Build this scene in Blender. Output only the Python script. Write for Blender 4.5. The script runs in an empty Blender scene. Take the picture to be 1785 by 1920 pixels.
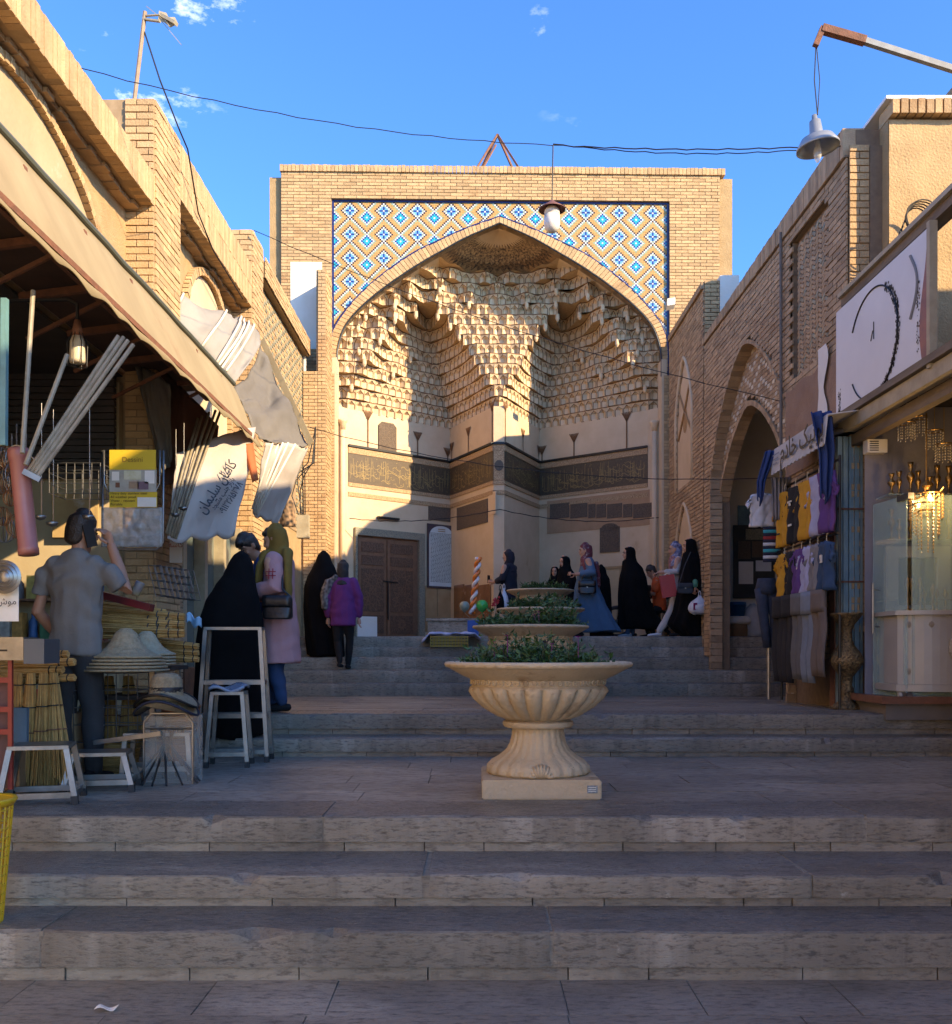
import bpy, bmesh, math, random
from mathutils import Vector, Matrix, noise
random.seed(7)
sc = bpy.context.scene
# ---------------------------------------------------------------- camera, sky, sun, exposure
EYE = 1.45; F = 1790.0; CX = 892.5; HY = 1215.0
cam = bpy.data.cameras.new('camera'); camo = bpy.data.objects.new('camera', cam); sc.collection.objects.link(camo)
camo.location = (0, 0, EYE); camo.rotation_euler = (math.radians(90), 0, 0)
cam.sensor_fit = 'HORIZONTAL'; cam.sensor_width = 36; cam.lens = 36 * F / 1785.0
cam.shift_y = (HY - 960) / 1785.0; cam.clip_start = .05; cam.clip_end = 3000
sc.camera = camo
SUN = Vector((-1, .7, -.58)).normalized()
w = bpy.data.worlds.new('World'); sc.world = w; w.use_nodes = True
nt = w.node_tree; nt.nodes.clear()
sky = nt.nodes.new('ShaderNodeTexSky'); sky.sky_type = 'NISHITA'; sky.sun_disc = False
sky.sun_elevation = math.asin(-SUN.z); sky.sun_rotation = math.atan2(-SUN.x, -SUN.y)
sky.air_density = 1.0; sky.dust_density = 2.0; sky.ozone_density = 3.0; sky.altitude = 900
tc = nt.nodes.new('ShaderNodeTexCoord')
# thin wisps of cloud, the same all round the sky
mp = nt.nodes.new('ShaderNodeMapping'); mp.inputs['Scale'].default_value = (3.2, 3.2, 6.5); mp.inputs['Location'].default_value = (1.12, .32, .27)
cn = nt.nodes.new('ShaderNodeTexNoise'); cn.inputs['Scale'].default_value = 2.6; cn.inputs['Detail'].default_value = 9; cn.inputs['Roughness'].default_value = .62
cn2 = nt.nodes.new('ShaderNodeTexNoise'); cn2.inputs['Scale'].default_value = 1.1; cn2.inputs['Detail'].default_value = 2
cr = nt.nodes.new('ShaderNodeMapRange'); cr.inputs[1].default_value = .60; cr.inputs[2].default_value = .80
cr2 = nt.nodes.new('ShaderNodeMapRange'); cr2.inputs[1].default_value = .5; cr2.inputs[2].default_value = .68
mm = nt.nodes.new('ShaderNodeMath'); mm.operation = 'MULTIPLY'
mx = nt.nodes.new('ShaderNodeMix'); mx.data_type = 'RGBA'; mx.inputs[7].default_value = (7.5, 7.3, 7.2, 1)
bg = nt.nodes.new('ShaderNodeBackground'); bg.inputs[1].default_value = .15
ow = nt.nodes.new('ShaderNodeOutputWorld')
L = nt.links.new
L(tc.outputs['Generated'], mp.inputs[0]); L(mp.outputs[0], cn.inputs[0]); L(mp.outputs[0], cn2.inputs[0])
L(cn.outputs[0], cr.inputs[0]); L(cn2.outputs[0], cr2.inputs[0]); L(cr.outputs[0], mm.inputs[0]); L(cr2.outputs[0], mm.inputs[1])
tint = nt.nodes.new('ShaderNodeMix'); tint.data_type = 'RGBA'; tint.blend_type = 'MULTIPLY'; tint.inputs[0].default_value = 1; tint.inputs[7].default_value = (.225, .375, .57, 1)
L(sky.outputs[0], tint.inputs[6]); L(mm.outputs[0], mx.inputs[0]); L(tint.outputs[2], mx.inputs[6]); L(mx.outputs[2], bg.inputs[0]); L(bg.outputs[0], ow.inputs[0])
sl = bpy.data.lights.new('sun', 'SUN'); sl.energy = 2.12; sl.angle = math.radians(.5); sl.color = (1, .75, .45)
so = bpy.data.objects.new('sun', sl); sc.collection.objects.link(so); so.rotation_euler = SUN.to_track_quat('-Z', 'Y').to_euler(); so.location = (6, -6, 20)
vs = sc.view_settings; vs.view_transform = 'Standard'; vs.look = 'None'; vs.gamma = 1; vs.exposure = 2.4
sc.render.engine = 'CYCLES'; sc.cycles.use_denoising = True; sc.cycles.max_bounces = 5; sc.cycles.transparent_max_bounces = 6; sc.cycles.glossy_bounces = 2; sc.cycles.transmission_bounces = 3; sc.cycles.caustics_reflective = False; sc.cycles.caustics_refractive = False
# ---------------------------------------------------------------- helpers
V = Vector
def P(px, py, d):
    """a point of the street seen at (px, py) that stands d metres away"""
    return V(((px - CX) * d / F, d, EYE + (HY - py) * d / F))
def hit(px, py, p0, n):
    r = V(((px - CX) / F, 1, (HY - py) / F)); c = V((0, 0, EYE))
    return c + r * ((V(p0) - c).dot(n) / r.dot(n))
def rnd(a, b): return random.uniform(a, b)
def lerp(a, b, t): return a + (b - a) * t
def curve_at(pts, t):
    for i in range(len(pts) - 1):
        if t <= pts[i + 1][0]:
            a, b = pts[i], pts[i + 1]
            return lerp(a[1], b[1], (t - a[0]) / (b[0] - a[0]))
    return pts[-1][1]
MATS = {}
def mat(name, c1, c2=None, scale=6, rough=.8, bump=0, bscale=40, metal=0, island=0, c3=None, s3=2, t3=.58, det=6, stretch=None, spec=None, trans=0, alpha=1, emit=None, coat=0):
    if name in MATS: return MATS[name]
    m = bpy.data.materials.new(name); m.use_nodes = True; MATS[name] = m
    n = m.node_tree.nodes; l = m.node_tree.links.new; b = n['Principled BSDF']
    b.inputs['Roughness'].default_value = rough; b.inputs['Metallic'].default_value = metal
    if spec is not None: b.inputs['Specular IOR Level'].default_value = spec
    if coat: b.inputs['Coat Weight'].default_value = coat
    if trans: b.inputs['Transmission Weight'].default_value = trans
    if alpha < 1: b.inputs['Alpha'].default_value = alpha
    if emit: b.inputs['Emission Color'].default_value = (*emit[0], 1); b.inputs['Emission Strength'].default_value = emit[1]
    c1 = (*c1, 1); b.inputs['Base Color'].default_value = c1
    tcn = n.new('ShaderNodeTexCoord'); co = tcn.outputs['Object']
    if stretch:
        mpn = n.new('ShaderNodeMapping'); mpn.inputs['Scale'].default_value = stretch; l(co, mpn.inputs[0]); co = mpn.outputs[0]
    col = None
    if c2:
        no = n.new('ShaderNodeTexNoise'); no.inputs['Scale'].default_value = scale; no.inputs['Detail'].default_value = det; no.inputs['Roughness'].default_value = .6
        l(co, no.inputs[0])
        mr = n.new('ShaderNodeMapRange'); mr.inputs[1].default_value = .3; mr.inputs[2].default_value = .7; l(no.outputs[0], mr.inputs[0])
        mi = n.new('ShaderNodeMix'); mi.data_type = 'RGBA'; mi.inputs[6].default_value = c1; mi.inputs[7].default_value = (*c2, 1); l(mr.outputs[0], mi.inputs[0])
        col = mi.outputs[2]
        if c3:
            no = n.new('ShaderNodeTexNoise'); no.inputs['Scale'].default_value = s3; no.inputs['Detail'].default_value = 8; no.inputs['Roughness'].default_value = .7
            l(co, no.inputs[0])
            mr = n.new('ShaderNodeMapRange'); mr.inputs[1].default_value = t3; mr.inputs[2].default_value = t3 + .12; l(no.outputs[0], mr.inputs[0])
            mi = n.new('ShaderNodeMix'); mi.data_type = 'RGBA'; l(col, mi.inputs[6]); mi.inputs[7].default_value = (*c3, 1); l(mr.outputs[0], mi.inputs[0])
            col = mi.outputs[2]
    if island:
        ge = n.new('ShaderNodeNewGeometry'); oi = n.new('ShaderNodeObjectInfo')
        ad = n.new('ShaderNodeMath'); l(ge.outputs['Random Per Island'], ad.inputs[0]); l(oi.outputs['Random'], ad.inputs[1])
        fr = n.new('ShaderNodeMath'); fr.operation = 'FRACT'; l(ad.outputs[0], fr.inputs[0])
        mr = n.new('ShaderNodeMapRange'); mr.inputs[3].default_value = 1 - island; mr.inputs[4].default_value = 1 + island * .7; l(fr.outputs[0], mr.inputs[0])
        hs = n.new('ShaderNodeHueSaturation'); l(mr.outputs[0], hs.inputs['Value'])
        if col: l(col, hs.inputs['Color'])
        else: hs.inputs['Color'].default_value = c1
        col = hs.outputs[0]
    if col: l(col, b.inputs['Base Color'])
    if bump:
        no = n.new('ShaderNodeTexNoise'); no.inputs['Scale'].default_value = bscale; no.inputs['Detail'].default_value = 5; l(co, no.inputs[0])
        bu = n.new('ShaderNodeBump'); bu.inputs['Strength'].default_value = bump; bu.inputs['Distance'].default_value = .02
        l(no.outputs[0], bu.inputs['Height']); l(bu.outputs[0], b.inputs['Normal'])
    return m
class MB:
    def __init__(s): s.v = []; s.f = []; s.m = []
    def poly(s, pts, mi=0):
        k = len(s.v); s.v += [tuple(p) for p in pts]; s.f.append(tuple(range(k, k + len(pts)))); s.m.append(mi)
    def raw(s, v, f, mi=0):
        k = len(s.v); s.v += [tuple(p) for p in v]; s.f += [tuple(i + k for i in q) for q in f]; s.m += [mi] * len(f)
    def frame(s, o, a, b, c, mi=0, back=True):
        """box from corner o along vectors a, b, c"""
        o = V(o); a = V(a); b = V(b); c = V(c)
        v = [o, o + a, o + a + b, o + b, o + c, o + a + c, o + a + b + c, o + b + c]
        f = [(4, 5, 6, 7), (0, 1, 5, 4), (1, 2, 6, 5), (2, 3, 7, 6), (3, 0, 4, 7)]
        if back: f.append((3, 2, 1, 0))
        if a.cross(b).dot(c) < 0: f = [q[::-1] for q in f]
        s.raw(v, f, mi)
    def box(s, c, d, mi=0, rz=0):
        R = Matrix.Rotation(rz, 3, 'Z'); x = R @ V((d[0], 0, 0)); y = R @ V((0, d[1], 0)); z = V((0, 0, d[2]))
        s.frame(V(c) - x / 2 - y / 2 - z / 2, x, y, z, mi)
    def bar(s, a, b, wx, wy, mi=0, up=(0, 0, 1)):
        a = V(a); b = V(b); d = (b - a); u = V(up)
        x = d.cross(u)
        if x.length < 1e-5: x = V((1, 0, 0))
        x.normalize(); y = x.cross(d).normalized()
        s.frame(a - x * wx / 2 - y * wy / 2, x * wx, y * wy, d, mi)
    def tube(s, pts, r, n=8, mi=0, cap=True, sq=1.0):
        pts = [V(p) for p in pts]; k = len(s.v); N = len(pts)
        rs = r if isinstance(r, (list, tuple)) else [r] * N
        prev = None
        for i, p in enumerate(pts):
            t = (pts[min(i + 1, N - 1)] - pts[max(i - 1, 0)]).normalized()
            if prev is None:
                x = t.cross(V((0, 0, 1)))
                if x.length < 1e-3: x = V((1, 0, 0))
            else: x = prev - t * prev.dot(t)
            x.normalize(); prev = x; y = t.cross(x)
            for j in range(n):
                a = 2 * math.pi * j / n
                s.v.append(tuple(p + x * math.cos(a) * rs[i] + y * math.sin(a) * rs[i] * sq))
        for i in range(N - 1):
            for j in range(n):
                j2 = (j + 1) % n
                s.f.append((k + i * n + j, k + i * n + j2, k + (i + 1) * n + j2, k + (i + 1) * n + j)); s.m.append(mi)
        if cap:
            s.f.append(tuple(k + j for j in reversed(range(n)))); s.m.append(mi)
            s.f.append(tuple(k + (N - 1) * n + j for j in range(n))); s.m.append(mi)
    def loft(s, rings, mi=0, cap=True):
        k = len(s.v); n = len(rings[0])
        for r in rings: s.v += [tuple(p) for p in r]
        for i in range(len(rings) - 1):
            for j in range(n):
                j2 = (j + 1) % n
                s.f.append((k + i * n + j, k + i * n + j2, k + (i + 1) * n + j2, k + (i + 1) * n + j)); s.m.append(mi)
        if cap:
            s.f.append(tuple(k + j for j in reversed(range(n)))); s.m.append(mi)
            s.f.append(tuple(k + (len(rings) - 1) * n + j for j in range(n))); s.m.append(mi)
    def lathe(s, prof, n=32, c=(0, 0, 0), mi=0, fn=None, cap=True, mis=None):
        c = V(c); rings = []
        for r, z in prof:
            rings.append([c + V((math.cos(2 * math.pi * j / n) * (r * (fn(r, z, j / n) if fn else 1)), math.sin(2 * math.pi * j / n) * (r * (fn(r, z, j / n) if fn else 1)), z)) for j in range(n)])
        s.loft(rings, mi, cap)
    def grid(s, fn, nu, nv, mi=0, closed=False):
        k = len(s.v)
        for i in range(nu + 1):
            for j in range(nv + 1): s.v.append(tuple(fn(i / nu, j / nv)))
        for i in range(nu):
            for j in range(nv):
                a = k + i * (nv + 1) + j
                s.f.append((a, a + nv + 1, a + nv + 2, a + 1)); s.m.append(mi)
    def sheet(s, fn, nu, nv, th, mi=0):
        """grid with thickness: front, back and rim"""
        P_ = [[V(fn(i / nu, j / nv)) for j in range(nv + 1)] for i in range(nu + 1)]
        k = len(s.v); nn = (nu + 1) * (nv + 1); Nn = []
        for i in range(nu + 1):
            for j in range(nv + 1):
                a = P_[min(i + 1, nu)][j] - P_[max(i - 1, 0)][j]; b = P_[i][min(j + 1, nv)] - P_[i][max(j - 1, 0)]
                q = a.cross(b)
                Nn.append(q.normalized() if q.length > 1e-9 else V((0, 0, 1)))
        flat = [p for r in P_ for p in r]
        s.v += [tuple(p + q * th / 2) for p, q in zip(flat, Nn)] + [tuple(p - q * th / 2) for p, q in zip(flat, Nn)]
        ix = lambda i, j: k + i * (nv + 1) + j
        for i in range(nu):
            for j in range(nv):
                q = (ix(i, j), ix(i + 1, j), ix(i + 1, j + 1), ix(i, j + 1))
                s.f.append(q); s.f.append(tuple(x + nn for x in reversed(q))); s.m += [mi, mi]
        rim = [ix(i, 0) for i in range(nu + 1)] + [ix(nu, j) for j in range(1, nv + 1)] + [ix(i, nv) for i in range(nu - 1, -1, -1)] + [ix(0, j) for j in range(nv - 1, 0, -1)]
        for a, b in zip(rim, rim[1:] + rim[:1]): s.f.append((b, a, a + nn, b + nn)); s.m.append(mi)
    def build(s, name, mats, parent=None, smooth=False, loc=None, kind=None):
        me = bpy.data.meshes.new(name); me.from_pydata(s.v, [], s.f)
        if not isinstance(mats, (list, tuple)): mats = [mats]
        for m in mats: me.materials.append(m)
        if len(mats) > 1: me.polygons.foreach_set('material_index', s.m)
        if smooth: me.polygons.foreach_set('use_smooth', [True] * len(me.polygons))
        me.update()
        return link(name, me, parent, loc, kind)
COL = sc.collection
def link(name, me, parent=None, loc=None, kind=None):
    o = bpy.data.objects.new(name, me); COL.objects.link(o)
    if loc is not None: o.location = loc
    if parent is not None: attach(o, parent)
    if kind: o['kind'] = kind
    return o
WM = {}
def attach(o, parent):
    """parent without moving: shapes are given in street coordinates"""
    o.parent = parent
    o.matrix_parent_inverse = WM.get(parent.name, Matrix.Identity(4)).inverted()
def thing(name, label, cat, loc=(0, 0, 0), group=None):
    o = bpy.data.objects.new(name, None); COL.objects.link(o); o.location = loc; o.empty_display_size = .1
    WM[o.name] = Matrix.Translation(V(loc)); return tag(o, label, cat, group)
def tag(o, label, cat, group=None):
    o['label'] = label; o['category'] = cat
    if group: o['group'] = group
    return o
def smooth_angle(o, deg=40):
    o.data.polygons.foreach_set('use_smooth', [True] * len(o.data.polygons))
    o.data.set_sharp_from_angle(angle=math.radians(deg))
def bricks(parent, O, U, Vv, W, H, m, mm, bl=.215, bh=.062, j=.011, dep=.014, keep=None, singles=0, vert=False, name='brick', jit=.004, stag=.5, Nn=None):
    """courses of brick standing proud of a mortar bed; the first `singles` bricks are objects, the others one joined part"""
    O = V(O); U = V(U).normalized(); Vv = V(Vv).normalized(); N = Nn or U.cross(Vv)
    bm = MB(); mo = MB(); k = 0
    if vert: bl, bh = bh, bl
    nr = max(1, round(H / bh)); bh = H / nr
    shared = None; cells = []
    for r in range(nr):
        off = (stag * bl * (r % 2)) if not vert else 0
        x = -off
        while x < W - 1e-4:
            x0 = max(0, x); x1 = min(W, x + bl)
            if x1 - x0 > .03 and (keep is None or keep((x0 + x1) / 2, (r + .5) * bh)): cells.append((x0, x1, r * bh))
            x += bl
    full = [c for c in cells if c[1] - c[0] > bl * .98]
    pick = set(random.sample(range(len(full)), min(singles, len(full)))) if singles else set()
    pick = set(full[i] for i in pick)
    for c in cells:
        x0, x1, z0 = c
        mo.poly([O + U * x0 + Vv * z0, O + U * x1 + Vv * z0, O + U * x1 + Vv * (z0 + bh), O + U * x0 + Vv * (z0 + bh)])
        a = O + U * (x0 + j / 2) + Vv * (z0 + j / 2); dz = rnd(-jit, jit)
        if c in pick:
            if shared is None:
                sb = MB(); sb.frame((0, 0, 0), U * (bl - j), Vv * (bh - j), N * dep, 0, False)
                me = bpy.data.meshes.new(name); me.from_pydata(sb.v, [], sb.f); me.materials.append(m); shared = me
            link(name, shared, parent, a + N * dz)
        else:
            w_ = x1 - x0 - j
            bm.frame(a, U * w_, Vv * (bh - j), N * (dep + dz), 0, False)
    if bm.f: bm.build(name + 'work', m, parent, kind='stuff')
    if mo.f: mo.build('mortar_bed', mm, parent)
# ---------------------------------------------------------------- shared materials
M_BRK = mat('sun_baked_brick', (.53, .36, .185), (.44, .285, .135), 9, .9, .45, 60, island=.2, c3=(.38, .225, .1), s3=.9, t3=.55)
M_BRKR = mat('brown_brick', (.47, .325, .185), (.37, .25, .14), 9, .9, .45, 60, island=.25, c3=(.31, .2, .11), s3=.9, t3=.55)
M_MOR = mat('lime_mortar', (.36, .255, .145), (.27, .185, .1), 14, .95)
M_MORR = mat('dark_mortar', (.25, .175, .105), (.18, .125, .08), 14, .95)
M_PLA = mat('cream_plaster', (.64, .49, .315), (.55, .405, .245), 2.2, .85, .12, 30, c3=(.42, .28, .155), s3=1.1, t3=.62)
M_MUD = mat('straw_mud_plaster', (.43, .295, .145), (.34, .225, .105), 5, .95, .6, 70, c3=(.5, .38, .22), s3=2.2, t3=.6)
M_WHT = mat('whitewash', (.76, .72, .64), (.68, .63, .53), 3, .8, .15, 40, c3=(.55, .45, .32), s3=1.5, t3=.64)
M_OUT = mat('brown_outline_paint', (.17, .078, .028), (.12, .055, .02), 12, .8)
M_CELL = mat('muqarnas_cream', (.70, .53, .325), (.60, .44, .255), 3, .75, .08, 40, island=.08)
M_ORN = mat('ochre_ornament', (.44, .27, .12), (.27, .15, .06), 38, .8)
M_NAVY = mat('navy_tile', (.015, .022, .12), rough=.3, island=.2)
M_BLK = mat('black_paint', (.006, .006, .006), rough=.5)
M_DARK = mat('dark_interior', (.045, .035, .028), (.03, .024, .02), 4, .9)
M_STEEL = mat('galvanised_steel', (.30, .29, .27), (.19, .185, .175), 9, .36, metal=.85, bump=.05)
M_RUST = mat('rusty_iron', (.22, .09, .045), (.12, .055, .03), 14, .8, .3, 60)
M_WIRE = mat('black_cable', (.006, .006, .006), rough=.6)
M_WOOD = mat('carved_walnut', (.21, .105, .052), (.14, .068, .034), 12, .6, .3, 40, c3=(.2, .1, .05), s3=5)
# ================================================================ ground, steps, terrace
def stone(name, base, dark, pale, rough, pit_scale, streak, bump=.8, r2=None):
    """weathered limestone: broad stains, streaks, tool pits, pale scuffs"""
    m = bpy.data.materials.new(name); m.use_nodes = True; n = m.node_tree.nodes; l = m.node_tree.links.new; b = n['Principled BSDF']; MATS[name] = m
    tcn = n.new('ShaderNodeTexCoord'); oi = n.new('ShaderNodeObjectInfo'); ad = n.new('ShaderNodeVectorMath'); ad.operation = 'ADD'; l(tcn.outputs['Object'], ad.inputs[0])
    def nz(scale, stretch, det, rg=.6):
        mp_ = n.new('ShaderNodeMapping'); mp_.inputs['Scale'].default_value = stretch; l(ad.outputs[0], mp_.inputs[0]); q = n.new('ShaderNodeTexNoise'); q.inputs['Scale'].default_value = scale; q.inputs['Detail'].default_value = det; q.inputs['Roughness'].default_value = rg; l(mp_.outputs[0], q.inputs[0]); return q.outputs[0]
    def rng(v, a, b_, c=0, d=1):
        q = n.new('ShaderNodeMapRange'); q.inputs[1].default_value = a; q.inputs[2].default_value = b_; q.inputs[3].default_value = c; q.inputs[4].default_value = d; l(v, q.inputs[0]); return q.outputs[0]
    def mixc(fac, c1, c2):
        q = n.new('ShaderNodeMix'); q.data_type = 'RGBA'; l(fac, q.inputs[0])
        for i, c in ((6, c1), (7, c2)):
            if isinstance(c, tuple): q.inputs[i].default_value = (*c, 1)
            else: l(c, q.inputs[i])
        return q.outputs[2]
    col = mixc(rng(nz(1.7, (1, 1, 1), 8), .35, .65), base, tuple(x * .7 for x in base))
    col = mixc(rng(nz(2.2, streak, 6), .52, .66, 0, .75), col, tuple(x * .55 for x in base))
    col = mixc(rng(nz(1.1, streak, 5), .56, .66, 0, .6), col, pale)
    pit = nz(pit_scale, (.4, 1.3, 1.5), 6, .75)
    col = mixc(rng(pit, .5, .64, 0, .85), col, dark)
    col = mixc(rng(nz(9, (1, 1, 1), 9, .75), .64, .72, 0, .8), col, pale)
    hs = n.new('ShaderNodeHueSaturation'); l(rng(oi.outputs['Random'], 0, 1, .84, 1.14), hs.inputs['Value']); l(col, hs.inputs['Color']); l(hs.outputs[0], b.inputs['Base Color'])
    rr = rng(pit, .4, .65, r2 or rough, rough); l(rr, b.inputs['Roughness'])
    bu = n.new('ShaderNodeBump'); bu.inputs['Strength'].default_value = bump; bu.inputs['Distance'].default_value = .012; bu.invert = True; l(pit, bu.inputs['Height'])
    bu2 = n.new('ShaderNodeBump'); bu2.inputs['Strength'].default_value = .5; bu2.inputs['Distance'].default_value = .03; l(nz(6, (1, 1, 1), 6), bu2.inputs['Height']); l(bu2.outputs[0], bu.inputs['Normal']); l(bu.outputs[0], b.inputs['Normal'])
    return m
M_STONE = stone('grey_step_stone', (.335, .295, .225), (.095, .082, .066), (.50, .45, .36), .8, 44, (3.6, 1, .22), 1.0)
M_TREAD = stone('worn_polished_tread', (.205, .185, .155), (.04, .038, .038), (.42, .38, .31), .42, 34, (.4, 2.4, 1), .8, .26)
M_KICK = stone('pale_kick_stone', (.36, .31, .23), (.15, .125, .095), (.46, .41, .32), .85, 30, (2, 1, .4))
M_FLAG = stone('flagstone', (.285, .25, .2), (.075, .065, .055), (.42, .37, .29), .5, 30, (.7, 1.6, 1), .7, .34)
M_DIRT = mat('brown_joint_dirt', (.15, .105, .07), (.1, .07, .05), 10, .95, .5, 40)
ZA, ZB, ZB2, ZT = .5615, .891, .75, 1.634
g = MB(); g.poly([(-60, -30, -.01), (60, -30, -.01), (60, 90, -.01), (-60, 90, -.01)])
ground = g.build('ground', mat('pale_street_paving', (.52, .45, .35), (.44, .38, .29), 3, .85, .3, 30)); ground['kind'] = 'structure'
steps = bpy.data.objects.new('stone_steps', None); COL.objects.link(steps); steps['kind'] = 'structure'
def flags(y0, y1, z0, z1, x0, x1, rows, lmin, lmax, parent, th=.06, name='flagstone', m=M_FLAG):
    ry = [y0]
    for i in range(1, rows): ry.append(y0 + (y1 - y0) * (i + rnd(-.12, .12)) / rows)
    ry.append(y1)
    for i in range(rows):
        x = x0 - rnd(0, lmin)
        while x < x1:
            l_ = rnd(lmin, lmax); a = max(x, x0); b = min(x + l_, x1)
            if b - a > .05:
                za = lerp(z0, z1, (ry[i] - y0) / (y1 - y0)); zb = lerp(z0, z1, (ry[i + 1] - y0) / (y1 - y0)); t = rnd(-.003, .003); g_ = .0025
                bm = MB(); v = [(a + g_, ry[i] + g_, za - th), (b - g_, ry[i] + g_, za - th), (b - g_, ry[i + 1] - g_, zb - th), (a + g_, ry[i + 1] - g_, zb - th),
                     (a + g_, ry[i] + g_, za + t), (b - g_, ry[i] + g_, za + rnd(-.003, .003)), (b - g_, ry[i + 1] - g_, zb + rnd(-.003, .003)), (a + g_, ry[i + 1] - g_, zb + t)]
                bm.raw(v, [(4, 5, 6, 7), (0, 1, 5, 4), (1, 2, 6, 5), (2, 3, 7, 6), (3, 0, 4, 7)])
                bm.build(name, m, parent)
            x += l_
def rough_block(x0, x1, yf, yb, z0, z1, name, mats, parent, nose=.011, wear=.008):
    """one long step stone with a rounded, chipped nose; slot 0 face, slot 1 tread"""
    n = max(4, int((x1 - x0) / .045)); bm = MB(); prof = []
    h = z1 - z0
    for i in range(n + 1):
        x = lerp(x0, x1, i / n)
        w_ = wear * noise.noise(V((x * 2.3, z1 * 9, yf))) * 2 + .004 * noise.noise(V((x * 11, z1 * 5, yf)))
        ch = max(0, noise.noise(V((x * 6.1, z1 * 7, 3))) - .3) * .10 + max(0, noise.noise(V((x * 19, z1 * 9, 8))) - .2) * .012
        e = min(1, min(i, n - i) / 1.5); r = nose
        prof.append([V((x, yf + .004 * noise.noise(V((x * 6, z0, 1))), z0)), V((x, yf - .004 + w_ * .5, lerp(z0, z1, .55))), V((x, yf + w_ + ch * .6, z1 - r - ch)), V((x, yf + r * .35 + w_ + ch, z1 - r * .3 - ch * .4)), V((x, yf + r * 1.4 + ch, z1 + w_ * .3)), V((x, yf + .1, z1 - .003 + w_ * .5)), V((x, yb, z1))])
        if e < 1:
            for q in prof[-1][:5]: q.y += .008 * (1 - e)
    k = len(prof[0])
    for a, b in zip(prof[:-1], prof[1:]):
        for j in range(k - 1): bm.poly([a[j], b[j], b[j + 1], a[j + 1]], 0 if j < 2 else 1)
    bm.poly([p for p in prof[0]] + [V((x0, yb, z0))], 0); bm.poly(list(reversed(prof[-1])) + [V((x1, yb, z0))][::-1], 0)
    o = bm.build(name, mats, parent)
    bme = bmesh.new(); bme.from_mesh(o.data); bmesh.ops.remove_doubles(bme, verts=bme.verts, dist=.0005); bmesh.ops.recalc_face_normals(bme, faces=bme.faces); bme.to_mesh(o.data); bme.free()
    smooth_angle(o, 35)
    return o
def step(yf, yb, z0, z1, joints, kick=True, x0=-5.5, x1=5.5):
    """joints are pixel columns where the photo shows a gap between stones"""
    js = [j if isinstance(j, tuple) else (j, .003) for j in joints]; xs = [(x0, .003)] + [((j - CX) * yf / F, g_) for j, g_ in js] + [(x1, .003)]
    kh = .27 * (z1 - z0) if kick else 0
    for (a, ga), (b, gb) in zip(xs[:-1], xs[1:]): rough_block(a + ga, b - gb, yf, yb, z0 + kh, z1, 'step_block', [M_STONE, M_TREAD], steps)
    for (a, ga) in xs[1:-1]:
        jm = MB(); jm.frame((a - ga - .004, yf + .010, z0 + kh), (2 * ga + .008, 0, 0), (0, yb - yf - .02, 0), (0, 0, z1 - z0 - kh - .007)); jm.build('joint_mortar', M_KICK, steps)
    if kick:
        x = x0
        while x < x1:
            l_ = rnd(.18, .75); bm = MB(); bm.frame((x + .003, yf + .012 + rnd(0, .008), z0 - .02), (min(l_, x1 - x) - .006, 0, 0), (0, .12, 0), (0, 0, kh + .018)); bm.build('kick_stone', M_KICK, steps); x += l_
    core = MB(); core.frame((x0, yf + .05, z0 - .3), (x1 - x0, 0, 0), (0, yb - yf, 0), (0, 0, z1 - z0 + .27)); core.build('step_core', M_DIRT, steps)
random.seed(3)
step(4.153, 4.62, 0, .220, [(75, .005), (1035, .008)]); step(4.538, 5.12, .220, .3725, [(798, .016), (1522, .006)]); step(5.049, 5.55, .3725, ZA, [(605, .006), (1625, .005)])
flags(5.53, 7.81, ZA, ZA, -5.5, 5.5, 6, .5, 1.1, steps)
step(7.796, 8.2, ZA, .714, [560, 1075, 1350, 1560], x1=6); step(8.132, 8.55, .714, ZB, [735, 1150, 1345, 1525], x1=6)
flags(8.52, 13.82, ZB, ZB2, -5.5, 7, 9, .6, 1.3, steps)
ys = [13.8, 14.1, 14.4, 14.7, 15.0]; zs = [ZB2, .941, 1.127, 1.313, 1.466, ZT]
for i in range(5):
    jj = [[650, 820, 1000, 1150, 1290, 1390, 1520], [600, 720, 860, 1210, 1400, 1500], [640, 780, 1120, 1330, 1480], [700, 890, 1090, 1310, 1440], [725, 930, 1188, 1360, 1500]][i]
    step(ys[i], ys[i] + .4 if i < 4 else 15.5, zs[i], zs[i + 1], jj, kick=False, x0=-2.9, x1=6)
flags(15.48, 20.5, ZT, ZT, -5, 6.5, 7, .6, 1.2, steps)
core = MB(); core.frame((-6, 15.1, -.2), (13, 0, 0), (0, 8, 0), (0, 0, ZT + .13)); core.build('terrace_core', M_DIRT, steps)
core = MB(); core.frame((-6, 8.3, -.2), (13, 0, 0), (0, 5.9, 0), (0, 0, ZB2 + .15)); core.build('landing_core', M_DIRT, steps)
core = MB(); core.frame((-6, 5.2, -.2), (13, 0, 0), (0, 3, 0), (0, 0, ZA + .16)); core.build('landing_core', M_DIRT, steps)
flags(2.2, 4.17, 0, 0, -5, 5, 5, .5, 1.3, steps)
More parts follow.
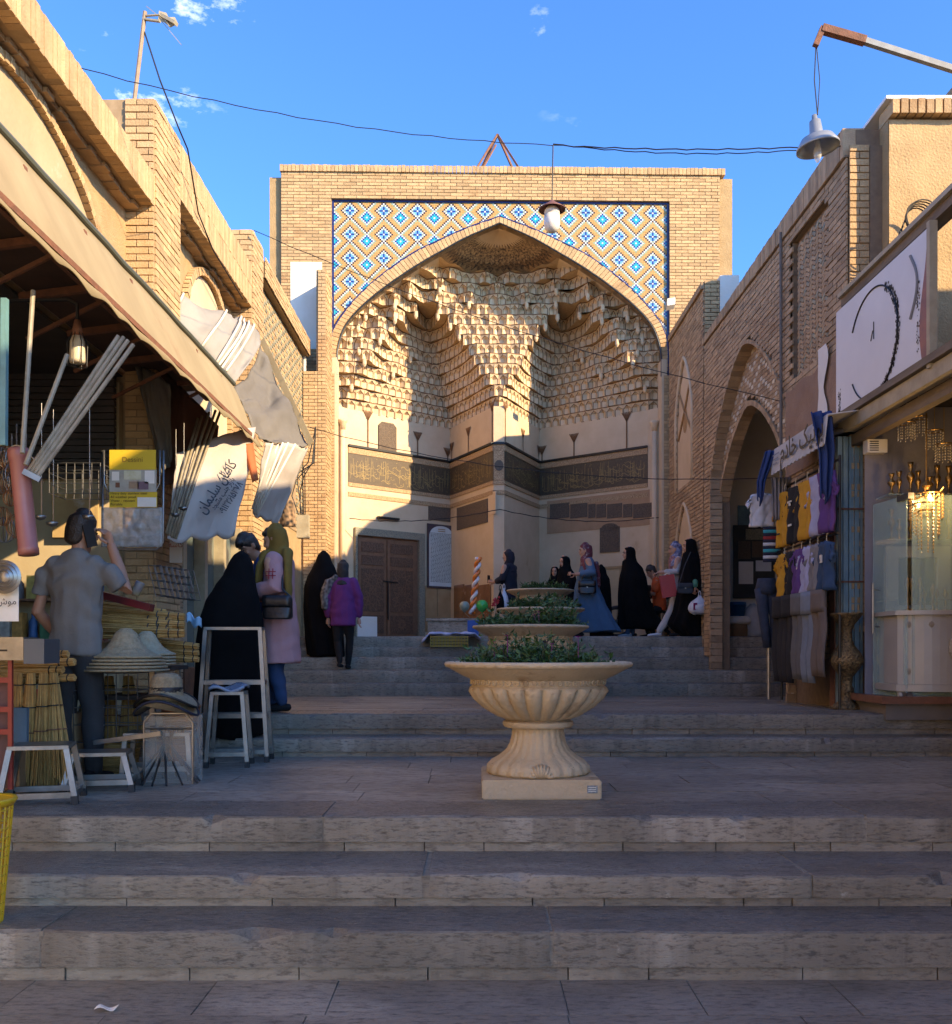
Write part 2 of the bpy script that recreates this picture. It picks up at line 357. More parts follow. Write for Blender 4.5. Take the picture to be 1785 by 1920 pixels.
# ================================================================ the portal
YAW = math.radians(1.1)
PO = V((( 937 - CX) * 17.6 / F, 17.6, 0)); PU = V((math.cos(YAW), math.sin(YAW), 0)); PB = V((-math.sin(YAW), math.cos(YAW), 0)); UP = V((0, 0, 1))
def PF(s, q, z): return PO + PU * s + PB * q + UP * z
def psz(px, py, q=0):
    h = hit(px, py, PO + PB * q, PB); return ((h - PO).dot(PU), h.z)
portal = thing('tiled_portal', 'tall brick portal with blue mosaic spandrels and honeycomb vault at the end of the steps', 'portal', (PO.x, PO.y, ZT))
sL, zTop = psz(527, 327); sR, _ = psz(1350, 333); tL, tT = psz(622, 372); tR, tT2 = psz(1255, 378); tT = (tT + tT2) / 2
zTop = 10.19
# arch curves in portal coordinates (half, mirrored)
def half(pts): return [((a + b) / 1, c) for a, b, c in pts]
outer_px = [(619, 700), (619, 639), (631.6, 602.5), (657, 569), (690, 535), (735, 499), (780, 469.5), (836, 443), (878, 424.6), (937, 404)]
inner_px = [(629, 700), (629, 664), (634.5, 633), (648.5, 602.5), (679, 569), (724, 532.5), (780, 494.7), (836, 462.5), (878, 440), (937, 415)]
AO = [psz(*p) for p in outer_px]; AI = [psz(*p) for p in inner_px]
AO[-1] = (0, AO[-1][1]); AI[-1] = (0, AI[-1][1])
def spline(pts, n):
    out = []; N = len(pts)
    for k in range(n + 1):
        t = k / n * (N - 1); i = min(int(t), N - 2); u = t - i
        p = [pts[max(0, i - 1)], pts[i], pts[i + 1], pts[min(N - 1, i + 2)]]
        if i + 2 > N - 1: p[3] = (2 * pts[-1][0] - pts[-2][0], 2 * pts[-1][1] - pts[-2][1])
        out.append(tuple(.5 * (2 * p[1][a] + (p[2][a] - p[0][a]) * u + (2 * p[0][a] - 5 * p[1][a] + 4 * p[2][a] - p[3][a]) * u * u + (3 * p[1][a] - p[0][a] - 3 * p[2][a] + p[3][a]) * u ** 3) for a in range(2)))
    return out
def mirror(c): return c + [(-x, z) for x, z in reversed(c[:-1])]
ao = mirror(spline(AO, 44)); ai = mirror(spline(AI, 44))
aoh = ao[:45]; aih = ai[:45]
def arch_w(z, c):
    """half width of the arch at height z"""
    if z <= c[1][1]: return -c[0][0]
    for a, b in zip(c[:-1], c[1:]):
        if a[1] <= z <= b[1] and b[1] > a[1]: return -lerp(a[0], b[0], (z - a[1]) / (b[1] - a[1]))
    return 0
# brick frame
random.seed(11)
bricks(portal, PF(sL, 0, ZT), PU, UP, tL - sL, tT - ZT, M_BRK, M_MOR, .23, .06, singles=90, dep=.012)
bricks(portal, PF(tR, 0, ZT), PU, UP, sR - tR, tT - ZT, M_BRK, M_MOR, .23, .06, singles=90, dep=.012)
bricks(portal, PF(sL, 0, tT), PU, UP, sR - sL, zTop - tT, M_BRK, M_MOR, .23, .06, singles=100, dep=.012)
# coping of upright bricks
cb = MB(); x = sL - .02
cz = zTop
while x < sR + .02:
    b_ = MB(); b_.frame(PF(x + .004, -.04 - rnd(0, .01), cz), PU * .064, PB * .2, UP * (.12 + rnd(-.006, .006))); b_.build('coping_brick', M_BRK, portal); x += .072
# solid body behind the brick skin
bd = MB(); M_BODY = M_MOR
bd.frame(PF(sL + .01, .02, ZT), PU * (tL - sL - .012), PB * 4.6, UP * (zTop - ZT - .01))
bd.frame(PF(tR + .002, .02, ZT), PU * (sR - tR - .012), PB * 4.6, UP * (zTop - ZT - .01))
bd.frame(PF(tL, .02, tT), PU * (tR - tL), PB * 4.6, UP * (zTop - tT - .012))
bd.frame(PF(sL, 4.5, ZT), PU * (sR - sL), PB * .3, UP * (zTop - ZT - .05))
bd.build('brick_body', M_MOR, portal)
# reveal strip between spandrel panel and jamb below the arch
QT = .06
sp = MB()
for a, b in zip(ao[:-1], ao[1:]):
    sp.poly([PF(a[0], QT + .012, a[1]), PF(b[0], QT + .012, b[1]), PF(b[0], QT + .012, tT), PF(a[0], QT + .012, tT)])
sp.poly([PF(tL, QT + .012, ZT), PF(ao[0][0], QT + .012, ZT), PF(ao[0][0], QT + .012, tT), PF(tL, QT + .012, tT)])
sp.poly([PF(ao[-1][0], QT + .012, ZT), PF(tR, QT + .012, ZT), PF(tR, QT + .012, tT), PF(ao[-1][0], QT + .012, tT)])
sp.build('spandrel_bed', M_MOR, portal)
# mosaic
MT = [mat('ochre_tile_brick', (.54, .32, .11), (.47, .27, .09), 20, .8, island=.1), mat('white_tile', (.60, .60, .57), rough=.35, island=.12), mat('black_brown_tile', (.035, .02, .022), rough=.4, island=.3),
      mat('sage_tile', (.24, .36, .25), rough=.4, island=.2), mat('turquoise_tile', (.03, .40, .52), rough=.3, island=.2), mat('cobalt_tile', (.012, .04, .27), rough=.3, island=.2), mat('pale_blue_tile', (.16, .42, .62), rough=.3, island=.2)]
def tile_colour(i, j):
    x = (i + 10) % 20 - 10; x2 = i % 20 - 10   # navy centres at x=0 -> column 10
    X = ((i - 10) % 20); X = X if X <= 10 else X - 20; aX = abs(X)
    Y = j % 14
    # distances to the nearest cobalt and turquoise centres
    rn = min(aX + abs(Y - y0) for y0 in (0, 14)); rt = min((10 - aX) + abs(Y - y0) for y0 in (4, 18, -10))
    dyn = min(abs(Y), abs(Y - 14))
    if rt == 0: return 1
    if rt <= 2: return 4
    if rt == 3: return 5
    if rt == 4: return 1
    if rn == 0: return 1
    if rn <= 2: return 5 if (rn == 1 or aX == 0 or dyn == 0) else 6
    if rn == 3: return 6 if aX and dyn else 3
    if rn == 4: return 1
    if rn == 5: return 2
    for yy in (Y, Y + 14):
        k = yy - aX
        if k == 3: return 2
        if k == 4: return 1
        if k == 5: return 3
    if rt == 5: return 3
    return 0
pt = (tR - tL) / 200.0; mo = MB(); nrow = int((tT - 6.9) / pt)
for i in range(200):
    for j in range(nrow):
        s = tL + (i + .5) * pt; z = tT - (j + 1.2) * pt
        wz = arch_w(z, aoh)
        if abs(s) < wz - pt * .2 or z > tT - .02: continue
        c = tile_colour(i, j - 5); g_ = pt * .04; d = rnd(0, .0015)
        mo.poly([PF(s - pt / 2 + g_, QT - d, z - pt / 2 + g_), PF(s + pt / 2 - g_, QT - d, z - pt / 2 + g_), PF(s + pt / 2 - g_, QT - d, z + pt / 2 - g_), PF(s - pt / 2 + g_, QT - d, z + pt / 2 - g_)], c)
mo.build('spandrel_mosaic', MT, portal, kind='stuff')
bl_ = MB(); e = .035
bl_.frame(PF(tL, QT - .02, tT - e), PU * (tR - tL), PB * .02, UP * e)
bl_.frame(PF(tL, QT - .02, 6.0), PU * e, PB * .02, UP * (tT - 6.0 - e))
bl_.frame(PF(tR - e, QT - .02, 6.0), PU * e, PB * .02, UP * (tT - 6.0 - e))
bl_.tube([PF(a, QT - .01, z) for a, z in ao], .02, 6)
bl_.build('navy_border', M_NAVY, portal)
# voussoir trim: bricks between the two curves, then intrados going back
def along(curve, n):
    L_ = [0]
    for a, b in zip(curve[:-1], curve[1:]): L_.append(L_[-1] + math.dist(a, b))
    out = []
    k = 0
    for i in range(n + 1):
        t = L_[-1] * i / n
        while k < len(L_) - 2 and L_[k + 1] < t: k += 1
        u = (t - L_[k]) / max(1e-9, L_[k + 1] - L_[k]); out.append((lerp(curve[k][0], curve[k + 1][0], u), lerp(curve[k][1], curve[k + 1][1], u)))
    return out
nv_ = 118; o2 = along(ao, nv_); i2 = along(ai, nv_)
tm = MB()
for k in range(nv_):
    a0, a1, b0, b1 = o2[k], o2[k + 1], i2[k], i2[k + 1]
    f = lambda p, q, c: (lerp(p[0], q[0], c), lerp(p[1], q[1], c))
    A0 = f(a0, a1, .06); A1 = f(a0, a1, .94); B0 = f(b0, b1, .06); B1 = f(b0, b1, .94)
    q0 = .035 + rnd(-.004, .004); vb = MB()
    pts = [PF(*A0[:1], q0, A0[1]), PF(A1[0], q0, A1[1]), PF(B1[0], q0, B1[1]), PF(B0[0], q0, B0[1])]
    bk = [PF(A0[0], .3, A0[1]), PF(A1[0], .3, A1[1]), PF(B1[0], .3, B1[1]), PF(B0[0], .3, B0[1])]
    vb.raw(pts + bk, [(0, 1, 2, 3), (3, 2, 6, 7), (0, 3, 7, 4), (1, 5, 6, 2), (0, 4, 5, 1)]); vb.build('arch_brick', M_BRK, portal)
    tm.poly([PF(a0[0], .05, a0[1]), PF(a1[0], .05, a1[1]), PF(b1[0], .05, b1[1]), PF(b0[0], .05, b0[1])]); tm.poly([PF(b0[0], .05, b0[1]), PF(b1[0], .05, b1[1]), PF(b1[0], .3, b1[1]), PF(b0[0], .3, b0[1])])
tm.build('arch_mortar', M_MOR, portal)
il = MB(); il.tube([PF(a * .993, .045, z - .012) for a, z in ai], .014, 6); il.build('dark_arch_line', mat('dark_green_tile', (.02, .025, .03), rough=.4), portal)
# side buttresses, set back
sL2, _ = psz(504, 330); sR2, _ = psz(1375, 333)
for s0, s1, zt, nm in ((sL2, sL + .002, zTop - .07, 0), (sR - .002, sR2, zTop - .02, 1)):
    b_ = MB(); b_.frame(PF(s0, .07, ZT), PU * (s1 - s0), PB * 3, UP * (zt - ZT)); b_.build('buttress', M_MUD, portal)
# jambs below the springing: plaster colonnettes
for sg in (-1, 1):
    jw = -AI[0][0]
    b_ = MB(); b_.frame(PF(sg * jw, .3, ZT), PU * sg * -.1, PB * .35, UP * (5.7 - ZT)); b_.frame(PF(sg * (jw + .08), .02, ZT), PU * sg * -.1, PB * .32, UP * (AI[0][1] - ZT + .3)); b_.build('jamb', M_PLA, portal)
    bricks(portal, PF(sg * (jw + .02) - (.12 if sg < 0 else 0), .015, ZT), PU, UP, .12, AI[0][1] - ZT, M_BRK, M_MOR, .12, .06, dep=.01)
    cp = MB(); cp.lathe([(.05, -.1), (.055, 0), (.085, .05), (.09, .09)], 12, PF(sg * (jw - .1), .28, 5.62)); cp.tube([PF(sg * (jw - .1), .28, ZT), PF(sg * (jw - .1), .28, 5.55)], .05, 12); cp.build('colonnette', M_PLA, portal, True)
# ---------------------------------------------------------------- niche walls (W plan)
W0, W1, W2, W3, W4 = (-2.86, .6), (-.93, 2.2), (-.10, .36), (.92, 2.2), (2.86, .6)
W2b = (.10, .36)
WALL = [W0, W1, W2, W2b, W3, W4]
ZW = 5.98
M_INS = mat('inscription_ground', (.10, .07, .038), (.06, .042, .024), 26, .6)
M_GILT = mat('gilt_lettering', (.34, .235, .085), (.26, .18, .06), 9, .5)
M_FRZ = mat('frieze_ornament', (.55, .38, .2), (.2, .11, .05), 60, .8, det=2)
M_CARV = mat('carved_stone_panel', (.16, .115, .075), (.07, .05, .035), 45, .85, .6, 60)
def seg(i): return WALL[i], WALL[i + 1]
def wp(i, t, z, out=0):
    a, b = seg(i); s = lerp(a[0], b[0], t); q = lerp(a[1], b[1], t); d = V((b[0] - a[0], b[1] - a[1], 0)).normalized()
    return PF(s + d.y * out, q - d.x * out, z)
def wframe(i, t0, t1, z0, z1, o0, o1, mb, mi=0):
    a = wp(i, t0, z0, o0); mb.frame(a, wp(i, t1, z0, o0) - a, UP * (z1 - z0), wp(i, t0, z0, o1) - a, mi)
def whit(i, px, py):
    a = wp(i, 0, 0); b = wp(i, 1, 0); n = (b - a).cross(UP).normalized(); h = hit(px, py, a, n); return ((h - a).dot((b - a).normalized()) / (b - a).length, h.z)
wl = MB()
for i in range(5): wl.poly([wp(i, 0, ZT - .05), wp(i, 1, ZT - .05), wp(i, 1, ZW + .02), wp(i, 0, ZW + .02)])
wl.poly([PF(-3.1, .3, ZT), wp(0, 0, ZT), wp(0, 0, 6), PF(-3.1, .3, 6)]); wl.poly([wp(4, 1, ZT), PF(3.1, .3, ZT), PF(3.1, .3, 6), wp(4, 1, 6)])
wl.build('niche_wall', M_PLA, portal)
led = MB(); fr = MB(); ins = MB(); gl = MB(); ln = MB()
def stroke(mb, i, pts, o, wd):
    """flat ribbon in wall coordinates (t, z)"""
    a, b = seg(i); Ln = math.dist(a, b)
    for (t0, z0), (t1, z1) in zip(pts[:-1], pts[1:]):
        d = V((t1 - t0, 0, z1 - z0));
        if d.length < 1e-6: continue
        n = V((-d.z, 0, d.x)).normalized() * wd / 2
        mb.poly([wp(i, (t0 - n.x) / Ln, z0 - n.z, o), wp(i, (t1 - n.x) / Ln, z1 - n.z, o), wp(i, (t1 + n.x) / Ln, z1 + n.z, o), wp(i, (t0 + n.x) / Ln, z0 + n.z, o)])
random.seed(5)
for i in range(5):
    a, b = seg(i); Ln = math.dist(a, b)
    wframe(i, 0, 1, 5.28, 5.32, -.01, .05, led)
    wframe(i, 0, 1, 5.16, 5.27, -.01, .022, fr); wframe(i, 0, 1, 4.53, 4.60, -.01, .018, fr); wframe(i, 0, 1, 4.34, 4.42, -.01, .016, fr)
    wframe(i, .0, 1, 4.605, 5.155, -.01, .012, ins)
    n = int(Ln / .07)
    if i == 2: continue
    for k in range(int(Ln / .045)):                      # upright strokes
        x = rnd(.04, Ln - .04); z0 = 4.66 + rnd(0, .16); z1 = min(5.12, z0 + rnd(.18, .36)); sw = rnd(-.015, .025)
        stroke(gl, i, [(x, z0), (x + sw * .5, (z0 + z1) / 2), (x + sw, z1)], .0145, rnd(.005, .009))
    for k in range(int(Ln / .06)):                       # bowls and sweeps
        x = rnd(.06, Ln - .16); z = 4.64 + rnd(0, .32); r = rnd(.03, .08); a0 = rnd(2.6, 3.6); a1 = a0 + rnd(2.2, 3.9)
        stroke(gl, i, [(x + r * 1.3 * math.cos(lerp(a0, a1, u / 8)) + .04, z + .04 + r * .8 * math.sin(lerp(a0, a1, u / 8))) for u in range(9)], .015, rnd(.005, .009))
    for k in range(int(Ln / .12)):
        x = rnd(.1, Ln - .3); z = rnd(4.66, 5.05); l_ = rnd(.1, .25)
        stroke(gl, i, [(x + l_ * u / 5, z + .03 * math.sin(u * 1.2)) for u in range(6)], .0155, .009)
    for k in range(int(Ln / .05)):
        x = rnd(.05, Ln - .05); z = rnd(4.65, 5.12); stroke(gl, i, [(x, z), (x + .012, z + .012)], .016, .014)
led.build('black_ledge', M_BLK, portal); fr.build('frieze', M_FRZ, portal); ins.build('inscription_band', M_INS, portal); gl.build('inscription_lettering', M_GILT, portal, kind='stuff')
md = MB(); wframe(2, .0, 1, 4.605, 5.155, .013, .02, md, 0); md.build('medallion_panel', M_FRZ, portal)
mdl = MB(); c = wp(2, .5, 4.88, .022); mdl.lathe([(.085, 0), (.085, .008)], 20); mdl.v = [tuple(c + PU * p[0] + UP * p[1] * 1.2 - PB * p[2]) for p in mdl.v]; mdl.build('medallion', M_INS, portal)
# painted outlines dividing the plaster above the band, with bracket fans at their heads
for i, t, z1 in ((0, .18, 5.95), (0, .66, 5.72), (0, .97, 5.5), (1, .05, 5.6), (1, .45, 5.75), (1, .98, 6.0), (3, .02, 6.0), (3, .5, 5.7), (3, .97, 5.55), (4, .03, 5.55), (4, .34, 5.7), (4, .82, 5.95)):
    ln = MB(); a, b = seg(i); Ln = math.dist(a, b); stroke(ln, i, [(t * Ln, 5.32), (t * Ln, z1)], .012, .028)
    for k in range(-3, 4): stroke(ln, i, [(t * Ln, z1 - .1), (t * Ln + k * .035, z1 + .08)], .013, .022)
    ln.build('painted_line', M_OUT, portal)
# carved stone inscription panels
cs = []
def wpanel(name, i, pxs, m, o=.02, parent=portal):
    (x0, y0), (x1, y1) = pxs; t0, za = whit(i, x0, y0); t1, zb = whit(i, x1, y1); b_ = MB(); wframe(i, min(t0, t1), max(t0, t1), min(za, zb), max(za, zb), -.005, o, b_); return b_.build(name, m, parent)
wpanel('carved_panel', 0, ((803, 949), (846, 979)), M_CARV)
wpanel('carved_panel', 1, ((858, 953), (915, 979)), M_CARV); wpanel('pilaster_panel', 1, ((917, 925), (930, 963)), M_PLA, .012)
for x0, x1 in ((1032, 1068), (1070, 1102), (1104, 1117), (1119, 1137), (1139, 1167), (1169, 1186), (1188, 1227)): wpanel('carved_panel', 4, ((x0, 946), (x1, 968 + rnd(-1, 3))), M_CARV, .018 + rnd(0, .006))
wpanel('terracotta_strip', 4, ((1026, 940), (1229, 983)), mat('ochre_clay', (.42, .26, .14), (.35, .21, .11), 6, .9, .2), .01)
gr = wpanel('stone_grille', 4, ((1126, 990), (1162, 1034)), M_CARV, .03)
t0, za = whit(4, 1144, 990); b_ = MB(); b_.lathe([(.185, 0), (.185, .03)], 24); cc = wp(4, t0, za, 0); d4 = (wp(4, 1, 0) - wp(4, 0, 0)).normalized(); b_.v = [tuple(cc + d4 * p[0] + UP * p[1] * .5 + d4.cross(UP) * p[2]) for p in b_.v]; b_.build('grille_head', M_CARV, portal)
M_MARB = mat('brown_marble', (.30, .145, .055), (.2, .09, .035), 3.5, .25, .05, 20, c3=(.42, .27, .15), s3=2.4)
M_MARB2 = mat('ochre_marble', (.45, .3, .15), (.34, .2, .09), 3.5, .3, .05, 20, c3=(.2, .08, .04), s3=2.6, t3=.6)
for x0, x1, mm_, i in ((796, 818, M_MARB2, 0), (819, 849, M_MARB2, 0), (853, 871, M_MARB, 1), (872, 896, M_MARB, 1), (897, 921, M_MARB, 1)): wpanel('marble_slab', i, ((x0, 1098), (x1, 1185)), mm_, .025)
cd = MB()
t0, za = whit(4, 1130, 1068); t1, zb = whit(4, 1164, 1068)
wframe(4, t0, t1, ZT, za, 0, .03, cd); cd.build('plain_side_door', mat('cream_door_paint', (.5, .39, .22), (.42, .32, .18), 4, .6), portal)
cd = MB(); wframe(4, t0 - .02, t0, ZT, za + .05, 0, .05, cd); wframe(4, t1, t1 + .02, ZT, za + .05, 0, .05, cd); wframe(4, t0, t1, za, za + .05, 0, .05, cd); cd.build('side_door_frame', M_MUD, portal)
# ---------------------------------------------------------------- carved double door
t0, zd0 = whit(0, 667, 1000); t1, _ = whit(0, 777, 1000); t2, zf = whit(0, 663, 985); t3, _ = whit(0, 793, 985)
a0, b0 = seg(0); L0 = math.dist(a0, b0); zd = zd0 - .03; zf = zd + .14
dr = MB(); wframe(0, t2, t0, ZT, zf, 0, .07, dr); wframe(0, t1 + .03, t3, ZT, zf, 0, .07, dr); wframe(0, t0, t1 + .03, zd, zf, 0, .07, dr); dr.build('tiled_door_surround', mat('tile_border', (.34, .29, .2), (.1, .12, .1), 70, .4, det=1), portal)
wd = MB(); wframe(0, t0, t1 + .03, ZT, zd, .0, .012, wd); wd.build('door_reveal', M_WOOD, portal)
mid = (t0 + t1) / 2; M_CARVW = mat('carved_door_panel', (.15, .078, .04), (.06, .03, .016), 30, .55, .8, 45)
for k, (ta, tb) in enumerate(((t0 + .012, mid - .004), (mid + .004, t1))):
    leaf = MB(); wframe(0, ta, tb, ZT + .02, zd - .05, .012, .04, leaf); lo = leaf.build('door_leaf', M_WOOD, portal)
    for z0, z1 in ((ZT + .1, ZT + .45), (ZT + .52, ZT + 1.35), (ZT + 1.42, ZT + 1.6), (ZT + 1.67, zd - .12)):
        pn = MB(); wframe(0, ta + .03, tb - .03, z0, z1, .04, .052, pn); pn.build('door_panel', M_CARVW, lo)
        w_ = (tb - ta - .06) * L0; st = MB()
        cx_ = (ta + tb) / 2 * L0; zc = (z0 + z1) / 2
        if z1 - z0 > .3:
            for zc in ([zc] if z1 - z0 < .5 else [z0 + (z1 - z0) * .3, z0 + (z1 - z0) * .72]):
                R_ = min(w_ * .45, (z1 - z0) * .3)
                for p in range(10):
                    q = 2 * math.pi * p / 10
                    stroke(st, 0, [(cx_ + R_ * math.cos(q), zc + R_ * math.sin(q)), (cx_ + R_ * .4 * math.cos(q + .7), zc + R_ * .4 * math.sin(q + .7)), (cx_ + R_ * math.cos(q + 1.25), zc + R_ * math.sin(q + 1.25))], .055, .014)
            st.build('star_carving', M_WOOD, lo)
ht = MB(); h0 = wp(0, mid + .01, ZT + 1.1, .05); ht.tube([h0, h0 + PB * -.06, h0 + PB * -.06 + UP * -.7, h0 + UP * -.72], .014, 8); ht.bar(wp(0, mid - .04, ZT + 1.12, .055), wp(0, mid + .1, ZT + 1.1, .055), .02, .03); ht.build('door_bolt', M_BLK, portal)
wpan = MB(); wframe(0, t0 - .01, t0 + .17, ZT, ZT + .42, .06, .10, wpan); wpan.build('marble_guard', M_WHT, portal)
tl = MB(); ta, za = whit(0, 706, 970); tb, _ = whit(0, 746, 974); tl.bar(wp(0, ta, za, .04), wp(0, tb, za, .04), .05, .04); tl.build('strip_light_bracket', M_BLK, portal)
# low stone bench before wall 2
bn = MB(); bn.frame(P(800, 1178, 17.2) * 1, V((1.35, 0, 0)), V((0, .5, 0)), V((0, 0, .0)))
bn = MB(); q = P(803, 1190, 17.2); bn.frame((q.x, 17.0, ZT), (1.3, 0, 0), (0, .55, 0), (0, 0, .30)); bn.frame((q.x - .03, 16.97, ZT + .302), (1.36, 0, 0), (0, .61, 0), (0, 0, .045))
tag(bn.build('stone_bench', M_STONE), 'low grey stone bench built against the portal wall behind the yellow crate', 'bench')
# ================================================================ honeycomb vault of the portal
def sstep(a, b, x):
    t = min(1, max(0, (x - a) / (b - a))); return t * t * (3 - 2 * t)
Z0V, Z1V, NT = 5.98, 8.76, 13
QC = [(5.98, .36), (6.6, .5), (7.4, .8), (8.3, 1.05), (9.0, 1.0)]
def vault_q(s, z, k):
    w_ = max(.3, arch_w(z, aih)) - .01; a = abs(s)
    fb = lerp(.36, .60, min(1, a / 2.86)); fd = curve_at(QC, z) * max(0, 1 - min(1, a / w_) ** 2.2) ** .55
    q = lerp(fb, fd, sstep(5.98, 7.3, z))
    f = (z - 5.98) / (7.98 - 5.98)
    if f < 1:
        c = lerp(.93, 1.42, f); wl_ = 1.93 * (1 - f) ** .78 + .02; wr = .85 * (1 - f) ** .42 + .02; Q = lerp(2.2, 1.9, f)
        u = (a - c) / wl_ if a > c else (c - a) / wr
        if u < 1: q = q + (Q - q) * (1 - u) ** lerp(1.0, .38, min(1, f * 1.3))
    ma = .15 * sstep(.1, .5, f) * sstep(1.2, 1.9, a) * (1 - sstep(w_ - .35, w_, a)) + .12 * sstep(7.7, 8.1, z) * (1 - sstep(w_ - .3, w_, a))
    lam = .56; ph = ((k // 2) % 2) * .5
    x = (a / lam + ph) % 1.0; tri = abs(2 * x - 1) * 2 - 1
    x2 = (a / .37 + (k % 2) * .5) % 1.0; t2 = abs(2 * x2 - 1) * 2 - 1
    return max(.27, q + ma * tri + .045 * t2 * sstep(.0, .12, f) * (1 - sstep(w_ - .2, w_, a)))
def tier_line(z, k):
    w_ = arch_w(z + .05, aih) + .04; n = 400
    return [(lerp(-w_, w_, i / n), vault_q(lerp(-w_, w_, i / n), z, k)) for i in range(n + 1)]
def inset(poly, ws):
    o = poly[0]; x = (poly[1] - poly[0]).normalized(); nn = V((0, 0, 0))
    for i in range(1, len(poly) - 1): nn += (poly[i] - o).cross(poly[i + 1] - o)
    nn.normalize(); y = nn.cross(x); p2 = [((p - o).dot(x), (p - o).dot(y), (p - o).dot(nn)) for p in poly]; out = []
    n = len(p2)
    lines = []
    for i in range(n):
        a, b = p2[i], p2[(i + 1) % n]; dx, dy = b[0] - a[0], b[1] - a[1]; l_ = math.hypot(dx, dy) or 1e-6
        lines.append((a[0] - dy / l_ * ws[i], a[1] + dx / l_ * ws[i], dx / l_, dy / l_))
    for i in range(n):
        a, b = lines[i - 1], lines[i]; det = a[2] * b[3] - a[3] * b[2]
        if abs(det) < 1e-4: q = (b[0], b[1])
        else:
            t = ((b[0] - a[0]) * b[3] - (b[1] - a[1]) * b[2]) / det; q = (a[0] + a[2] * t, a[1] + a[3] * t)
        lim = 3.2 * max(ws); dq = math.hypot(q[0] - p2[i][0], q[1] - p2[i][1])
        if dq > lim: q = (p2[i][0] + (q[0] - p2[i][0]) * lim / dq, p2[i][1] + (q[1] - p2[i][1]) * lim / dq)
        out.append(o + x * q[0] + y * q[1] + nn * p2[i][2])
    return out
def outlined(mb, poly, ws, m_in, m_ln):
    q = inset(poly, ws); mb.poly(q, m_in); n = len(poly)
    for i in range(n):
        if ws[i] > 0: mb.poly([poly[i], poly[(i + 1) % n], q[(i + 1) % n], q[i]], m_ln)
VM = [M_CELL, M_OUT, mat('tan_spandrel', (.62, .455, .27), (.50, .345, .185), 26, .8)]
rest = MB(); cells = []
random.seed(21)
lines = [along(tier_line(Z0V + (Z1V - Z0V) * k / NT, k), 400) for k in range(NT + 1)]
hh = (Z1V - Z0V) / NT
shelf = MB()
for k in range(NT):
    z = Z0V + hh * k; tl_ = lines[k]
    Ls = sum(math.dist(a, b) for a, b in zip(tl_[:-1], tl_[1:])); nc = 2 * round(Ls / .185 / 2) + (k % 2)
    pts = along(tl_, nc)
    for i in range(nc):
        a, b = pts[i], pts[i + 1]
        A = PF(a[0], a[1], z); B = PF(b[0], b[1], z); d = (B - A)
        if d.length < .04: continue
        N = d.cross(UP).normalized()
        c = -.07; Mi = (A + B) / 2; e_ = d * .06; lean = N * .018
        M0 = Mi + N * c; A_ = A + e_ - N * .004; B_ = B - e_ - N * .004; A1 = A_ + UP * hh * .56; B1 = B_ + UP * hh * .56; ap = Mi + UP * hh * .88 + lean * .8
        TA = A + UP * hh + lean; TB = B + UP * hh + lean; TM = Mi + UP * hh + lean; Ms = M0 + UP * hh * .62
        mb = MB(); w1 = .0135; cr_ = .004 if i % 3 == 0 else 0
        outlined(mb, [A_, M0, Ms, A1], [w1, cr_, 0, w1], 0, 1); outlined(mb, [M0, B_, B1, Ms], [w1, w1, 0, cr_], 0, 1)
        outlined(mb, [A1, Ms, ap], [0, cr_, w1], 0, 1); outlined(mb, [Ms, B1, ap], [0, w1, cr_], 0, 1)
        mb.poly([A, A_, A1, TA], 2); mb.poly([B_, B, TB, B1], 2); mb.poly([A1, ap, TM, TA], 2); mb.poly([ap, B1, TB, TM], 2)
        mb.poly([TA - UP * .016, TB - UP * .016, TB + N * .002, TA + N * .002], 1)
        cells.append((d.length, mb))
    # underside shelf joining this tier to the next
    nx = lines[k + 1]
    for i in range(0, 400, 4):
        a, b, c, d = tl_[i], tl_[i + 4], nx[i + 4], nx[i]
        shelf.poly([PF(a[0], a[1] + .0, z + hh + .001), PF(b[0], b[1], z + hh + .001), PF(c[0], c[1], z + hh + .001), PF(d[0], d[1], z + hh + .001)])
cells.sort(key=lambda x: -x[0])
for i, (l_, mb) in enumerate(cells):
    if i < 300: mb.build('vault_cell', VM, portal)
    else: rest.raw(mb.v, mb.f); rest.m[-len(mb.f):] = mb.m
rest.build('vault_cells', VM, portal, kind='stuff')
shelf.build('vault_soffit', mat('tan_soffit', (.60, .45, .27), (.46, .32, .18), 16, .8), portal)
sh_ = MB()
for a, b in zip(ai[:-1], ai[1:]): sh_.poly([PF(a[0] * .996, .29, a[1]), PF(b[0] * .996, .29, b[1]), PF(b[0] * .996, 1.5, b[1]), PF(a[0] * .996, 1.5, a[1])])
sh_.build('vault_shell', M_CELL, portal)
# pendants where the vault juts out
pd = []
for k in range(2, NT):
    z = Z0V + hh * k; ln_ = [ (s, vault_q(s, z, k)) for s in [i * .02 - 2.9 for i in range(291)] ]
    for i in range(6, len(ln_) - 6):
        s, q = ln_[i]
        if abs(s) > arch_w(z, aih) - .12: continue
        if q == min(x[1] for x in ln_[i - 6:i + 7]) and vault_q(s, z - hh, k - 1) - q > .07 and (not pd or abs(pd[-1][0] - s) > .1 or pd[-1][2] != z):
            pd.append((s, q, z))
for s, q, z in pd:
    if z > 8.35 or abs(s) < .5: continue
    b_ = MB(); w_ = .04; pr = [(w_, .02), (w_, -.075), (.014, -.12)]
    rings = [[PF(s + r * math.cos(t), q + .05 + r * math.sin(t), z + y) for t in [math.pi / 4 * j + math.pi / 8 for j in range(8)]] for r, y in pr]
    b_.loft(rings, 0); b_.build('vault_pendant', VM[:1], portal)
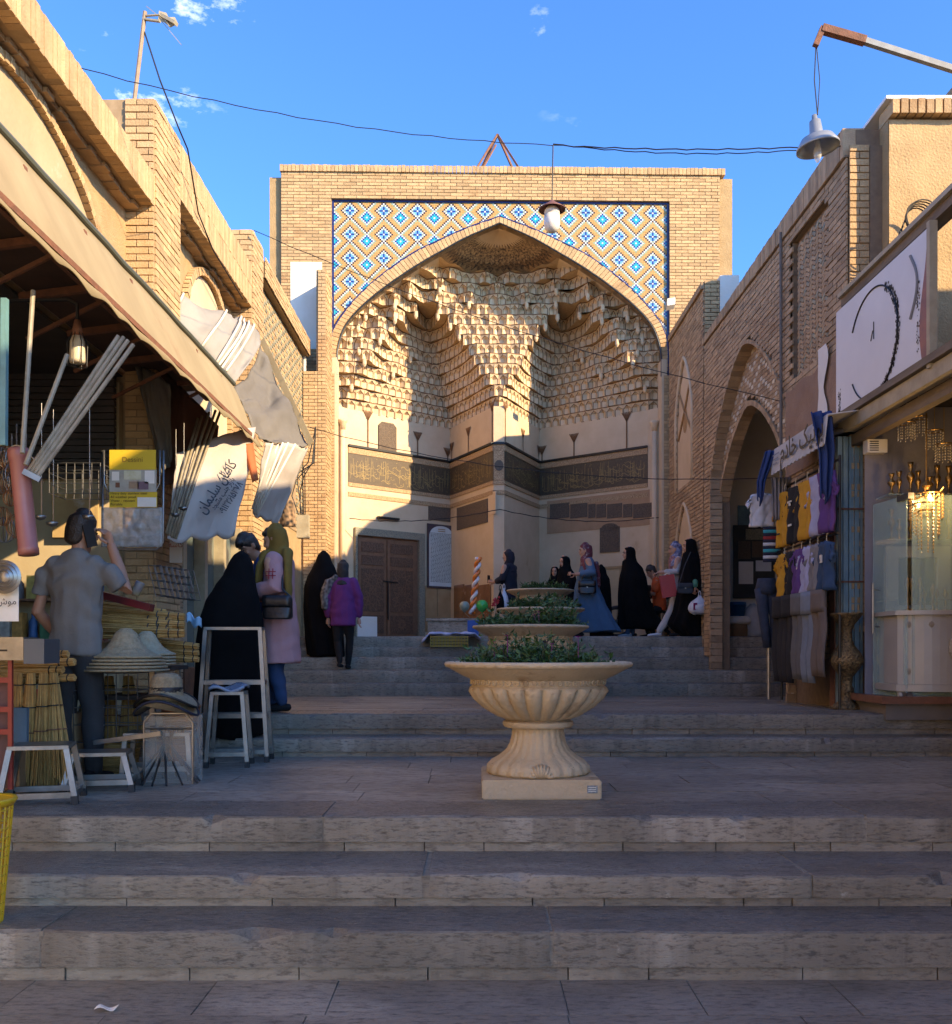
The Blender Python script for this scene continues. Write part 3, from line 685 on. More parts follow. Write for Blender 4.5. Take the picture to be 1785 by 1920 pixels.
# sunburst half dome
zr = Z1V + .0; M_ARAB = mat('arabesque_painting', (.5, .33, .16), (.06, .04, .03), 26, .8, det=1); M_ARAB2 = mat('dark_arabesque', (.03, .022, .02), (.3, .17, .07), 22, .8, det=1)
def dome_pt(u, v):
    """u along the half circle, v from rim to apex"""
    th = math.pi * u; z = lerp(zr, 9.34, v); w_ = max(.0, arch_w(z, aih)) * .995; q = .96 * (1 - v) ** .8
    return PF(-w_ * math.cos(th), .27 + (q) * math.sin(th) ** .9 if math.sin(th) > 0 else .27, z)
NU = 48; bands = [(0, .16, 0), (.16, .30, 1), (.30, .62, 2), (.62, 1.0, 0)]
dm = MB()
for i in range(NU):
    u0, u1 = i / NU, (i + 1) / NU; um = (u0 + u1) / 2; zz = .10
    # zigzag bands
    rows = [(0, 0), (.10, .20), (.26, .34), (.60, .70), (1, 1)]; mi_ = [0, 1, 2, 3]
    for r in range(4):
        lo0, lo1 = rows[r]; hi0, hi1 = rows[r + 1]
        alt = (i % 2 == 0)
        a = lo0 if alt else lo1; b = lo1 if alt else lo0; c = hi1 if alt else hi0; d = hi0 if alt else hi1
        n_ = 3
        for t in range(n_):
            f0, f1 = t / n_, (t + 1) / n_
            dm.poly([dome_pt(u0, lerp(a, d, f0)), dome_pt(u1, lerp(b, c, f0)), dome_pt(u1, lerp(b, c, f1)), dome_pt(u0, lerp(a, d, f1))], mi_[r])
dm.build('sunburst_half_dome', [M_ORN, M_ARAB2, M_ARAB, M_PLA], portal)
for p in bpy.data.objects['sunburst_half_dome'].data.polygons:
    pass
# ---------------------------------------------------------------- white patch, roof bits, tripod
wpz = [psz(545, 492), psz(604, 492), psz(604, 655), psz(545, 655)]
b_ = MB(); b_.frame(PF(wpz[0][0], -.02, wpz[2][1]), PU * (wpz[1][0] - wpz[0][0]), PB * .018, UP * (wpz[0][1] - wpz[2][1])); b_.build('whitewashed_patch', M_WHT, portal)
tri = MB(); c_ = PF(0, .4, 0); s0, z0 = psz(880, 318); s1, z1 = psz(990, 318); sa, za = psz(934, 222)
for q in (.25, .85):
    tri.bar(PF(s0, q, zTop), PF((s0 + s1) / 2, .55, za), .035, .035); tri.bar(PF(s1, q, zTop), PF((s0 + s1) / 2, .55, za), .035, .035)
tri.bar(PF(s0, .25, zTop + .03), PF(s1, .25, zTop + .03), .03, .03); tri.bar(PF(s0 + .12, .3, zTop), PF((s0 + s1) / 2 - .03, .55, za - .2), .03, .03)
tag(tri.build('roof_frame', M_RUST), 'rusty triangular iron frame standing on top of the portal roof', 'iron frame')
for px, hgt in ((735, .1), (788, .16)):
    s0, _ = psz(px, 320); st = MB(); st.tube([PF(s0, .3, zTop), PF(s0, .3, zTop + .12 + hgt)], .012, 6)
    tag(st.build('roof_rod', M_RUST), 'short iron rod on the portal roof, the ' + ('paler shorter one nearer the buttress' if hgt < .12 else 'taller one nearer the triangular frame'), 'iron rod')
# ================================================================ left side: arcade wall above the shops
XL, XR_ = -3.0, -3.27
def LZ(h): return EYE + h
lb = thing('left_arcade_building', 'sunlit brick and mud plaster arcade wall along the left side of the steps', 'building', (-3.3, 9, ZA))
YV = V((0, 1, 0)); NX = V((1, 0, 0))
random.seed(31)
body = MB()
body.frame((-6.5, -16, LZ(2.55)), (6.5 + XR_ - .02, 0, 0), (0, 24.95, 0), (0, 0, 1.83)); body.frame((-6.5, -6, 0), (.9, 0, 0), (0, 15, 0), (0, 0, LZ(2.5))); nw = MB(); nw.frame((-6.5, -16, 0), (6.5 + XR_ - .3, 0, 0), (0, 20.2, 0), (0, 0, LZ(2.5))); nw.build('near_wall', M_PLA, lb)
body.build('wall_core', M_MUD, lb)
b_ = MB(); b_.frame((-6.5, 9.0, 0), (6.5 + XR_ - .03, 0, 0), (0, 8.5, 0), (0, 0, LZ(5.05))); b_.build('wall_core', M_MUD, lb)
# ragged plaster skin, proud of the core, between the cornices
def skin(y0, y1, z0, z1, x, seed, m, nu=46, nv=24, amp=.02):
    s_ = MB(); s_.grid(lambda u, v: (x + amp * noise.fractal(V((lerp(y0, y1, u) * 3, lerp(z0, z1, v) * 3, seed)), 1, 2, 5), lerp(y0, y1, u), lerp(z0, z1, v)), nu, nv)
    return s_.build('plaster_skin', m, lb, True)
skin(3.0, 8.9, LZ(2.55), LZ(4.12), XR_ + .005, 3, M_MUD); skin(9.64, 12.8, LZ(2.0), LZ(4.56), XR_ + .005, 9, M_MUD)
def blind_arch(yc, hw, hs, ha, x, m, ring=.09, hb=2.0, p=2.0):
    """recess panel with a brick ring: yc centre, half width hw, springing hs, apex ha (heights above eye)"""
    pts = [(yc - hw, hb)] + [(yc - hw * math.copysign(abs(math.cos(t)) ** (2 / p), math.cos(t)), hs + (ha - hs) * math.sin(t) ** (2 / p)) for t in [math.pi * i / 28 for i in range(29)]] + [(yc + hw, hb)]
    pn = MB(); pn.poly([(x, y, LZ(h)) for y, h in reversed(pts)]); pn.build('plaster_panel', m, lb)
    q = along(pts, int(sum(math.dist(a, b) for a, b in zip(pts[:-1], pts[1:])) / .07))
    for i in range(len(q) - 1):
        a, b = V((0, *q[i])), V((0, *q[i + 1])); d = (b - a).normalized(); n = V((0, -d.z, d.y)); a2 = lerp(a, b, .07); b2 = lerp(a, b, .93); o = rnd(0, .012)
        rb = MB(); g_ = lambda p_, k, xx: (xx, p_.y + n.y * k, LZ(p_.z + n.z * k))
        v = [g_(a2, 0, x - .01), g_(b2, 0, x - .01), g_(b2, ring, x - .01), g_(a2, ring, x - .01), g_(a2, 0, x + .05 + o), g_(b2, 0, x + .05 + o), g_(b2, ring, x + .05 + o), g_(a2, ring, x + .05 + o)]
        rb.raw(v, [(7, 6, 5, 4), (4, 5, 1, 0), (5, 6, 2, 1), (6, 7, 3, 2), (7, 4, 0, 3)]); rb.build('arch_brick', M_BRK, lb)
blind_arch(6.75, 1.75, 2.6, 4.0, XR_ + .022, mat('aged_cream_plaster', (.47, .36, .215), (.38, .28, .16), 1.6, .85, .2, 25, c3=(.58, .5, .37), s3=1.2, t3=.6), .07, 2.56)
blind_arch(11.5, .95, 3.5, 4.42, XR_ + .022, M_PLA, .09)
def cornice(y0, y1, h0, h1, x=XL, deep=.3, parent=lb, m=M_BRK):
    """bricks laid upright along a projecting eave"""
    c = MB(); c.frame((x - deep, y0, LZ(h0) + .006), (deep - .012, 0, 0), (0, y1 - y0, 0), (0, 0, h1 - h0 - .02)); c.build('eave_core', M_MOR, parent)
    y = y0; n = 0; rows = max(1, round((h1 - h0) / .3)); rh = (h1 - h0) / rows
    while y < y1 - .02:
        for r in range(rows):
            dz = rnd(-.006, .006); k = MB(); k.frame((x - .11, y + .003, LZ(h0) + rh * r + .004 + (dz if r == 0 else 0)), (.11 + rnd(0, .008), 0, 0), (0, .062, 0), (0, 0, rh - .008)); k.build('eave_brick', m, parent)
        if n % 2 == 0:
            k = MB(); k.frame((x - deep, y + .003, LZ(h0) - .03 - rnd(0, .02)), (deep - .13 - rnd(0, .04), 0, 0), (0, .125, 0), (0, 0, .036)); k.build('eave_brick', M_BRKR, parent)
        y += .068; n += 1
cornice(5.2, 8.9, 4.11, 4.41); cornice(9.64, 12.75, 4.55, 5.12)
def pier(y0, y1, h1, x=XL, x2=XR_, z0=.5, bh=.066, sing=60, xb=-.6):
    c = MB(); c.frame((x2 + xb, y0 + .012, z0), (x - x2 - xb - .012, 0, 0), (0, y1 - y0 - .012, 0), (0, 0, LZ(h1) - z0)); c.build('pier_core', M_MOR, lb)
    bricks(lb, (x, y0, z0), YV, UP, y1 - y0, LZ(h1) - z0, M_BRK, M_MOR, .22, bh, singles=sing, dep=.016)
    bricks(lb, (x2, y0, z0), NX, UP, x - x2, LZ(h1) - z0, M_BRK, M_MOR, .22, bh, singles=sing, dep=.016)
pier(8.9, 9.64, 5.12); pier(12.78, 13.4, 5.6, bh=.07)
# far patterned bay
b_ = MB(); b_.frame((-6.2, 13.3, 0), (6.2 - 3.1, 0, 0), (0, 3.75, 0), (0, 0, LZ(5.48))); b_.build('wall_core', M_MUD, lb)
M_GLZ = mat('dull_green_glaze', (.19, .22, .16), (.3, .26, .18), 30, .5, island=.3)
def pattern_bay(x, y0, y1, z0, z1, U, keep=None, parent=None, m=M_BRK, m2=None, per=4, bl=.11, bh=.062):
    """small headers, every few glazed in diagonal rows"""
    A = MB(); B = MB(); o = V((x, y0 if U.y > 0 else y1, z0)); N = U.cross(UP); W_ = y1 - y0; nr = int((z1 - z0) / bh); nc = int(W_ / bl)
    for r in range(nr):
        for c in range(nc):
            if keep and not keep(y0 + (c + .5) * bl if U.y > 0 else y1 - (c + .5) * bl, z0 + (r + .5) * bh): continue
            gl_ = (c + r) % per == 0 or (c - r) % per == 0
            (B if gl_ else A).frame(o + U * (c * bl + .005) + UP * (r * bh + .005), U * (bl - .01), UP * (bh - .01), N * (.012 + (.006 if gl_ else 0)), 0, False)
    A.build('patterned_brickwork', m, parent, kind='stuff'); B.build('glazed_headers', m2 or M_GLZ, parent, kind='stuff')
    mb_ = MB(); mb_.poly([o, o + U * W_, o + U * W_ + UP * (z1 - z0), o + UP * (z1 - z0)]); mb_.build('mortar_bed', M_MOR, parent)
def k3(y, z):
    t = (y - 15.3) / 1.05; zz = z - EYE
    return not (abs(t) < 1 and zz < 3.0 + 1.0 * math.sqrt(max(0, 1 - t * t)))
pattern_bay(-3.09, 13.4, 17.0, LZ(2), LZ(5.22), YV, k3, lb)
pattern_bay(-3.2, 14.2, 16.4, LZ(1.6), LZ(4.1), YV, None, lb, M_BRK, mat('cream_glaze', (.6, .55, .45), rough=.4), 3)
blind_arch(15.3, 1.05, 3.0, 4.0, -3.195, M_MUD, .06, 1.6)
c = MB(); c.frame((-3.4, 13.4, LZ(5.2)), (.42, 0, 0), (0, 3.65, 0), (0, 0, .25)); c.build('eave_core', M_MOR, lb)
bricks(lb, (-2.965, 13.4, LZ(5.2)), YV, UP, 3.65, .29, M_BRK, M_MOR, .2, .064, vert=False, dep=.012)
ws = MB(); ws.frame((-3.07, 17.0, 1.6), (.035, 0, 0), (0, .1, 0), (0, 0, LZ(5.2) - 1.6)); ws.build('white_joint', M_WHT, lb)
# wing pier between arcade and portal
wg = thing('portal_side_pier', 'narrow brick pier between the left arcade wall and the portal', 'brick pier', (-2.9, 17, ZT))
c = MB(); c.frame((-3.3, 16.92, 1.0), (.49, 0, 0), (0, .64, 0), (0, 0, LZ(4.9) - 1.0)); c.frame((-2.83, 16.92, 1.0), (.16, 0, 0), (0, .62, 0), (0, 0, LZ(6.7) - 1.0)); c.build('pier_core', M_MOR, wg)
bricks(wg, (-3.06, 16.9, 1.2), NX, UP, .26, LZ(4.9) - 1.2, M_BRK, M_MOR, .2, .062, singles=60, dep=.012); bricks(wg, (-2.8, 16.9, 1.2), NX, UP, .14, LZ(6.7) - 1.2, M_BRK, M_MOR, .14, .062, dep=.012); bricks(wg, (-2.66, 16.9, 1.2), YV, UP, .66, LZ(6.7) - 1.2, M_BRK, M_MOR, .2, .062, singles=60, dep=.012)
# ================================================================ right side
rb_ = thing('right_arcade_building', 'shaded brown brick arcade wall with a tall pointed arch along the right side', 'building', (3.6, 12, ZB))
XB = 3.5; NY = V((0, -1, 0))
random.seed(41)
# far bay with the big arch (14.6 .. 10.78) and near bay (10.78 .. 8.98); bricks face -X, so the wall runs towards -Y
yc, hwO, hsO, haO = 12.45, 1.78, 2.5, 4.0
def arch_h(t, hs, ha, p=1.55): return hs + (ha - hs) * (1 - abs(t) ** p) ** (1 / 1.35) if abs(t) < 1 else -9
def kO(y, z): return not (z - EYE < arch_h((y - yc) / hwO, hsO, haO))
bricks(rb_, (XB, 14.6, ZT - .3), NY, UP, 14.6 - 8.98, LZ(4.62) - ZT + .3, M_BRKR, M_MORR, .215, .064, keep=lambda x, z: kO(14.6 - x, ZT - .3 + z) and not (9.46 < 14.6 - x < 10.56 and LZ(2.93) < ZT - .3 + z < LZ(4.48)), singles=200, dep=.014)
# recessed herringbone panel
rp = MB(); rp.poly([(XB + .06, 10.56, LZ(2.93)), (XB + .06, 9.46, LZ(2.93)), (XB + .06, 9.46, LZ(4.48)), (XB + .06, 10.56, LZ(4.48))])
rp.build('panel_bed', M_MORR, rb_)
fr_ = MB()
for o, a, bb in (((XB + .0, 9.46, LZ(2.93)), (0, 0, 1.55), (.07, 0, 0)), ((XB, 10.56, LZ(2.93)), (0, 0, 1.55), (.07, 0, 0)), ((XB, 9.46, LZ(4.48)), (0, 1.1, 0), (.07, 0, 0)), ((XB, 9.46, LZ(2.93)), (0, 1.1, 0), (.07, 0, 0))):
    o = V(o); fr_.poly([o, o + V(a), o + V(a) + V(bb), o + V(bb)])
fr_.build('panel_reveal', M_MORR, rb_)
hb_ = MB(); hg = MB()
for r in range(60):
    for c in range(12):
        y = 10.52 - c * .092; z = LZ(2.95) + r * .0255 * 1.0
        up_ = 1 if c % 2 else -1
        if r % 2: continue
        ctr = V((XB + .058, y - .046, z + .02)); d = V((0, .09, .052 * up_)); n = V((0, -.052 * up_, .09)).normalized() * .036
        if ctr.z > LZ(4.44): continue
        (hg if (r // 2 + abs(c - 6) * 1) % 7 == 0 else hb_).frame(ctr - d / 2 - n / 2, d * .94, n, V((-.016, 0, 0)), 0, False)
hb_.build('herringbone_bricks', M_BRKR, rb_, kind='stuff'); hg.build('glazed_bricks', M_GLZ, rb_, kind='stuff')
# coping band
c = MB(); c.frame((XB - .03, 8.98, LZ(4.62)), (.9, 0, 0), (0, 5.62, 0), (0, 0, .02)); c.build('band_bed', M_MORR, rb_)
y = 9.0
while y < 14.56:
    zt = LZ(lerp(4.9, 4.72, (y - 9) / 5.6)); k = MB(); k.frame((XB - .04 - rnd(0, .008), y, LZ(4.625)), (.2, 0, 0), (0, .066, 0), (0, 0, zt - LZ(4.625))); k.build('coping_brick', M_BRKR, rb_); y += .072
core = MB(); core.frame((XB + .08, 8.99, LZ(3.02)), (3.5, 0, 0), (0, 1.78, 0), (0, 0, 1.86)); core.frame((XB + .02, 8.99, ZB), (.05, 0, 0), (0, .45, 0), (0, 0, LZ(4.6) - ZB)); core.frame((XB + .9, 10.8, LZ(4.02)), (3, 0, 0), (0, 3.8, 0), (0, 0, .7)); core.frame((XB + .3, 10.75, LZ(4.02)), (.62, 0, 0), (0, 3.85, 0), (0, 0, .7))
core.frame((XB + .05, 14.25, ZB), (.24, 0, 0), (0, .34, 0), (0, 0, LZ(4.65) - ZB)); core.frame((XB + 2.2, 8.99, .5), (.3, 0, 0), (0, 5.6, 0), (0, 0, 5.4))
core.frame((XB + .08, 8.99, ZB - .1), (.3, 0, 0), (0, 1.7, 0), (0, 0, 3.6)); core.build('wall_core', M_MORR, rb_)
# outer arch reveal (soffit) and the zigzag tympanum set back, with the inner arch cut in it
def arch_pts(yc, hw, hs, ha, n=30, p=1.55, base=-1.0):
    return [(yc + hw, base)] + [(yc + hw * t, arch_h(t * .9999, hs, ha, p)) for t in [math.cos(math.pi * i / n) for i in range(n + 1)]] + [(yc - hw, base)]
po = arch_pts(yc, hwO, hsO, haO); XT = XB + .15
n_ = along(po, 120)
for i in range(120):
    a, b = n_[i], n_[i + 1]; k = MB(); a2 = (lerp(a[0], b[0], .05), lerp(a[1], b[1], .05)); b2 = (lerp(a[0], b[0], .95), lerp(a[1], b[1], .95))
    d = V((0, b[0] - a[0], b[1] - a[1])).normalized(); n = V((0, d.z, -d.y)) * -.05; x0 = XB - .022 + rnd(-.004, .004)
    v = [V((x0, a2[0], LZ(a2[1]))), V((x0, b2[0], LZ(b2[1]))), V((XT + .01, b2[0], LZ(b2[1]))), V((XT + .01, a2[0], LZ(a2[1])))]
    k.raw(v + [p + n for p in v], [(0, 1, 2, 3), (7, 6, 5, 4), (0, 4, 5, 1), (1, 5, 6, 2), (3, 7, 4, 0)]); k.build('arch_brick', M_BRKR, rb_)
yi, hwI, hsI, haI = 12.75, 1.72, 1.9, 3.3
tb = MB(); za = MB(); zb_ = MB(); bl, bh = .1, .058
mbed = MB()
for r in range(int(5.2 / bh)):
    for c in range(int(2 * hwO / bl)):
        y = yc + hwO - (c + .5) * bl; h = -1.0 + (r + .5) * bh
        if h > arch_h((y - yc) / hwO, hsO, haO) or h < arch_h((y - yi) / hwI, hsI, haI) + .03: continue
        zig = (abs((c % 8) - 4) + r) % 4 == 0
        (zb_ if zig else za).frame((XT, y + bl / 2 - .005, LZ(h - bh / 2 + .004)), (0, -bl + .01, 0), (0, 0, bh - .008), (-.012, 0, 0), 0, False)
        mbed.poly([(XT, y + bl / 2, LZ(h - bh / 2)), (XT, y - bl / 2, LZ(h - bh / 2)), (XT, y - bl / 2, LZ(h + bh / 2)), (XT, y + bl / 2, LZ(h + bh / 2))])
za.build('tympanum_bricks', M_BRKR, rb_, kind='stuff'); zb_.build('white_glazed_bricks', mat('dull_white_glaze', (.55, .5, .4), rough=.45, island=.15), rb_, kind='stuff'); mbed.build('tympanum_bed', M_MORR, rb_)
pi_ = arch_pts(yi, hwI, hsI, haI); n_ = along(pi_, 100)
for i in range(100):
    a, b = n_[i], n_[i + 1]; k = MB(); a2 = (lerp(a[0], b[0], .05), lerp(a[1], b[1], .05)); b2 = (lerp(a[0], b[0], .95), lerp(a[1], b[1], .95))
    d = V((0, b[0] - a[0], b[1] - a[1])).normalized(); n = V((0, d.z, -d.y)) * -.07; x0 = XT - .03 + rnd(-.004, .004)
    v = [V((x0, a2[0], LZ(a2[1]))), V((x0, b2[0], LZ(b2[1]))), V((XT + .13, b2[0], LZ(b2[1]))), V((XT + .13, a2[0], LZ(a2[1])))]
    k.raw(v + [p + n for p in v], [(0, 1, 2, 3), (7, 6, 5, 4), (0, 4, 5, 1), (1, 5, 6, 2), (3, 7, 4, 0)]); k.build('inner_arch_brick', M_BRKR, rb_)
# passage behind the arch: pale plaster walls
ps = MB(); ps.poly([(XB + .2, 15.9, .5), (6.2, 15.9, .5), (6.2, 15.9, 6), (XB + .2, 15.9, 6)]); ps.poly([(5.6, 15.9, .5), (5.6, 8.9, .5), (5.6, 8.9, 6), (5.6, 15.9, 6)]); ps.poly([(XB + .3, 8.9, LZ(3.9)), (6.2, 8.9, LZ(3.9)), (6.2, 15.9, LZ(3.9)), (XB + .3, 15.9, LZ(3.9))])
ps.build('passage_wall', M_WHT, rb_)
dp = MB(); dp.tube([(XB - .05, 10.8, LZ(-.3)), (XB - .05, 10.8, LZ(4.7))], .018, 8); dp.build('drainpipe', mat('grey_pipe', (.13, .105, .08), rough=.6), rb_)
# mud render patch and whitewash smear above the clothes stall
s_ = MB(); s_.grid(lambda u, v: (XB - .03 - .012 * noise.noise(V((u * 7, v * 7, 2))), lerp(10.7, 9.02, u) , LZ(lerp(1.9, 2.85 + .08 * noise.noise(V((u * 5, 1, 1))), v))), 24, 14); s_.build('mud_render_patch', mat('brown_mud_render', (.33, .21, .13), (.26, .16, .1), 4, .95, .4, 50), rb_, True)
s_ = MB(); s_.grid(lambda u, v: (XB - .055, lerp(9.62, 9.4, u) + .05 * noise.noise(V((v * 4, u * 2, 5))) * (1 + (u > .5)), LZ(lerp(1.9, 3.0, v))), 6, 16); s_.build('whitewash_smear', M_WHT, rb_)
# sunlit plaster gable facing the camera
gb = thing('plastered_gable', 'sunlit ochre plaster gable with a brick edge above the white oval sign', 'building', (4, 9, 1))
c = MB(); c.frame((XB + .30, 8.8, .9), (5, 0, 0), (0, .2, 0), (0, 0, LZ(4.87) - .9)); c.build('gable_core', M_MUD, gb)
s_ = MB(); s_.grid(lambda u, v: (lerp(XB + .30, 8, u), 8.78 + .012 * noise.fractal(V((u * 14, v * 14, 4)), 1, 2, 4), LZ(lerp(1.5, 4.86, v))), 50, 40); s_.build('plaster_skin', mat('ochre_gable_plaster', (.52, .37, .19), (.43, .29, .14), 3.2, .95, .5, 45, c3=(.6, .46, .27), s3=1.6, t3=.58), gb, True)
x = XB + .30
while x < 7:
    k = MB(); k.frame((x, 8.70, LZ(4.88)), (.062 + rnd(-.004, .004), 0, 0), (0, .3, 0), (0, 0, .13 + rnd(-.008, .008))); k.build('coping_brick', M_BRK, gb); x += .078
c = MB(); c.frame((XB + .25, 8.72, LZ(5.02)), (4, 0, 0), (0, .6, 0), (0, 0, .03)); c.build('roof_membrane', mat('white_membrane', (.75, .75, .74), rough=.6), gb)
bricks(gb, (XB - .0, 8.96, 1.6), NX, UP, .19, LZ(4.72) - 1.6, M_BRK, M_MOR, .19, .066, singles=40, dep=.014); c = MB(); c.frame((XB + .19, 8.93, 1.6), (.12, 0, 0), (0, .2, 0), (0, 0, LZ(4.7) - 1.6)); c.build('edge_joint', M_MORR, gb)
# wing wall of the portal on the right with two blind arches
wr = thing('portal_wing_wall', 'brick wing wall with two blind arches beside the portal, right', 'building', (3.7, 16, ZT))
XW = 3.57
c = MB(); c.frame((XW + .02, 14.93, 1.2), (.25, 0, 0), (0, 2.66, 0), (0, 0, LZ(5.62) - 1.2)); c.frame((XW + .02, 14.95, LZ(4.0)), (1.2, 0, 0), (0, .5, 0), (0, 0, 1.6)); c.build('wall_core', M_MORR, wr)
def wa(y, h, yc_, hw, hs, ha, hb): return abs(y - yc_) < hw and hb < h < arch_h((y - yc_) / hw, hs, ha, 1.4)
def kw(x, z):
    y = 17.58 - x; h = 1.2 + z - EYE
    return not (wa(y, h, 16.35, .62, 4.0, 4.95, 2.75) or wa(y, h, 16.35, .62, 1.7, 2.45, .0))
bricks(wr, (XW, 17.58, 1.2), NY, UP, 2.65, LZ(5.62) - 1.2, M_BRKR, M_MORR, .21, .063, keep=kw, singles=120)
for hb, hs, ha in ((2.75, 4.0, 4.95), (0, 1.7, 2.45)):
    pp = [(16.35 + .64, hb)] + [(16.35 + .64 * t, arch_h(t * .9999, hs, ha + .02, 1.4)) for t in [math.cos(math.pi * i / 20) for i in range(21)]] + [(16.35 - .64, hb)]
    pn = MB(); pn.poly([(XW + .015, y, LZ(h)) for y, h in pp]); pn.build('arch_panel', M_PLA, wr)
    rg = MB(); rg.tube([(XW - .01, y, LZ(h)) for y, h in pp], .035, 6); rg.build('arch_moulding', M_PLA, wr, True)
    for k_ in range(2):
        st = MB(); sg = 1 if k_ else -1; st.tube([(XW, 16.35 + sg * .5, LZ(hb + .9)), (XW, 16.35, LZ(hb + 1.3)), (XW, 16.35 - sg * .45, LZ(hb + 1.75))], .018, 5); st.build('painted_strapwork', M_ORN, wr)
md = MB(); md.poly([(XW + .008, 16.35 + .16 * math.cos(t), LZ(3.9) + .22 * math.sin(t)) for t in [-2 * math.pi * i / 16 for i in range(16)]]); md.build('painted_medallion', M_ORN, wr)
bricks(wr, (XW, 14.93, 1.2), NX, UP, .24, LZ(5.75) - 1.2, M_BRK, M_MOR, .2, .063, singles=60)
c = MB(); c.frame((XW + .24, 14.9, LZ(4.2)), (.3, 0, 0), (0, .5, 0), (0, 0, 1.62)); c.build('whitewashed_stack', M_WHT, wr)
c = MB(); c.frame((XW - .05, 14.93, LZ(5.62)), (.28, 0, 0), (0, 2.6, 0), (0, 0, .1)); c.build('coping', M_BRKR, wr)
fl = MB(); q = hit(1276, 566, (XW, 0, 0), NX); fl.frame((XW - .25, q.y - .1, q.z - .1), (.16, .1, .06), (0, .14, -.04), (0, 0, .12)); tag(fl.build('flood_lamp', mat('grey_lamp_housing', (.45, .42, .36), rough=.5)), 'small grey floodlight fixed to the wing wall below the mosaic', 'floodlight')
bh_ = MB(); bh_.frame((4.7, 17.9, 1), (3, 0, 0), (0, 1, 0), (0, 0, LZ(6.5) - 1)); tag(bh_.build('rear_house', M_BRKR), 'plain brown house wall just showing between portal and right arcade', 'building')

# vaulted bazaar roof further back on the right: it throws the curved shade on the portal doors
vb = thing('bazaar_hall', 'tall vaulted brick hall behind the right arcade, hidden by the gable', 'building', (6.5, 12, 1))
c = MB(); c.frame((5.35, 9.2, 1), (4, 0, 0), (0, 5.2, 0), (0, 0, LZ(6.3) - 1)); c.build('hall_body', M_BRKR, vb)
c = MB(); c.lathe([(1.0, 0), (.98, .25), (.85, .5), (.6, .72), (.3, .85), (.02, .9)], 24, (6.4, 13.1, LZ(6.3))); c.build('hall_dome', M_BRKR, vb, True)
# ================================================================ lettering helper (joined Persian letter forms)
AR = {'ب': (0xFE8F, 4), 'ت': (0xFE95, 4), 'خ': (0xFEA5, 4), 'ا': (0xFE8D, 2), 'د': (0xFEA9, 2), 'م': (0xFEE1, 4), 'ش': (0xFEB5, 4), 'ن': (0xFEE5, 4), 'س': (0xFEB1, 4), 'ل': (0xFEDD, 4), 'و': (0xFEED, 2), 'ر': (0xFEAD, 2), 'ی': (0xFBFC, 4), 'ک': (0xFB8E, 4), 'ط': (0xFEC1, 4), 'ه': (0xFEE9, 4), 'ص': (0xFEB9, 4), 'ج': (0xFE9D, 4)}
def shape(s):
    out = []
    for i, ch in enumerate(s):
        if ch not in AR: out.append(ch); continue
        b, n = AR[ch]; pj = i > 0 and s[i - 1] in AR and AR[s[i - 1]][1] == 4; nj = i < len(s) - 1 and s[i + 1] in AR and n == 4
        out.append(chr(b + (3 if pj and nj else 1 if pj else 2 if nj else 0)))
    return ''.join(reversed(out))
def lettering(txt, height, o, U, Vv, m, parent, name='lettering', align='CENTER', bold=.0):
    cu = bpy.data.curves.new(name, 'FONT'); cu.body = txt; cu.size = 1; cu.align_x = align; cu.align_y = 'CENTER'; cu.offset = bold; cu.extrude = .004
    t = bpy.data.objects.new('t', cu); COL.objects.link(t); dg = bpy.context.evaluated_depsgraph_get(); me = bpy.data.meshes.new_from_object(t.evaluated_get(dg)); bpy.data.objects.remove(t)
    U = V(U).normalized(); Vv = V(Vv).normalized(); N = U.cross(Vv)
    M_ = Matrix((( U.x, Vv.x, N.x, o[0]), (U.y, Vv.y, N.y, o[1]), (U.z, Vv.z, N.z, o[2]), (0, 0, 0, 1))) @ Matrix.Diagonal((height, height, height, 1))
    me.transform(M_); me.materials.clear(); me.materials.append(m); return link(name, me, parent)
# ================================================================ right: lamp shop
random.seed(51)
shop = thing('lamp_shop', 'chandelier shop with glass door, beams and big white sign at the right edge', 'shop', (4, 7.5, LZ(-.45)))
M_BEAM = mat('weathered_beam', (.22, .17, .11), (.13, .095, .06), 9, .8, .3, 40, stretch=(1, .2, 1)); M_CREAMB = mat('cream_beam', (.42, .36, .24), (.3, .25, .16), 7, .6, .15, 40)
M_GREYP = mat('grey_lilac_paint', (.24, .23, .26), (.19, .18, .2), 3, .7, .1, 30, c3=(.42, .42, .42), s3=2.5, t3=.66)
c = MB(); c.frame((XB + .12, -.6, 0), (8, 0, 0), (0, 7.2, 0), (0, 0, LZ(5.1))); c.build('upper_storey', M_MUD, shop)
c = MB(); c.frame((XB - .03, 8.08, ZB - .05), (3, 0, 0), (0, .67, 0), (0, 0, LZ(-.46) - ZB + .05)); c.build('shop_floor', mat('shop_floor_stone', (.2, .17, .14), (.14, .12, .1), 4, .5), shop)
th_ = MB(); th_.bar((XB - .05, 8.06, LZ(-.44)), (XB - .05, 8.75, LZ(-.44)), .07, .06); th_.bar((XB - .09, 8.05, LZ(-.44)), (6, 8.05, LZ(-.44)), .07, .06); th_.build('threshold_plank', mat('red_brown_plank', (.22, .09, .045), (.14, .06, .03), 12, .7, .3), shop)
c = MB(); c.poly([(XB + .05, 8.72, LZ(-.5)), (6.5, 8.72, LZ(-.5)), (6.5, 8.72, LZ(2.6)), (XB + .05, 8.72, LZ(2.6))]); c.build('side_wall', M_GREYP, shop)
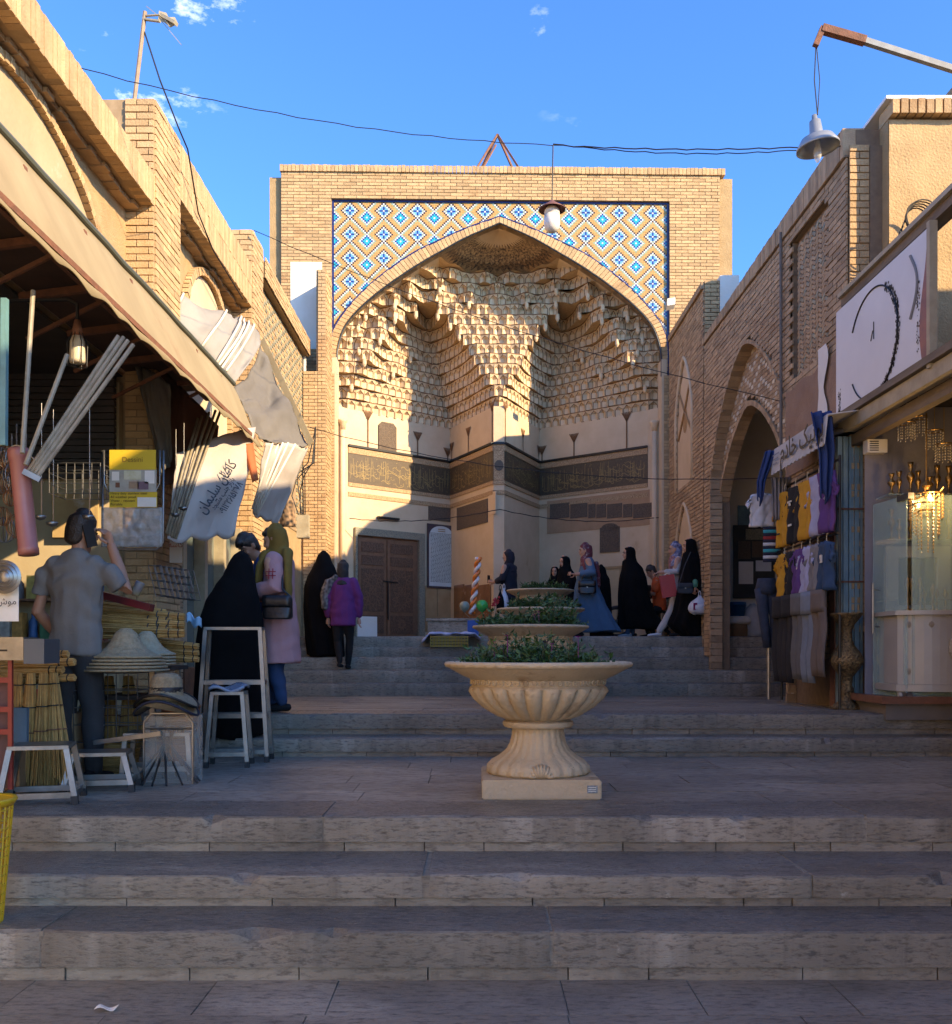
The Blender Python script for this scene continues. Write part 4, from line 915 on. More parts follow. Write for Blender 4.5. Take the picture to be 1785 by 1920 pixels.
c = MB(); c.poly([(5.4, 8.72, LZ(-.5)), (5.4, 6.5, LZ(-.5)), (5.4, 6.5, LZ(2.6)), (5.4, 8.72, LZ(2.6))]); c.poly([(XB, 6.5, LZ(2.2)), (5.4, 6.5, LZ(2.2)), (5.4, 8.72, LZ(2.2)), (XB, 8.72, LZ(2.2))]); c.build('back_wall', M_DARK, shop)
for x, h, w_, hh_, m_ in ((XB - .04, 2.06, .10, .12, M_CREAMB), (XB + .05, 1.94, .08, .10, M_BEAM), (XB - .10, 2.16, .05, .06, M_BEAM), (XB + .0, 3.25, .12, .08, M_BEAM), (XB - .06, 3.31, .07, .04, M_CREAMB)):
    b_ = MB(); b_.bar((x, 6.2, LZ(h)), (x, 9.0, LZ(h)), w_, hh_); b_.build('beam', m_, shop)
# ribbed folding shutter stack
sh = thing('folding_shutter', 'pale blue ribbed steel shutter folded into a tall post by the lamp shop', 'shutter', (XB, 9, ZB))
M_BLUE = mat('chalky_blue_paint', (.24, .35, .38), (.17, .26, .29), 10, .55, .15, 50, c3=(.2, .12, .07), s3=7, t3=.66)
x0 = 3.385
for k in range(9):
    s_ = MB(); s_.frame((x0 + k * .0265, 8.93 + (.014 if k % 2 else 0), ZB - .02), (.0205, 0, 0), (0, .1, 0), (0, 0, LZ(2.0) - ZB)); s_.build('slat', M_BLUE, sh)
s_ = MB(); s_.frame((x0 - .01, 8.99, ZB - .02), (.26, 0, 0), (0, .12, 0), (0, 0, LZ(2.0) - ZB)); s_.build('post_core', M_RUST, sh)
for h in (-.1, .62, 1.3):
    s_ = MB(); s_.bar((x0 - .005, 8.92, LZ(h)), (x0 + .24, 8.92, LZ(h)), .012, .016); s_.build('hinge_strap', M_RUST, sh)
s_ = MB(); s_.lathe([(.17, 0), (.175, .03), (.15, .05)], 24, (x0 + .12, 9.0, LZ(2.0))); s_.build('cap', M_STEEL, sh, True)
# white oval sign
sg = thing('oval_sign', 'big white board with a thin black oval and dotted script above the lamp shop', 'sign', (XB, 8, LZ(2.1)))
def SG(d, h, o=0): return V((XB - .06 - o, d, LZ(h)))
M_SIGN = mat('dirty_white_board', (.66, .68, .70), (.58, .6, .62), 1.5, .45, c3=(.48, .46, .42), s3=1.2, t3=.66)
b_ = MB(); b_.frame(SG(9.12, 2.12), (0, -1.93, 0), (0, 0, 1.08), (.03, 0, 0)); b_.build('board', M_SIGN, sg)
b_ = MB(); b_.tube([SG(8.28 + .50 * math.cos(t), 2.64 + .47 * math.sin(t), .004) for t in [math.radians(30 + 5 * i) for i in range(61)]], .008, 5); b_.tube([SG(8.27 + .01 * i, 2.75 - .02 * i, .004) for i in range(5)], .004, 5); b_.tube([SG(8.25, 2.82 - .03 * i, .004) for i in range(6)], .004, 5)
b_.build('oval_line', M_BLK, sg)
dots = MB()
for i in range(420):
    t = math.radians(rnd(-105, 60)); r = rnd(.455, .53) ; d = 8.28 - r * 1.02 * math.cos(t); h = 2.64 + r * .96 * math.sin(t); a = rnd(.007, .014)
    dots.poly([SG(d - a, h, .003), SG(d, h - a, .003), SG(d + a, h, .003), SG(d, h + a * 1.4, .003)])
for d, h0, h1 in ((7.42, 2.3, 2.85), (9.03, 2.17, 2.45)):
    for i in range(60):
        h = rnd(h0, h1); dd = d + rnd(-.03, .03); a = rnd(.005, .012); dots.poly([SG(dd - a, h, .003), SG(dd, h - a, .003), SG(dd + a, h, .003), SG(dd, h + a, .003)])
dots.build('dotted_script', M_BLK, sg, kind='stuff')
b_ = MB(); b_.sheet(lambda u, v: SG(lerp(7.33, 7.2, u) + .06 * math.sin(v * 5) * (1 - u), lerp(2.14, 3.18, v), .006), 6, 16, .004); b_.build('painted_edge', mat('red_brown_print', (.33, .12, .09), (.1, .06, .09), 3, .5, c3=(.35, .42, .46), s3=2.2), sg)
b_ = MB(); b_.tube([SG(7.55 - .12 * math.sin(math.pi * i / 14) , 3.1 - .5 * i / 14, .006) for i in range(15)], .012, 6); b_.build('grey_stroke', mat('grey_print', (.2, .2, .2)), sg)
b_ = MB(); b_.bar(SG(7.16, 2.1, .02), SG(7.16, 3.2, .02), .06, .05); b_.build('frame_post', M_CREAMB, sg)
# cable coil on the gable
cc = MB(); q = P(1718, 412, 8.66)
for k in range(5):
    r = .1 + .012 * k; cc.tube([q + V((r * math.cos(t) + rnd(-.006, .006) + .008 * k, -.015 * k, r * 1.05 * math.sin(t))) for t in [2 * math.pi * i / 24 for i in range(25)]], .006, 5)
cc.tube([q + V((-.1, 0, 0)), q + V((-.25, -.02, -.35)), q + V((-.42, -.05, -.85))], .007, 5); cc.tube([q + V((-.09, 0, .03)), q + V((-.22, -.02, -.35)), q + V((-.38, -.05, -.85))], .006, 5)
tag(cc.build('cable_coil', M_WIRE), 'coil of dark cable hung on the plaster gable above the oval sign', 'cable coil')
# glass door
gd = thing('glass_door', 'frameless greenish glass door standing open at the lamp shop', 'door', (3.62, 8.6, LZ(-.45)))
M_GLASS = mat('green_shop_glass', (.55, .78, .72), rough=.03, alpha=.3, spec=.8)
a = V((3.60, 8.66, LZ(-.42))); b = V((3.66, 8.12, LZ(-.42)))
g_ = MB(); g_.frame(a, b - a, (0, 0, 1.72), (.01, 0, 0)); g_.build('pane', M_GLASS, gd)
g_ = MB(); g_.frame(b + V((.05, -.0, 0)), (.7, 0, 0), (0, 0, 1.72), (0, .01, 0)); g_.build('pane', M_GLASS, gd)
h_ = MB(); q = a + V((-.05, -.12, .55)); h_.tube([q, q + V((0, 0, .45))], .012, 8); h_.tube([q + V((0, 0, .06)), q + V((.06, 0, .06))], .007, 6); h_.tube([q + V((0, 0, .39)), q + V((.06, 0, .39))], .007, 6); h_.build('pull_handle', M_STEEL, gd)
h_ = MB(); h_.frame(b + V((-.02, -.08, 1.68)), (.05, 0, 0), (0, .22, 0), (0, 0, .05)); h_.frame(b + V((-.02, -.06, -.01)), (.05, 0, 0), (0, .18, 0), (0, 0, .05)); h_.build('patch_fitting', M_STEEL, gd)
# cream commode and mirror
cm = thing('cream_commode', 'cream painted commode with bowed front and carved medallion inside the lamp shop', 'commode', (4, 8.2, LZ(-.4)))
M_CRM = mat('cream_lacquer', (.42, .4, .35), (.35, .33, .29), 3, .3)
def bow(u): return .16 * math.sin(math.pi * u) ** .8
zc0, zc1 = LZ(-.31), LZ(.28)
for nm, z0, z1, ex in (('body', zc0, zc1, 0), ('top', zc1 + .002, zc1 + .04, .035), ('plinth', zc0 - .06, zc0 - .002, .02)):
    k = MB(); n = 14; fr0 = [(3.62 - ex + (.82 + 2 * ex) * i / n, 8.2 - ex - bow(i / n)) for i in range(n + 1)] + [(4.44 + ex, 8.62), (3.62 - ex, 8.62)]
    k.loft([[V((x, y, z0)) for x, y in fr0], [V((x, y, z1)) for x, y in fr0]]); k.build(nm, M_CRM, cm)
for x in (3.66, 4.38):
    k = MB(); k.tube([(x, 8.22, zc0 - .05), (x - .01, 8.18, zc0 - .1), (x, 8.2, LZ(-.45))], [.04, .035, .025], 8); k.build('leg', M_CRM, cm, True)
md = MB(); md.lathe([(.1, 0), (.1, .01), (.075, .022), (.07, .014), (.04, .03), (.0, .034)], 20); md.v = [(4.05 + p[0] * .8, 8.02 - p[2], LZ(.0) + p[1] * 1.25) for p in md.v]; md.build('carved_medallion', mat('antique_gilt', (.38, .33, .25), (.25, .2, .13), 30, .4, .3, 60), cm)
for x, z in ((3.7, .2), (3.7, -.2), (3.86, .2)):
    k = MB(); k.lathe([(.03, 0), (.03, .008), (.01, .014)], 10); k.v = [(x + p[0], 8.16 - bow((x - 3.62) / .82) - p[2] + .05, LZ(z) + p[1]) for p in k.v]; k.build('rosette', MATS['antique_gilt'], cm)
mr = thing('standing_mirror', 'mirror in a wide cream frame standing on the commode', 'mirror', (4, 8.5, zc1 + .04))
X0, X1, zm0, zm1 = 3.63, 4.2, zc1 + .04, LZ(.90)
for o, a_, b_v in (((X0, 0, zm0), (.11, 0, 0), (0, 0, zm1 - zm0)), ((X1 - .11, 0, zm0), (.11, 0, 0), (0, 0, zm1 - zm0)), ((X0 + .11, 0, zm1 - .1), (X1 - X0 - .22, 0, 0), (0, 0, .1)), ((X0 + .11, 0, zm0), (X1 - X0 - .22, 0, 0), (0, 0, .06))):
    k = MB(); k.frame((o[0], 8.5, o[2]), a_, b_v, (0, -.05, 0)); k.build('frame_rail', M_CRM, mr)
k = MB(); k.frame((X0 + .1, 8.5, zm0 + .05), (X1 - X0 - .2, 0, 0), (0, 0, zm1 - zm0 - .12), (0, -.02, 0)); k.build('mirror_glass', mat('mirror_glass', (.5, .5, .5), rough=.05, metal=1), mr)
M_BRASS = mat('brass', (.45, .29, .1), (.28, .17, .06), 25, .35, .3, 50, metal=.9)
for k in range(7):
    cd_ = MB(); x = 3.79 + .055 * k; y = 8.38 + .04 * (k % 2); hgt = .16 + .12 * random.random()
    cd_.lathe([(.03, 0), (.03, .012), (.008, .03), (.012, hgt * .4), (.006, hgt * .6), (.022, hgt * .85), (.014, hgt), (.0, hgt + .03)], 10, (x, y, zc1 + .042)); tag(cd_.build('candlestick', M_BRASS, None, True), ['first', 'second', 'third', 'fourth', 'fifth', 'sixth', 'seventh'][k] + ' brass candlestick from the glass door in the row before the mirror', 'candlestick', 'candlesticks on the commode')
# chandelier
ch = thing('chandelier', 'lit crystal chandelier with amber strands hanging in the lamp shop', 'chandelier', P(1737, 905, 8.1))
M_CRY = mat('amber_crystal', (.75, .48, .2), rough=.1, spec=.9, trans=.35); M_BULB = mat('lit_amber_bulb', (1, .7, .3), emit=((1, .55, .16), 6))
q = P(1737, 940, 8.1); R0 = .12
k = MB(); k.tube([q + V((0, 0, .75)), q + V((0, 0, .12))], .006, 6); k.lathe([(.02, .1), (.04, .13), (.02, .17)], 10, q); k.build('stem', M_BRASS, ch)
for r_, z_ in ((.13, .06), (.1, -.02), (.06, -.08)):
    k = MB(); k.tube([q + V((r_ * math.cos(t), r_ * math.sin(t), z_)) for t in [2 * math.pi * i / 20 for i in range(21)]], .008, 6); k.build('ring', M_BRASS, ch)
    for j in range(int(r_ * 130)):
        t = 2 * math.pi * j / int(r_ * 130); l_ = .22 + .14 * (.13 - r_) / .07 + rnd(-.02, .02); s_ = MB()
        for i in range(int(l_ / .03)): s_.lathe([(.001, -.012), (.008, 0), (.001, .012)], 5, q + V((r_ * math.cos(t), r_ * math.sin(t), z_ - .02 - .03 * i)))
        s_.build('crystal_strand', M_CRY, ch)
for j in range(6):
    t = 2 * math.pi * j / 6; k = MB(); c_ = q + V((.16 * math.cos(t), .16 * math.sin(t), .1)); k.tube([q + V((0, 0, .06)), (q + c_) / 2 + V((0, 0, -.03)), c_], .006, 6); k.build('arm', M_BRASS, ch)
for j, o in enumerate(((0, -.06, .02), (.05, .02, .01), (-.05, .03, -.03))):
    k = MB(); k.lathe([(.004, -.02), (.016, 0), (.012, .02), (.002, .035)], 10, q + V(o)); k.build('bulb', M_BULB, ch, True)
pl = bpy.data.lights.new('chandelier_light', 'POINT'); pl.energy = 2.2; pl.color = (1, .6, .25); pl.shadow_soft_size = .05; plo = bpy.data.objects.new('chandelier_light', pl); COL.objects.link(plo); plo.location = q + V((0, -.22, .0))
bx_ = MB(); bx_.box(P(1641, 838, 8.68), (.18, .1, .12)); bo = bx_.build('case', M_WHT); tag(bo, 'small white speaker box under the shop beam', 'speaker')
bx_ = MB(); c_ = P(1641, 838, 8.68)
for k in range(5): bx_.box(c_ + V((-.03, -.052, -.04 + .02 * k)), (.08, .004, .008))
attach(bx_.build('grille', M_BLK), bo)
# tall pierced brass vase
vs_ = MB(); pr = [(.13, 0), (.14, .02), (.11, .05), (.06, .08), (.05, .13), (.065, .16), (.06, .2), (.05, .22), (.055, .3), (.1, .36), (.14, .42), (.145, .46), (.12, .52), (.075, .58), (.05, .64), (.048, .72), (.07, .78), (.115, .84), (.14, .87), (.145, .885), (.12, .87)]
vs_.lathe(pr, 40, P(1587, 1313, 8.75), 0, lambda r, z, u: 1 + .035 * math.sin(u * 2 * math.pi * 10) * (z > .3) + .03 * abs(math.sin(u * 2 * math.pi * 5)) * (z < .03))
vz = vs_.build('floor_vase', mat('pierced_brass', (.32, .22, .1), (.05, .035, .02), 55, .45, .9, 55, metal=.7, det=2), None, True); tag(vz, 'tall pierced brass floor vase standing before the blue shutter post', 'vase')
vz.location = (0, 0, ZB - .005 - P(1587, 1313, 8.75).z)
# ================================================================ right: clothes stall
M_RAIL = mat('black_rail', (.02, .02, .02), rough=.4, metal=.5)
rk = thing('clothes_rack', 'black wall rack with three rails for shirts and trousers', 'clothes rack', (3.3, 9.4, ZB))
for h in (1.70, 1.04, .58): k = MB(); k.tube([(3.27, 8.62, LZ(h)), (3.27, 10.35, LZ(h))], .013, 8); k.build('rail', M_RAIL, rk)
for y in (8.66, 10.3): k = MB(); k.tube([(3.3, y, ZB), (3.3, y, LZ(1.75))], .014, 8); k.build('upright', M_RAIL, rk)
GAR = {}
def cloth(name, c, s=.12): 
    if name not in GAR: GAR[name] = mat('cloth_' + name, c, tuple(x * .8 for x in c), 12, .9, .15, 90)
    return GAR[name]
def tee(ctr, U, w_, l_, m, label, seed=0, group='shirts on the clothes rack', mark=None):
    """hanging T-shirt: ctr = neck point, U = direction along the shoulders"""
    U = V(U).normalized(); N = U.cross(UP); ctr = V(ctr)
    t = thing('t_shirt', label, 't-shirt', ctr, group)
    def fold(u, v): return .026 * math.sin(u * 11 + seed + v) * v + .022 * noise.noise(V((u * 6, v * 4, seed))) + .01 * math.sin((u + v) * 19 + seed)
    b = MB()
    def body(u, v):
        x = (u - .5) * w_ * (1 - .04 * math.sin(v * 3)); sh_ = .10 * w_ * abs(2 * u - 1) ** 1.5 * (1 - v) + (.05 * w_ * max(0, 1 - abs(u - .5) * 6) * (1 - v) ** 4)
        return ctr + U * x + UP * (-l_ * v - sh_ * 1.0) + N * (.03 * math.cos((u - .5) * math.pi) + fold(u, v))
    b.sheet(body, 12, 12, .035); bo_ = b.build('shirt_body', m, t, True)
    for sd in (-1, 1):
        s_ = MB()
        def slv(u, v): return ctr + U * sd * (w_ * .47 + w_ * .26 * v * .75) + UP * (-.03 * l_ - .10 * w_ - w_ * .30 * v - u * w_ * .3 * (1 - .15 * v)) + N * (.02 + fold(u * .3, v))
        s_.sheet(slv, 5, 5, .03); s_.build('sleeve', m, t, True)
    hk = MB(); hk.tube([ctr + UP * -.02, ctr + UP * .05, ctr + UP * .08 + U * .02, ctr + UP * .06 + U * .035], .004, 5); hk.tube([ctr - U * w_ * .3 + UP * -.04, ctr, ctr + U * w_ * .3 + UP * -.04], .006, 5); hk.build('hanger', M_WHT, t)
    if mark:
        k = MB(); c_ = body(.5, .35) + N * .03
        for (x0, z0, x1, z1) in mark: 
            k.frame(c_ + U * x0 * w_ + UP * z0 * w_, U * (x1 - x0) * w_, UP * (z1 - z0) * w_, N * .01)
        k.build('print', M_WHT if 'mustard' not in m.name else M_BLK, t)
    return t
AL = (0, -1, 0)
row1 = [(10.02, 'mustard', (.58, .30, .02), 'mustard yellow t-shirt at the passage end of the top rail', [(-.1, -.62, .1, -.58)]), (9.68, 'black', (.014, .014, .016), 'black t-shirt with a white print on the top rail', [(-.14, .1, .14, .14), (-.03, .02, .05, .12), (-.1, -.5, .12, -.45)]),
        (9.34, 'mustard', (.58, .30, .02), 'mustard yellow t-shirt between the black and the lilac one, top rail', None), (9.02, 'lilac', (.42, .43, .62), 'pale lilac t-shirt on the top rail beside the blue drape', None), (8.8, 'purple', (.12, .05, .22), 'plain purple t-shirt on the top rail beside the shutter post', None)]
for y, n_, c_, lb_, mk in row1: tee((3.24, y, LZ(1.64)), AL, .40, .58, cloth(n_, c_), lb_, y, mark=mk)
row2 = [(10.02, 'mustard', (.58, .30, .02), 'shorter mustard t-shirt on the middle rail', None), (9.76, 'black', (.014, .014, .016), 'plain black t-shirt on the middle rail', None), (9.5, 'purple', (.12, .05, .22), 'purple t-shirt with a white letter on the middle rail', [(-.05, 0, .05, .03), (-.02, -.1, .02, .0), (-.05, -.13, .05, -.1)]), (9.26, 'lilac', (.42, .43, .62), 'pale lilac t-shirt on the middle rail', None), (9.05, 'grey', (.22, .22, .23), 'grey t-shirt on the middle rail', None), (8.82, 'navy', (.03, .07, .15), 'navy t-shirt with a white pocket square on the middle rail', [(-.1, -.12, .06, .1)])]
for y, n_, c_, lb_, mk in row2: tee((3.24, y, LZ(.99)), AL, .33, .46, cloth(n_, c_), lb_, y * 2, mark=mk)
def trousers(ctr, U, w_, l_, m, label, seed=0, group='trousers on the clothes rack', spread=.0):
    U = V(U).normalized(); N = U.cross(UP); ctr = V(ctr); t = thing('trousers', label, 'trousers', ctr, group)
    wb = MB(); wb.sheet(lambda u, v: ctr + U * (u - .5) * w_ + UP * (-.25 * l_ * v) + N * .03 * math.cos((u - .5) * math.pi), 8, 4, .04); wb.build('waist', m, t, True)
    for sd in (-1, 1):
        lg = MB(); rings = []
        for i in range(9):
            v = i / 8; c_ = ctr + U * sd * (w_ * .25 + (spread + .008 * math.sin(seed * 5)) * v) + UP * (-.2 * l_ - .8 * l_ * v) + N * .008 * math.sin(v * 7 + seed); r = w_ * lerp(.30, .22, v) * (1 + .05 * math.sin(v * 17 + seed * 3 + sd))
            rings.append([c_ + U * (r * math.cos(a) + .006 * math.sin(v * 5 + seed * 7)) + N * r * (.26 + .1 * math.sin(3 * a + v * 6 + seed)) * math.sin(a) for a in [2 * math.pi * j / 12 for j in range(12)]])
        lg.loft(rings); lg.build('leg', m, t, True)
    return t
for y, n_, c_, lb_, l_ in ((10.1, 'black', (.014, .014, .016), 'black trousers at the passage end of the lower rail', .80), (9.8, 'black', (.014, .014, .016), 'black trousers next to the grey cargo pair on the lower rail', .8), (9.5, 'cargo', (.13, .13, .13), 'dark grey cargo trousers on the lower rail', .76), (9.2, 'steelblue', (.2, .24, .3), 'pale blue grey trousers on the lower rail', .78), (8.92, 'taupe', (.16, .13, .11), 'taupe jogging trousers on the lower rail beside the shutter', .72)):
    trousers((3.2, y, LZ(.54)), AL, .33, l_ * 1.12, cloth(n_, c_), lb_, y)
# pieces at the passage end, facing the steps
tee(P(1428, 925, 10.45), (1, 0, 0), .25, .37, cloth('white', (.62, .63, .66)), 'white t-shirt with pale blue print hanging at the arch end of the stall', 3, 'shirts at the stall end')
stp = thing('striped_polo', 'navy polo shirt with turquoise, red and white stripes under the white t-shirt', 'shirt', P(1445, 987, 10.4))
for i, cn_ in enumerate([(.02, .02, .04), (.05, .35, .4), (.02, .02, .04), (.3, .03, .03), (.02, .02, .04), (.6, .6, .6), (.02, .02, .04), (.05, .35, .4), (.02, .02, .04), (.6, .6, .6), (.02, .02, .04)]):
    k = MB(); o = P(1431, 988 + i * 6, 10.4); k.sheet(lambda u, v: o + V((.2 * u, -.03 * math.sin(u * 3.1), -.035 * v)), 6, 2, .03); k.build('stripe', cloth('s%d%d' % (cn_[0] * 100, cn_[1] * 100), cn_), stp, True)
mq = thing('mannequin_legs', 'headless trouser mannequin in dark jeans standing on the step by the stall', 'mannequin', P(1437, 1212, 10.5))
M_JEAN = mat('dark_denim', (.035, .045, .075), (.02, .027, .045), 14, .85, .2, 120)
def legs_loft(c0, hip, knee, foot, r0, r1, r2, m, parent, name='trouser_leg'):
    lg = MB(); pts = [V(hip), lerp(V(hip), V(knee), .5), V(knee), lerp(V(knee), V(foot), .5), V(foot)]; lg.tube(pts, [r0, (r0 + r1) / 2, r1, (r1 + r2) / 2, r2], 14); return lg.build(name, m, parent, True)
q = P(1437, 1090, 10.4)
for sx in (-1, 1): legs_loft(0, q + V((sx * .055, 0, -.08)), q + V((sx * .06 + .02, -.03, -.38)), q + V((sx * .04 + .05, 0, -.72)), .075, .055, .042, M_JEAN, mq)
k = MB(); k.lathe([(.105, -.14), (.115, -.06), (.1, 0), (.095, .03)], 18, q); k.build('hips', M_JEAN, mq, True)
k = MB(); k.tube([q + V((.03, .02, -.7)), V((q.x + .03, q.y + .02, ZB - .0))], .02, 8); k.build('stand', M_STEEL, mq)
# awning valance with the shop name
aw = thing('boutique_valance', 'white scalloped awning valance with black Persian shop name over the clothes stall', 'awning', (3.1, 9.3, LZ(1.85)))
def AWp(u, v): return V((3.10 + .03 * v, lerp(10.02, 8.5, u), LZ(lerp(1.82 - .015 * abs(math.sin(u * 3.1416 * 14)), 2.075, v))))
k = MB(); k.sheet(lambda u, v: AWp(u, v), 84, 4, .012); k.build('valance', mat('grey_white_canvas', (.50, .49, .47), (.43, .42, .4), 4, .85), aw)
k = MB(); k.sheet(lambda u, v: V((lerp(3.13, 3.5, v), lerp(10.02, 8.5, u), LZ(2.08 + .05 * v))), 4, 3, .01); k.build('canopy', MATS['grey_white_canvas'], aw)
lettering(shape('بوتیک خادم'), .27, V((3.085, 9.08, LZ(1.975))), (0, -1, 0), UP, M_BLK, aw, 'shop_name', bold=.012)
for i in range(3): 
    k = MB(); k.frame((3.09, 9.93, LZ(1.99 - .045 * i)), (0, -.2 + .03 * i, 0), (0, 0, .012), (-.004, 0, 0)); k.build('small_print', mat('grey_ink', (.25, .25, .26)), aw)
M_DRAPE = mat('royal_blue_cloth', (.022, .05, .17), (.015, .035, .12), 8, .85, .1, 60)
for lab, pts in (('blue cloth drape knotted at the arch end of the boutique valance', [(1447, 845, 10.02), (1428, 905, 10.1), (1426, 940, 10.12)]), ('large blue cloth drape hanging beside the shutter post', [(1542, 772, 8.6), (1552, 850, 8.62), (1549, 935, 8.64)])):
    big = pts[0][0] > 1500; k = MB(); p_ = [P(*q) for q in pts]
    def dr(u, v): 
        c_ = lerp(p_[0], p_[1], min(1, v * 2)) if v < .5 else lerp(p_[1], p_[2], v * 2 - 1); wd = (.20 if big else .12) * (1 - .55 * v)
        return c_ + V((wd * (u - .5), .04 * math.sin(u * 14) , .05 * math.sin(u * 9) * v))
    k.sheet(dr, 18, 14, .012); tag(k.build('cloth_drape', M_DRAPE, None, True), lab, 'cloth')
k = MB(); k.sheet(lambda u, v: P(1458, 895, 10.05) + V((.20 * (u - .3) * (1 - .3 * v), .03 * math.sin(u * 31), -.45 * v)), 30, 6, .008); tag(k.build('striped_cloth', mat('striped_cloth', (.3, .28, .27), (.08, .07, .08), 30, .9, det=0, stretch=(6, 6, .01)), None, True), 'narrow striped grey cloth hanging behind the white t-shirt', 'cloth')
# notice boards and sacks in the passage
nb = thing('notice_board', 'black notice board with pasted notices on the passage wall', 'notice board', P(1410, 1120, 15.85))
k = MB(); a = P(1374, 1122, 15.85); b = P(1452, 985, 15.85); k.frame(a, (b.x - a.x, 0, 0), (0, 0, b.z - a.z), (0, -.03, 0)); k.build('board', mat('black_board', (.02, .022, .02), (.04, .04, .035), 6, .6), nb)
for x0, y0, x1, y1, m_ in ((1384, 1015, 1407, 1048, M_CARV), (1385, 1053, 1412, 1095, M_WHT), (1417, 1051, 1446, 1071, M_SIGN), (1398, 992, 1430, 1012, mat('olive_notice', (.3, .28, .18), (.1, .1, .07), 40, .7)), (1410, 1015, 1440, 1045, M_CARV)):
    k = MB(); a = P(x0, y1, 15.81); b = P(x1, y0, 15.81); k.frame(a, (b.x - a.x, 0, 0), (0, 0, b.z - a.z), (0, -.01, 0)); k.build('notice', m_, nb)
k = MB(); a = P(1383, 986, 15.86); b = P(1409, 948, 15.86); k.frame(a, (b.x - a.x, 0, 0), (0, 0, b.z - a.z), (0, -.02, 0)); tag(k.build('poster', mat('blue_picture', (.16, .3, .36), (.05, .1, .14), 5, .5)), 'small blue picture poster on the passage wall above the notice board', 'poster')
def sack(px, py, d, w_, h_, m, lab, cat='sack', seed=1):
    q = P(px, py, d); k = MB(); rings = []
    for i in range(10):
        v = i / 9; r = w_ / 2 * (.75 + .35 * math.sin(math.pi * min(1, v * .9 + .1)) ** .7) * (1 if v < .95 else .6)
        rings.append([V((q.x + r * math.cos(a) * (1 + .07 * noise.noise(V((a, v * 3, seed)))), q.y + r * .8 * math.sin(a), ZT + h_ * v + .02 * math.sin(a * 3 + seed) * v)) for a in [2 * math.pi * j / 18 for j in range(18)]])
    k.loft(rings); o = k.build('sack', m, None, True); tag(o, lab, cat); return o
sack(1414, 1190, 15.5, .30, .52, mat('white_woven_sack', (.5, .5, .5), (.4, .4, .4), 9, .8, .3, 80), 'white woven sack standing in the passage under the arch')
k = MB(); q = P(1381, 1190, 15.5); k.lathe([(.17, 0), (.18, .1), (.17, .2)], 18, (q.x, q.y, ZT)); tag(k.build('carton', mat('brown_carton', (.27, .16, .08), (.22, .13, .06), 5, .9)), 'round brown carton at the bottom of the bucket pile', 'carton')
k = MB(); k.lathe([(.2, .2), (.24, .24), (.23, .3), (.18, .33)], 18, (q.x, q.y, ZT), 0, lambda r, z, u: 1 + .06 * math.sin(u * 31)); tag(k.build('bag', M_WHT, None, True), 'flat pale bag lying under the blue bucket', 'bag')
k = MB(); k.lathe([(.12, .33), (.145, .5), (.155, .5), (.15, .56), (.135, .5), (.1, .36)], 20, (q.x, q.y, ZT)); tag(k.build('bucket', mat('blue_plastic', (.02, .1, .26), rough=.4), None, True), 'blue plastic bucket on top of the pile in the passage', 'bucket')
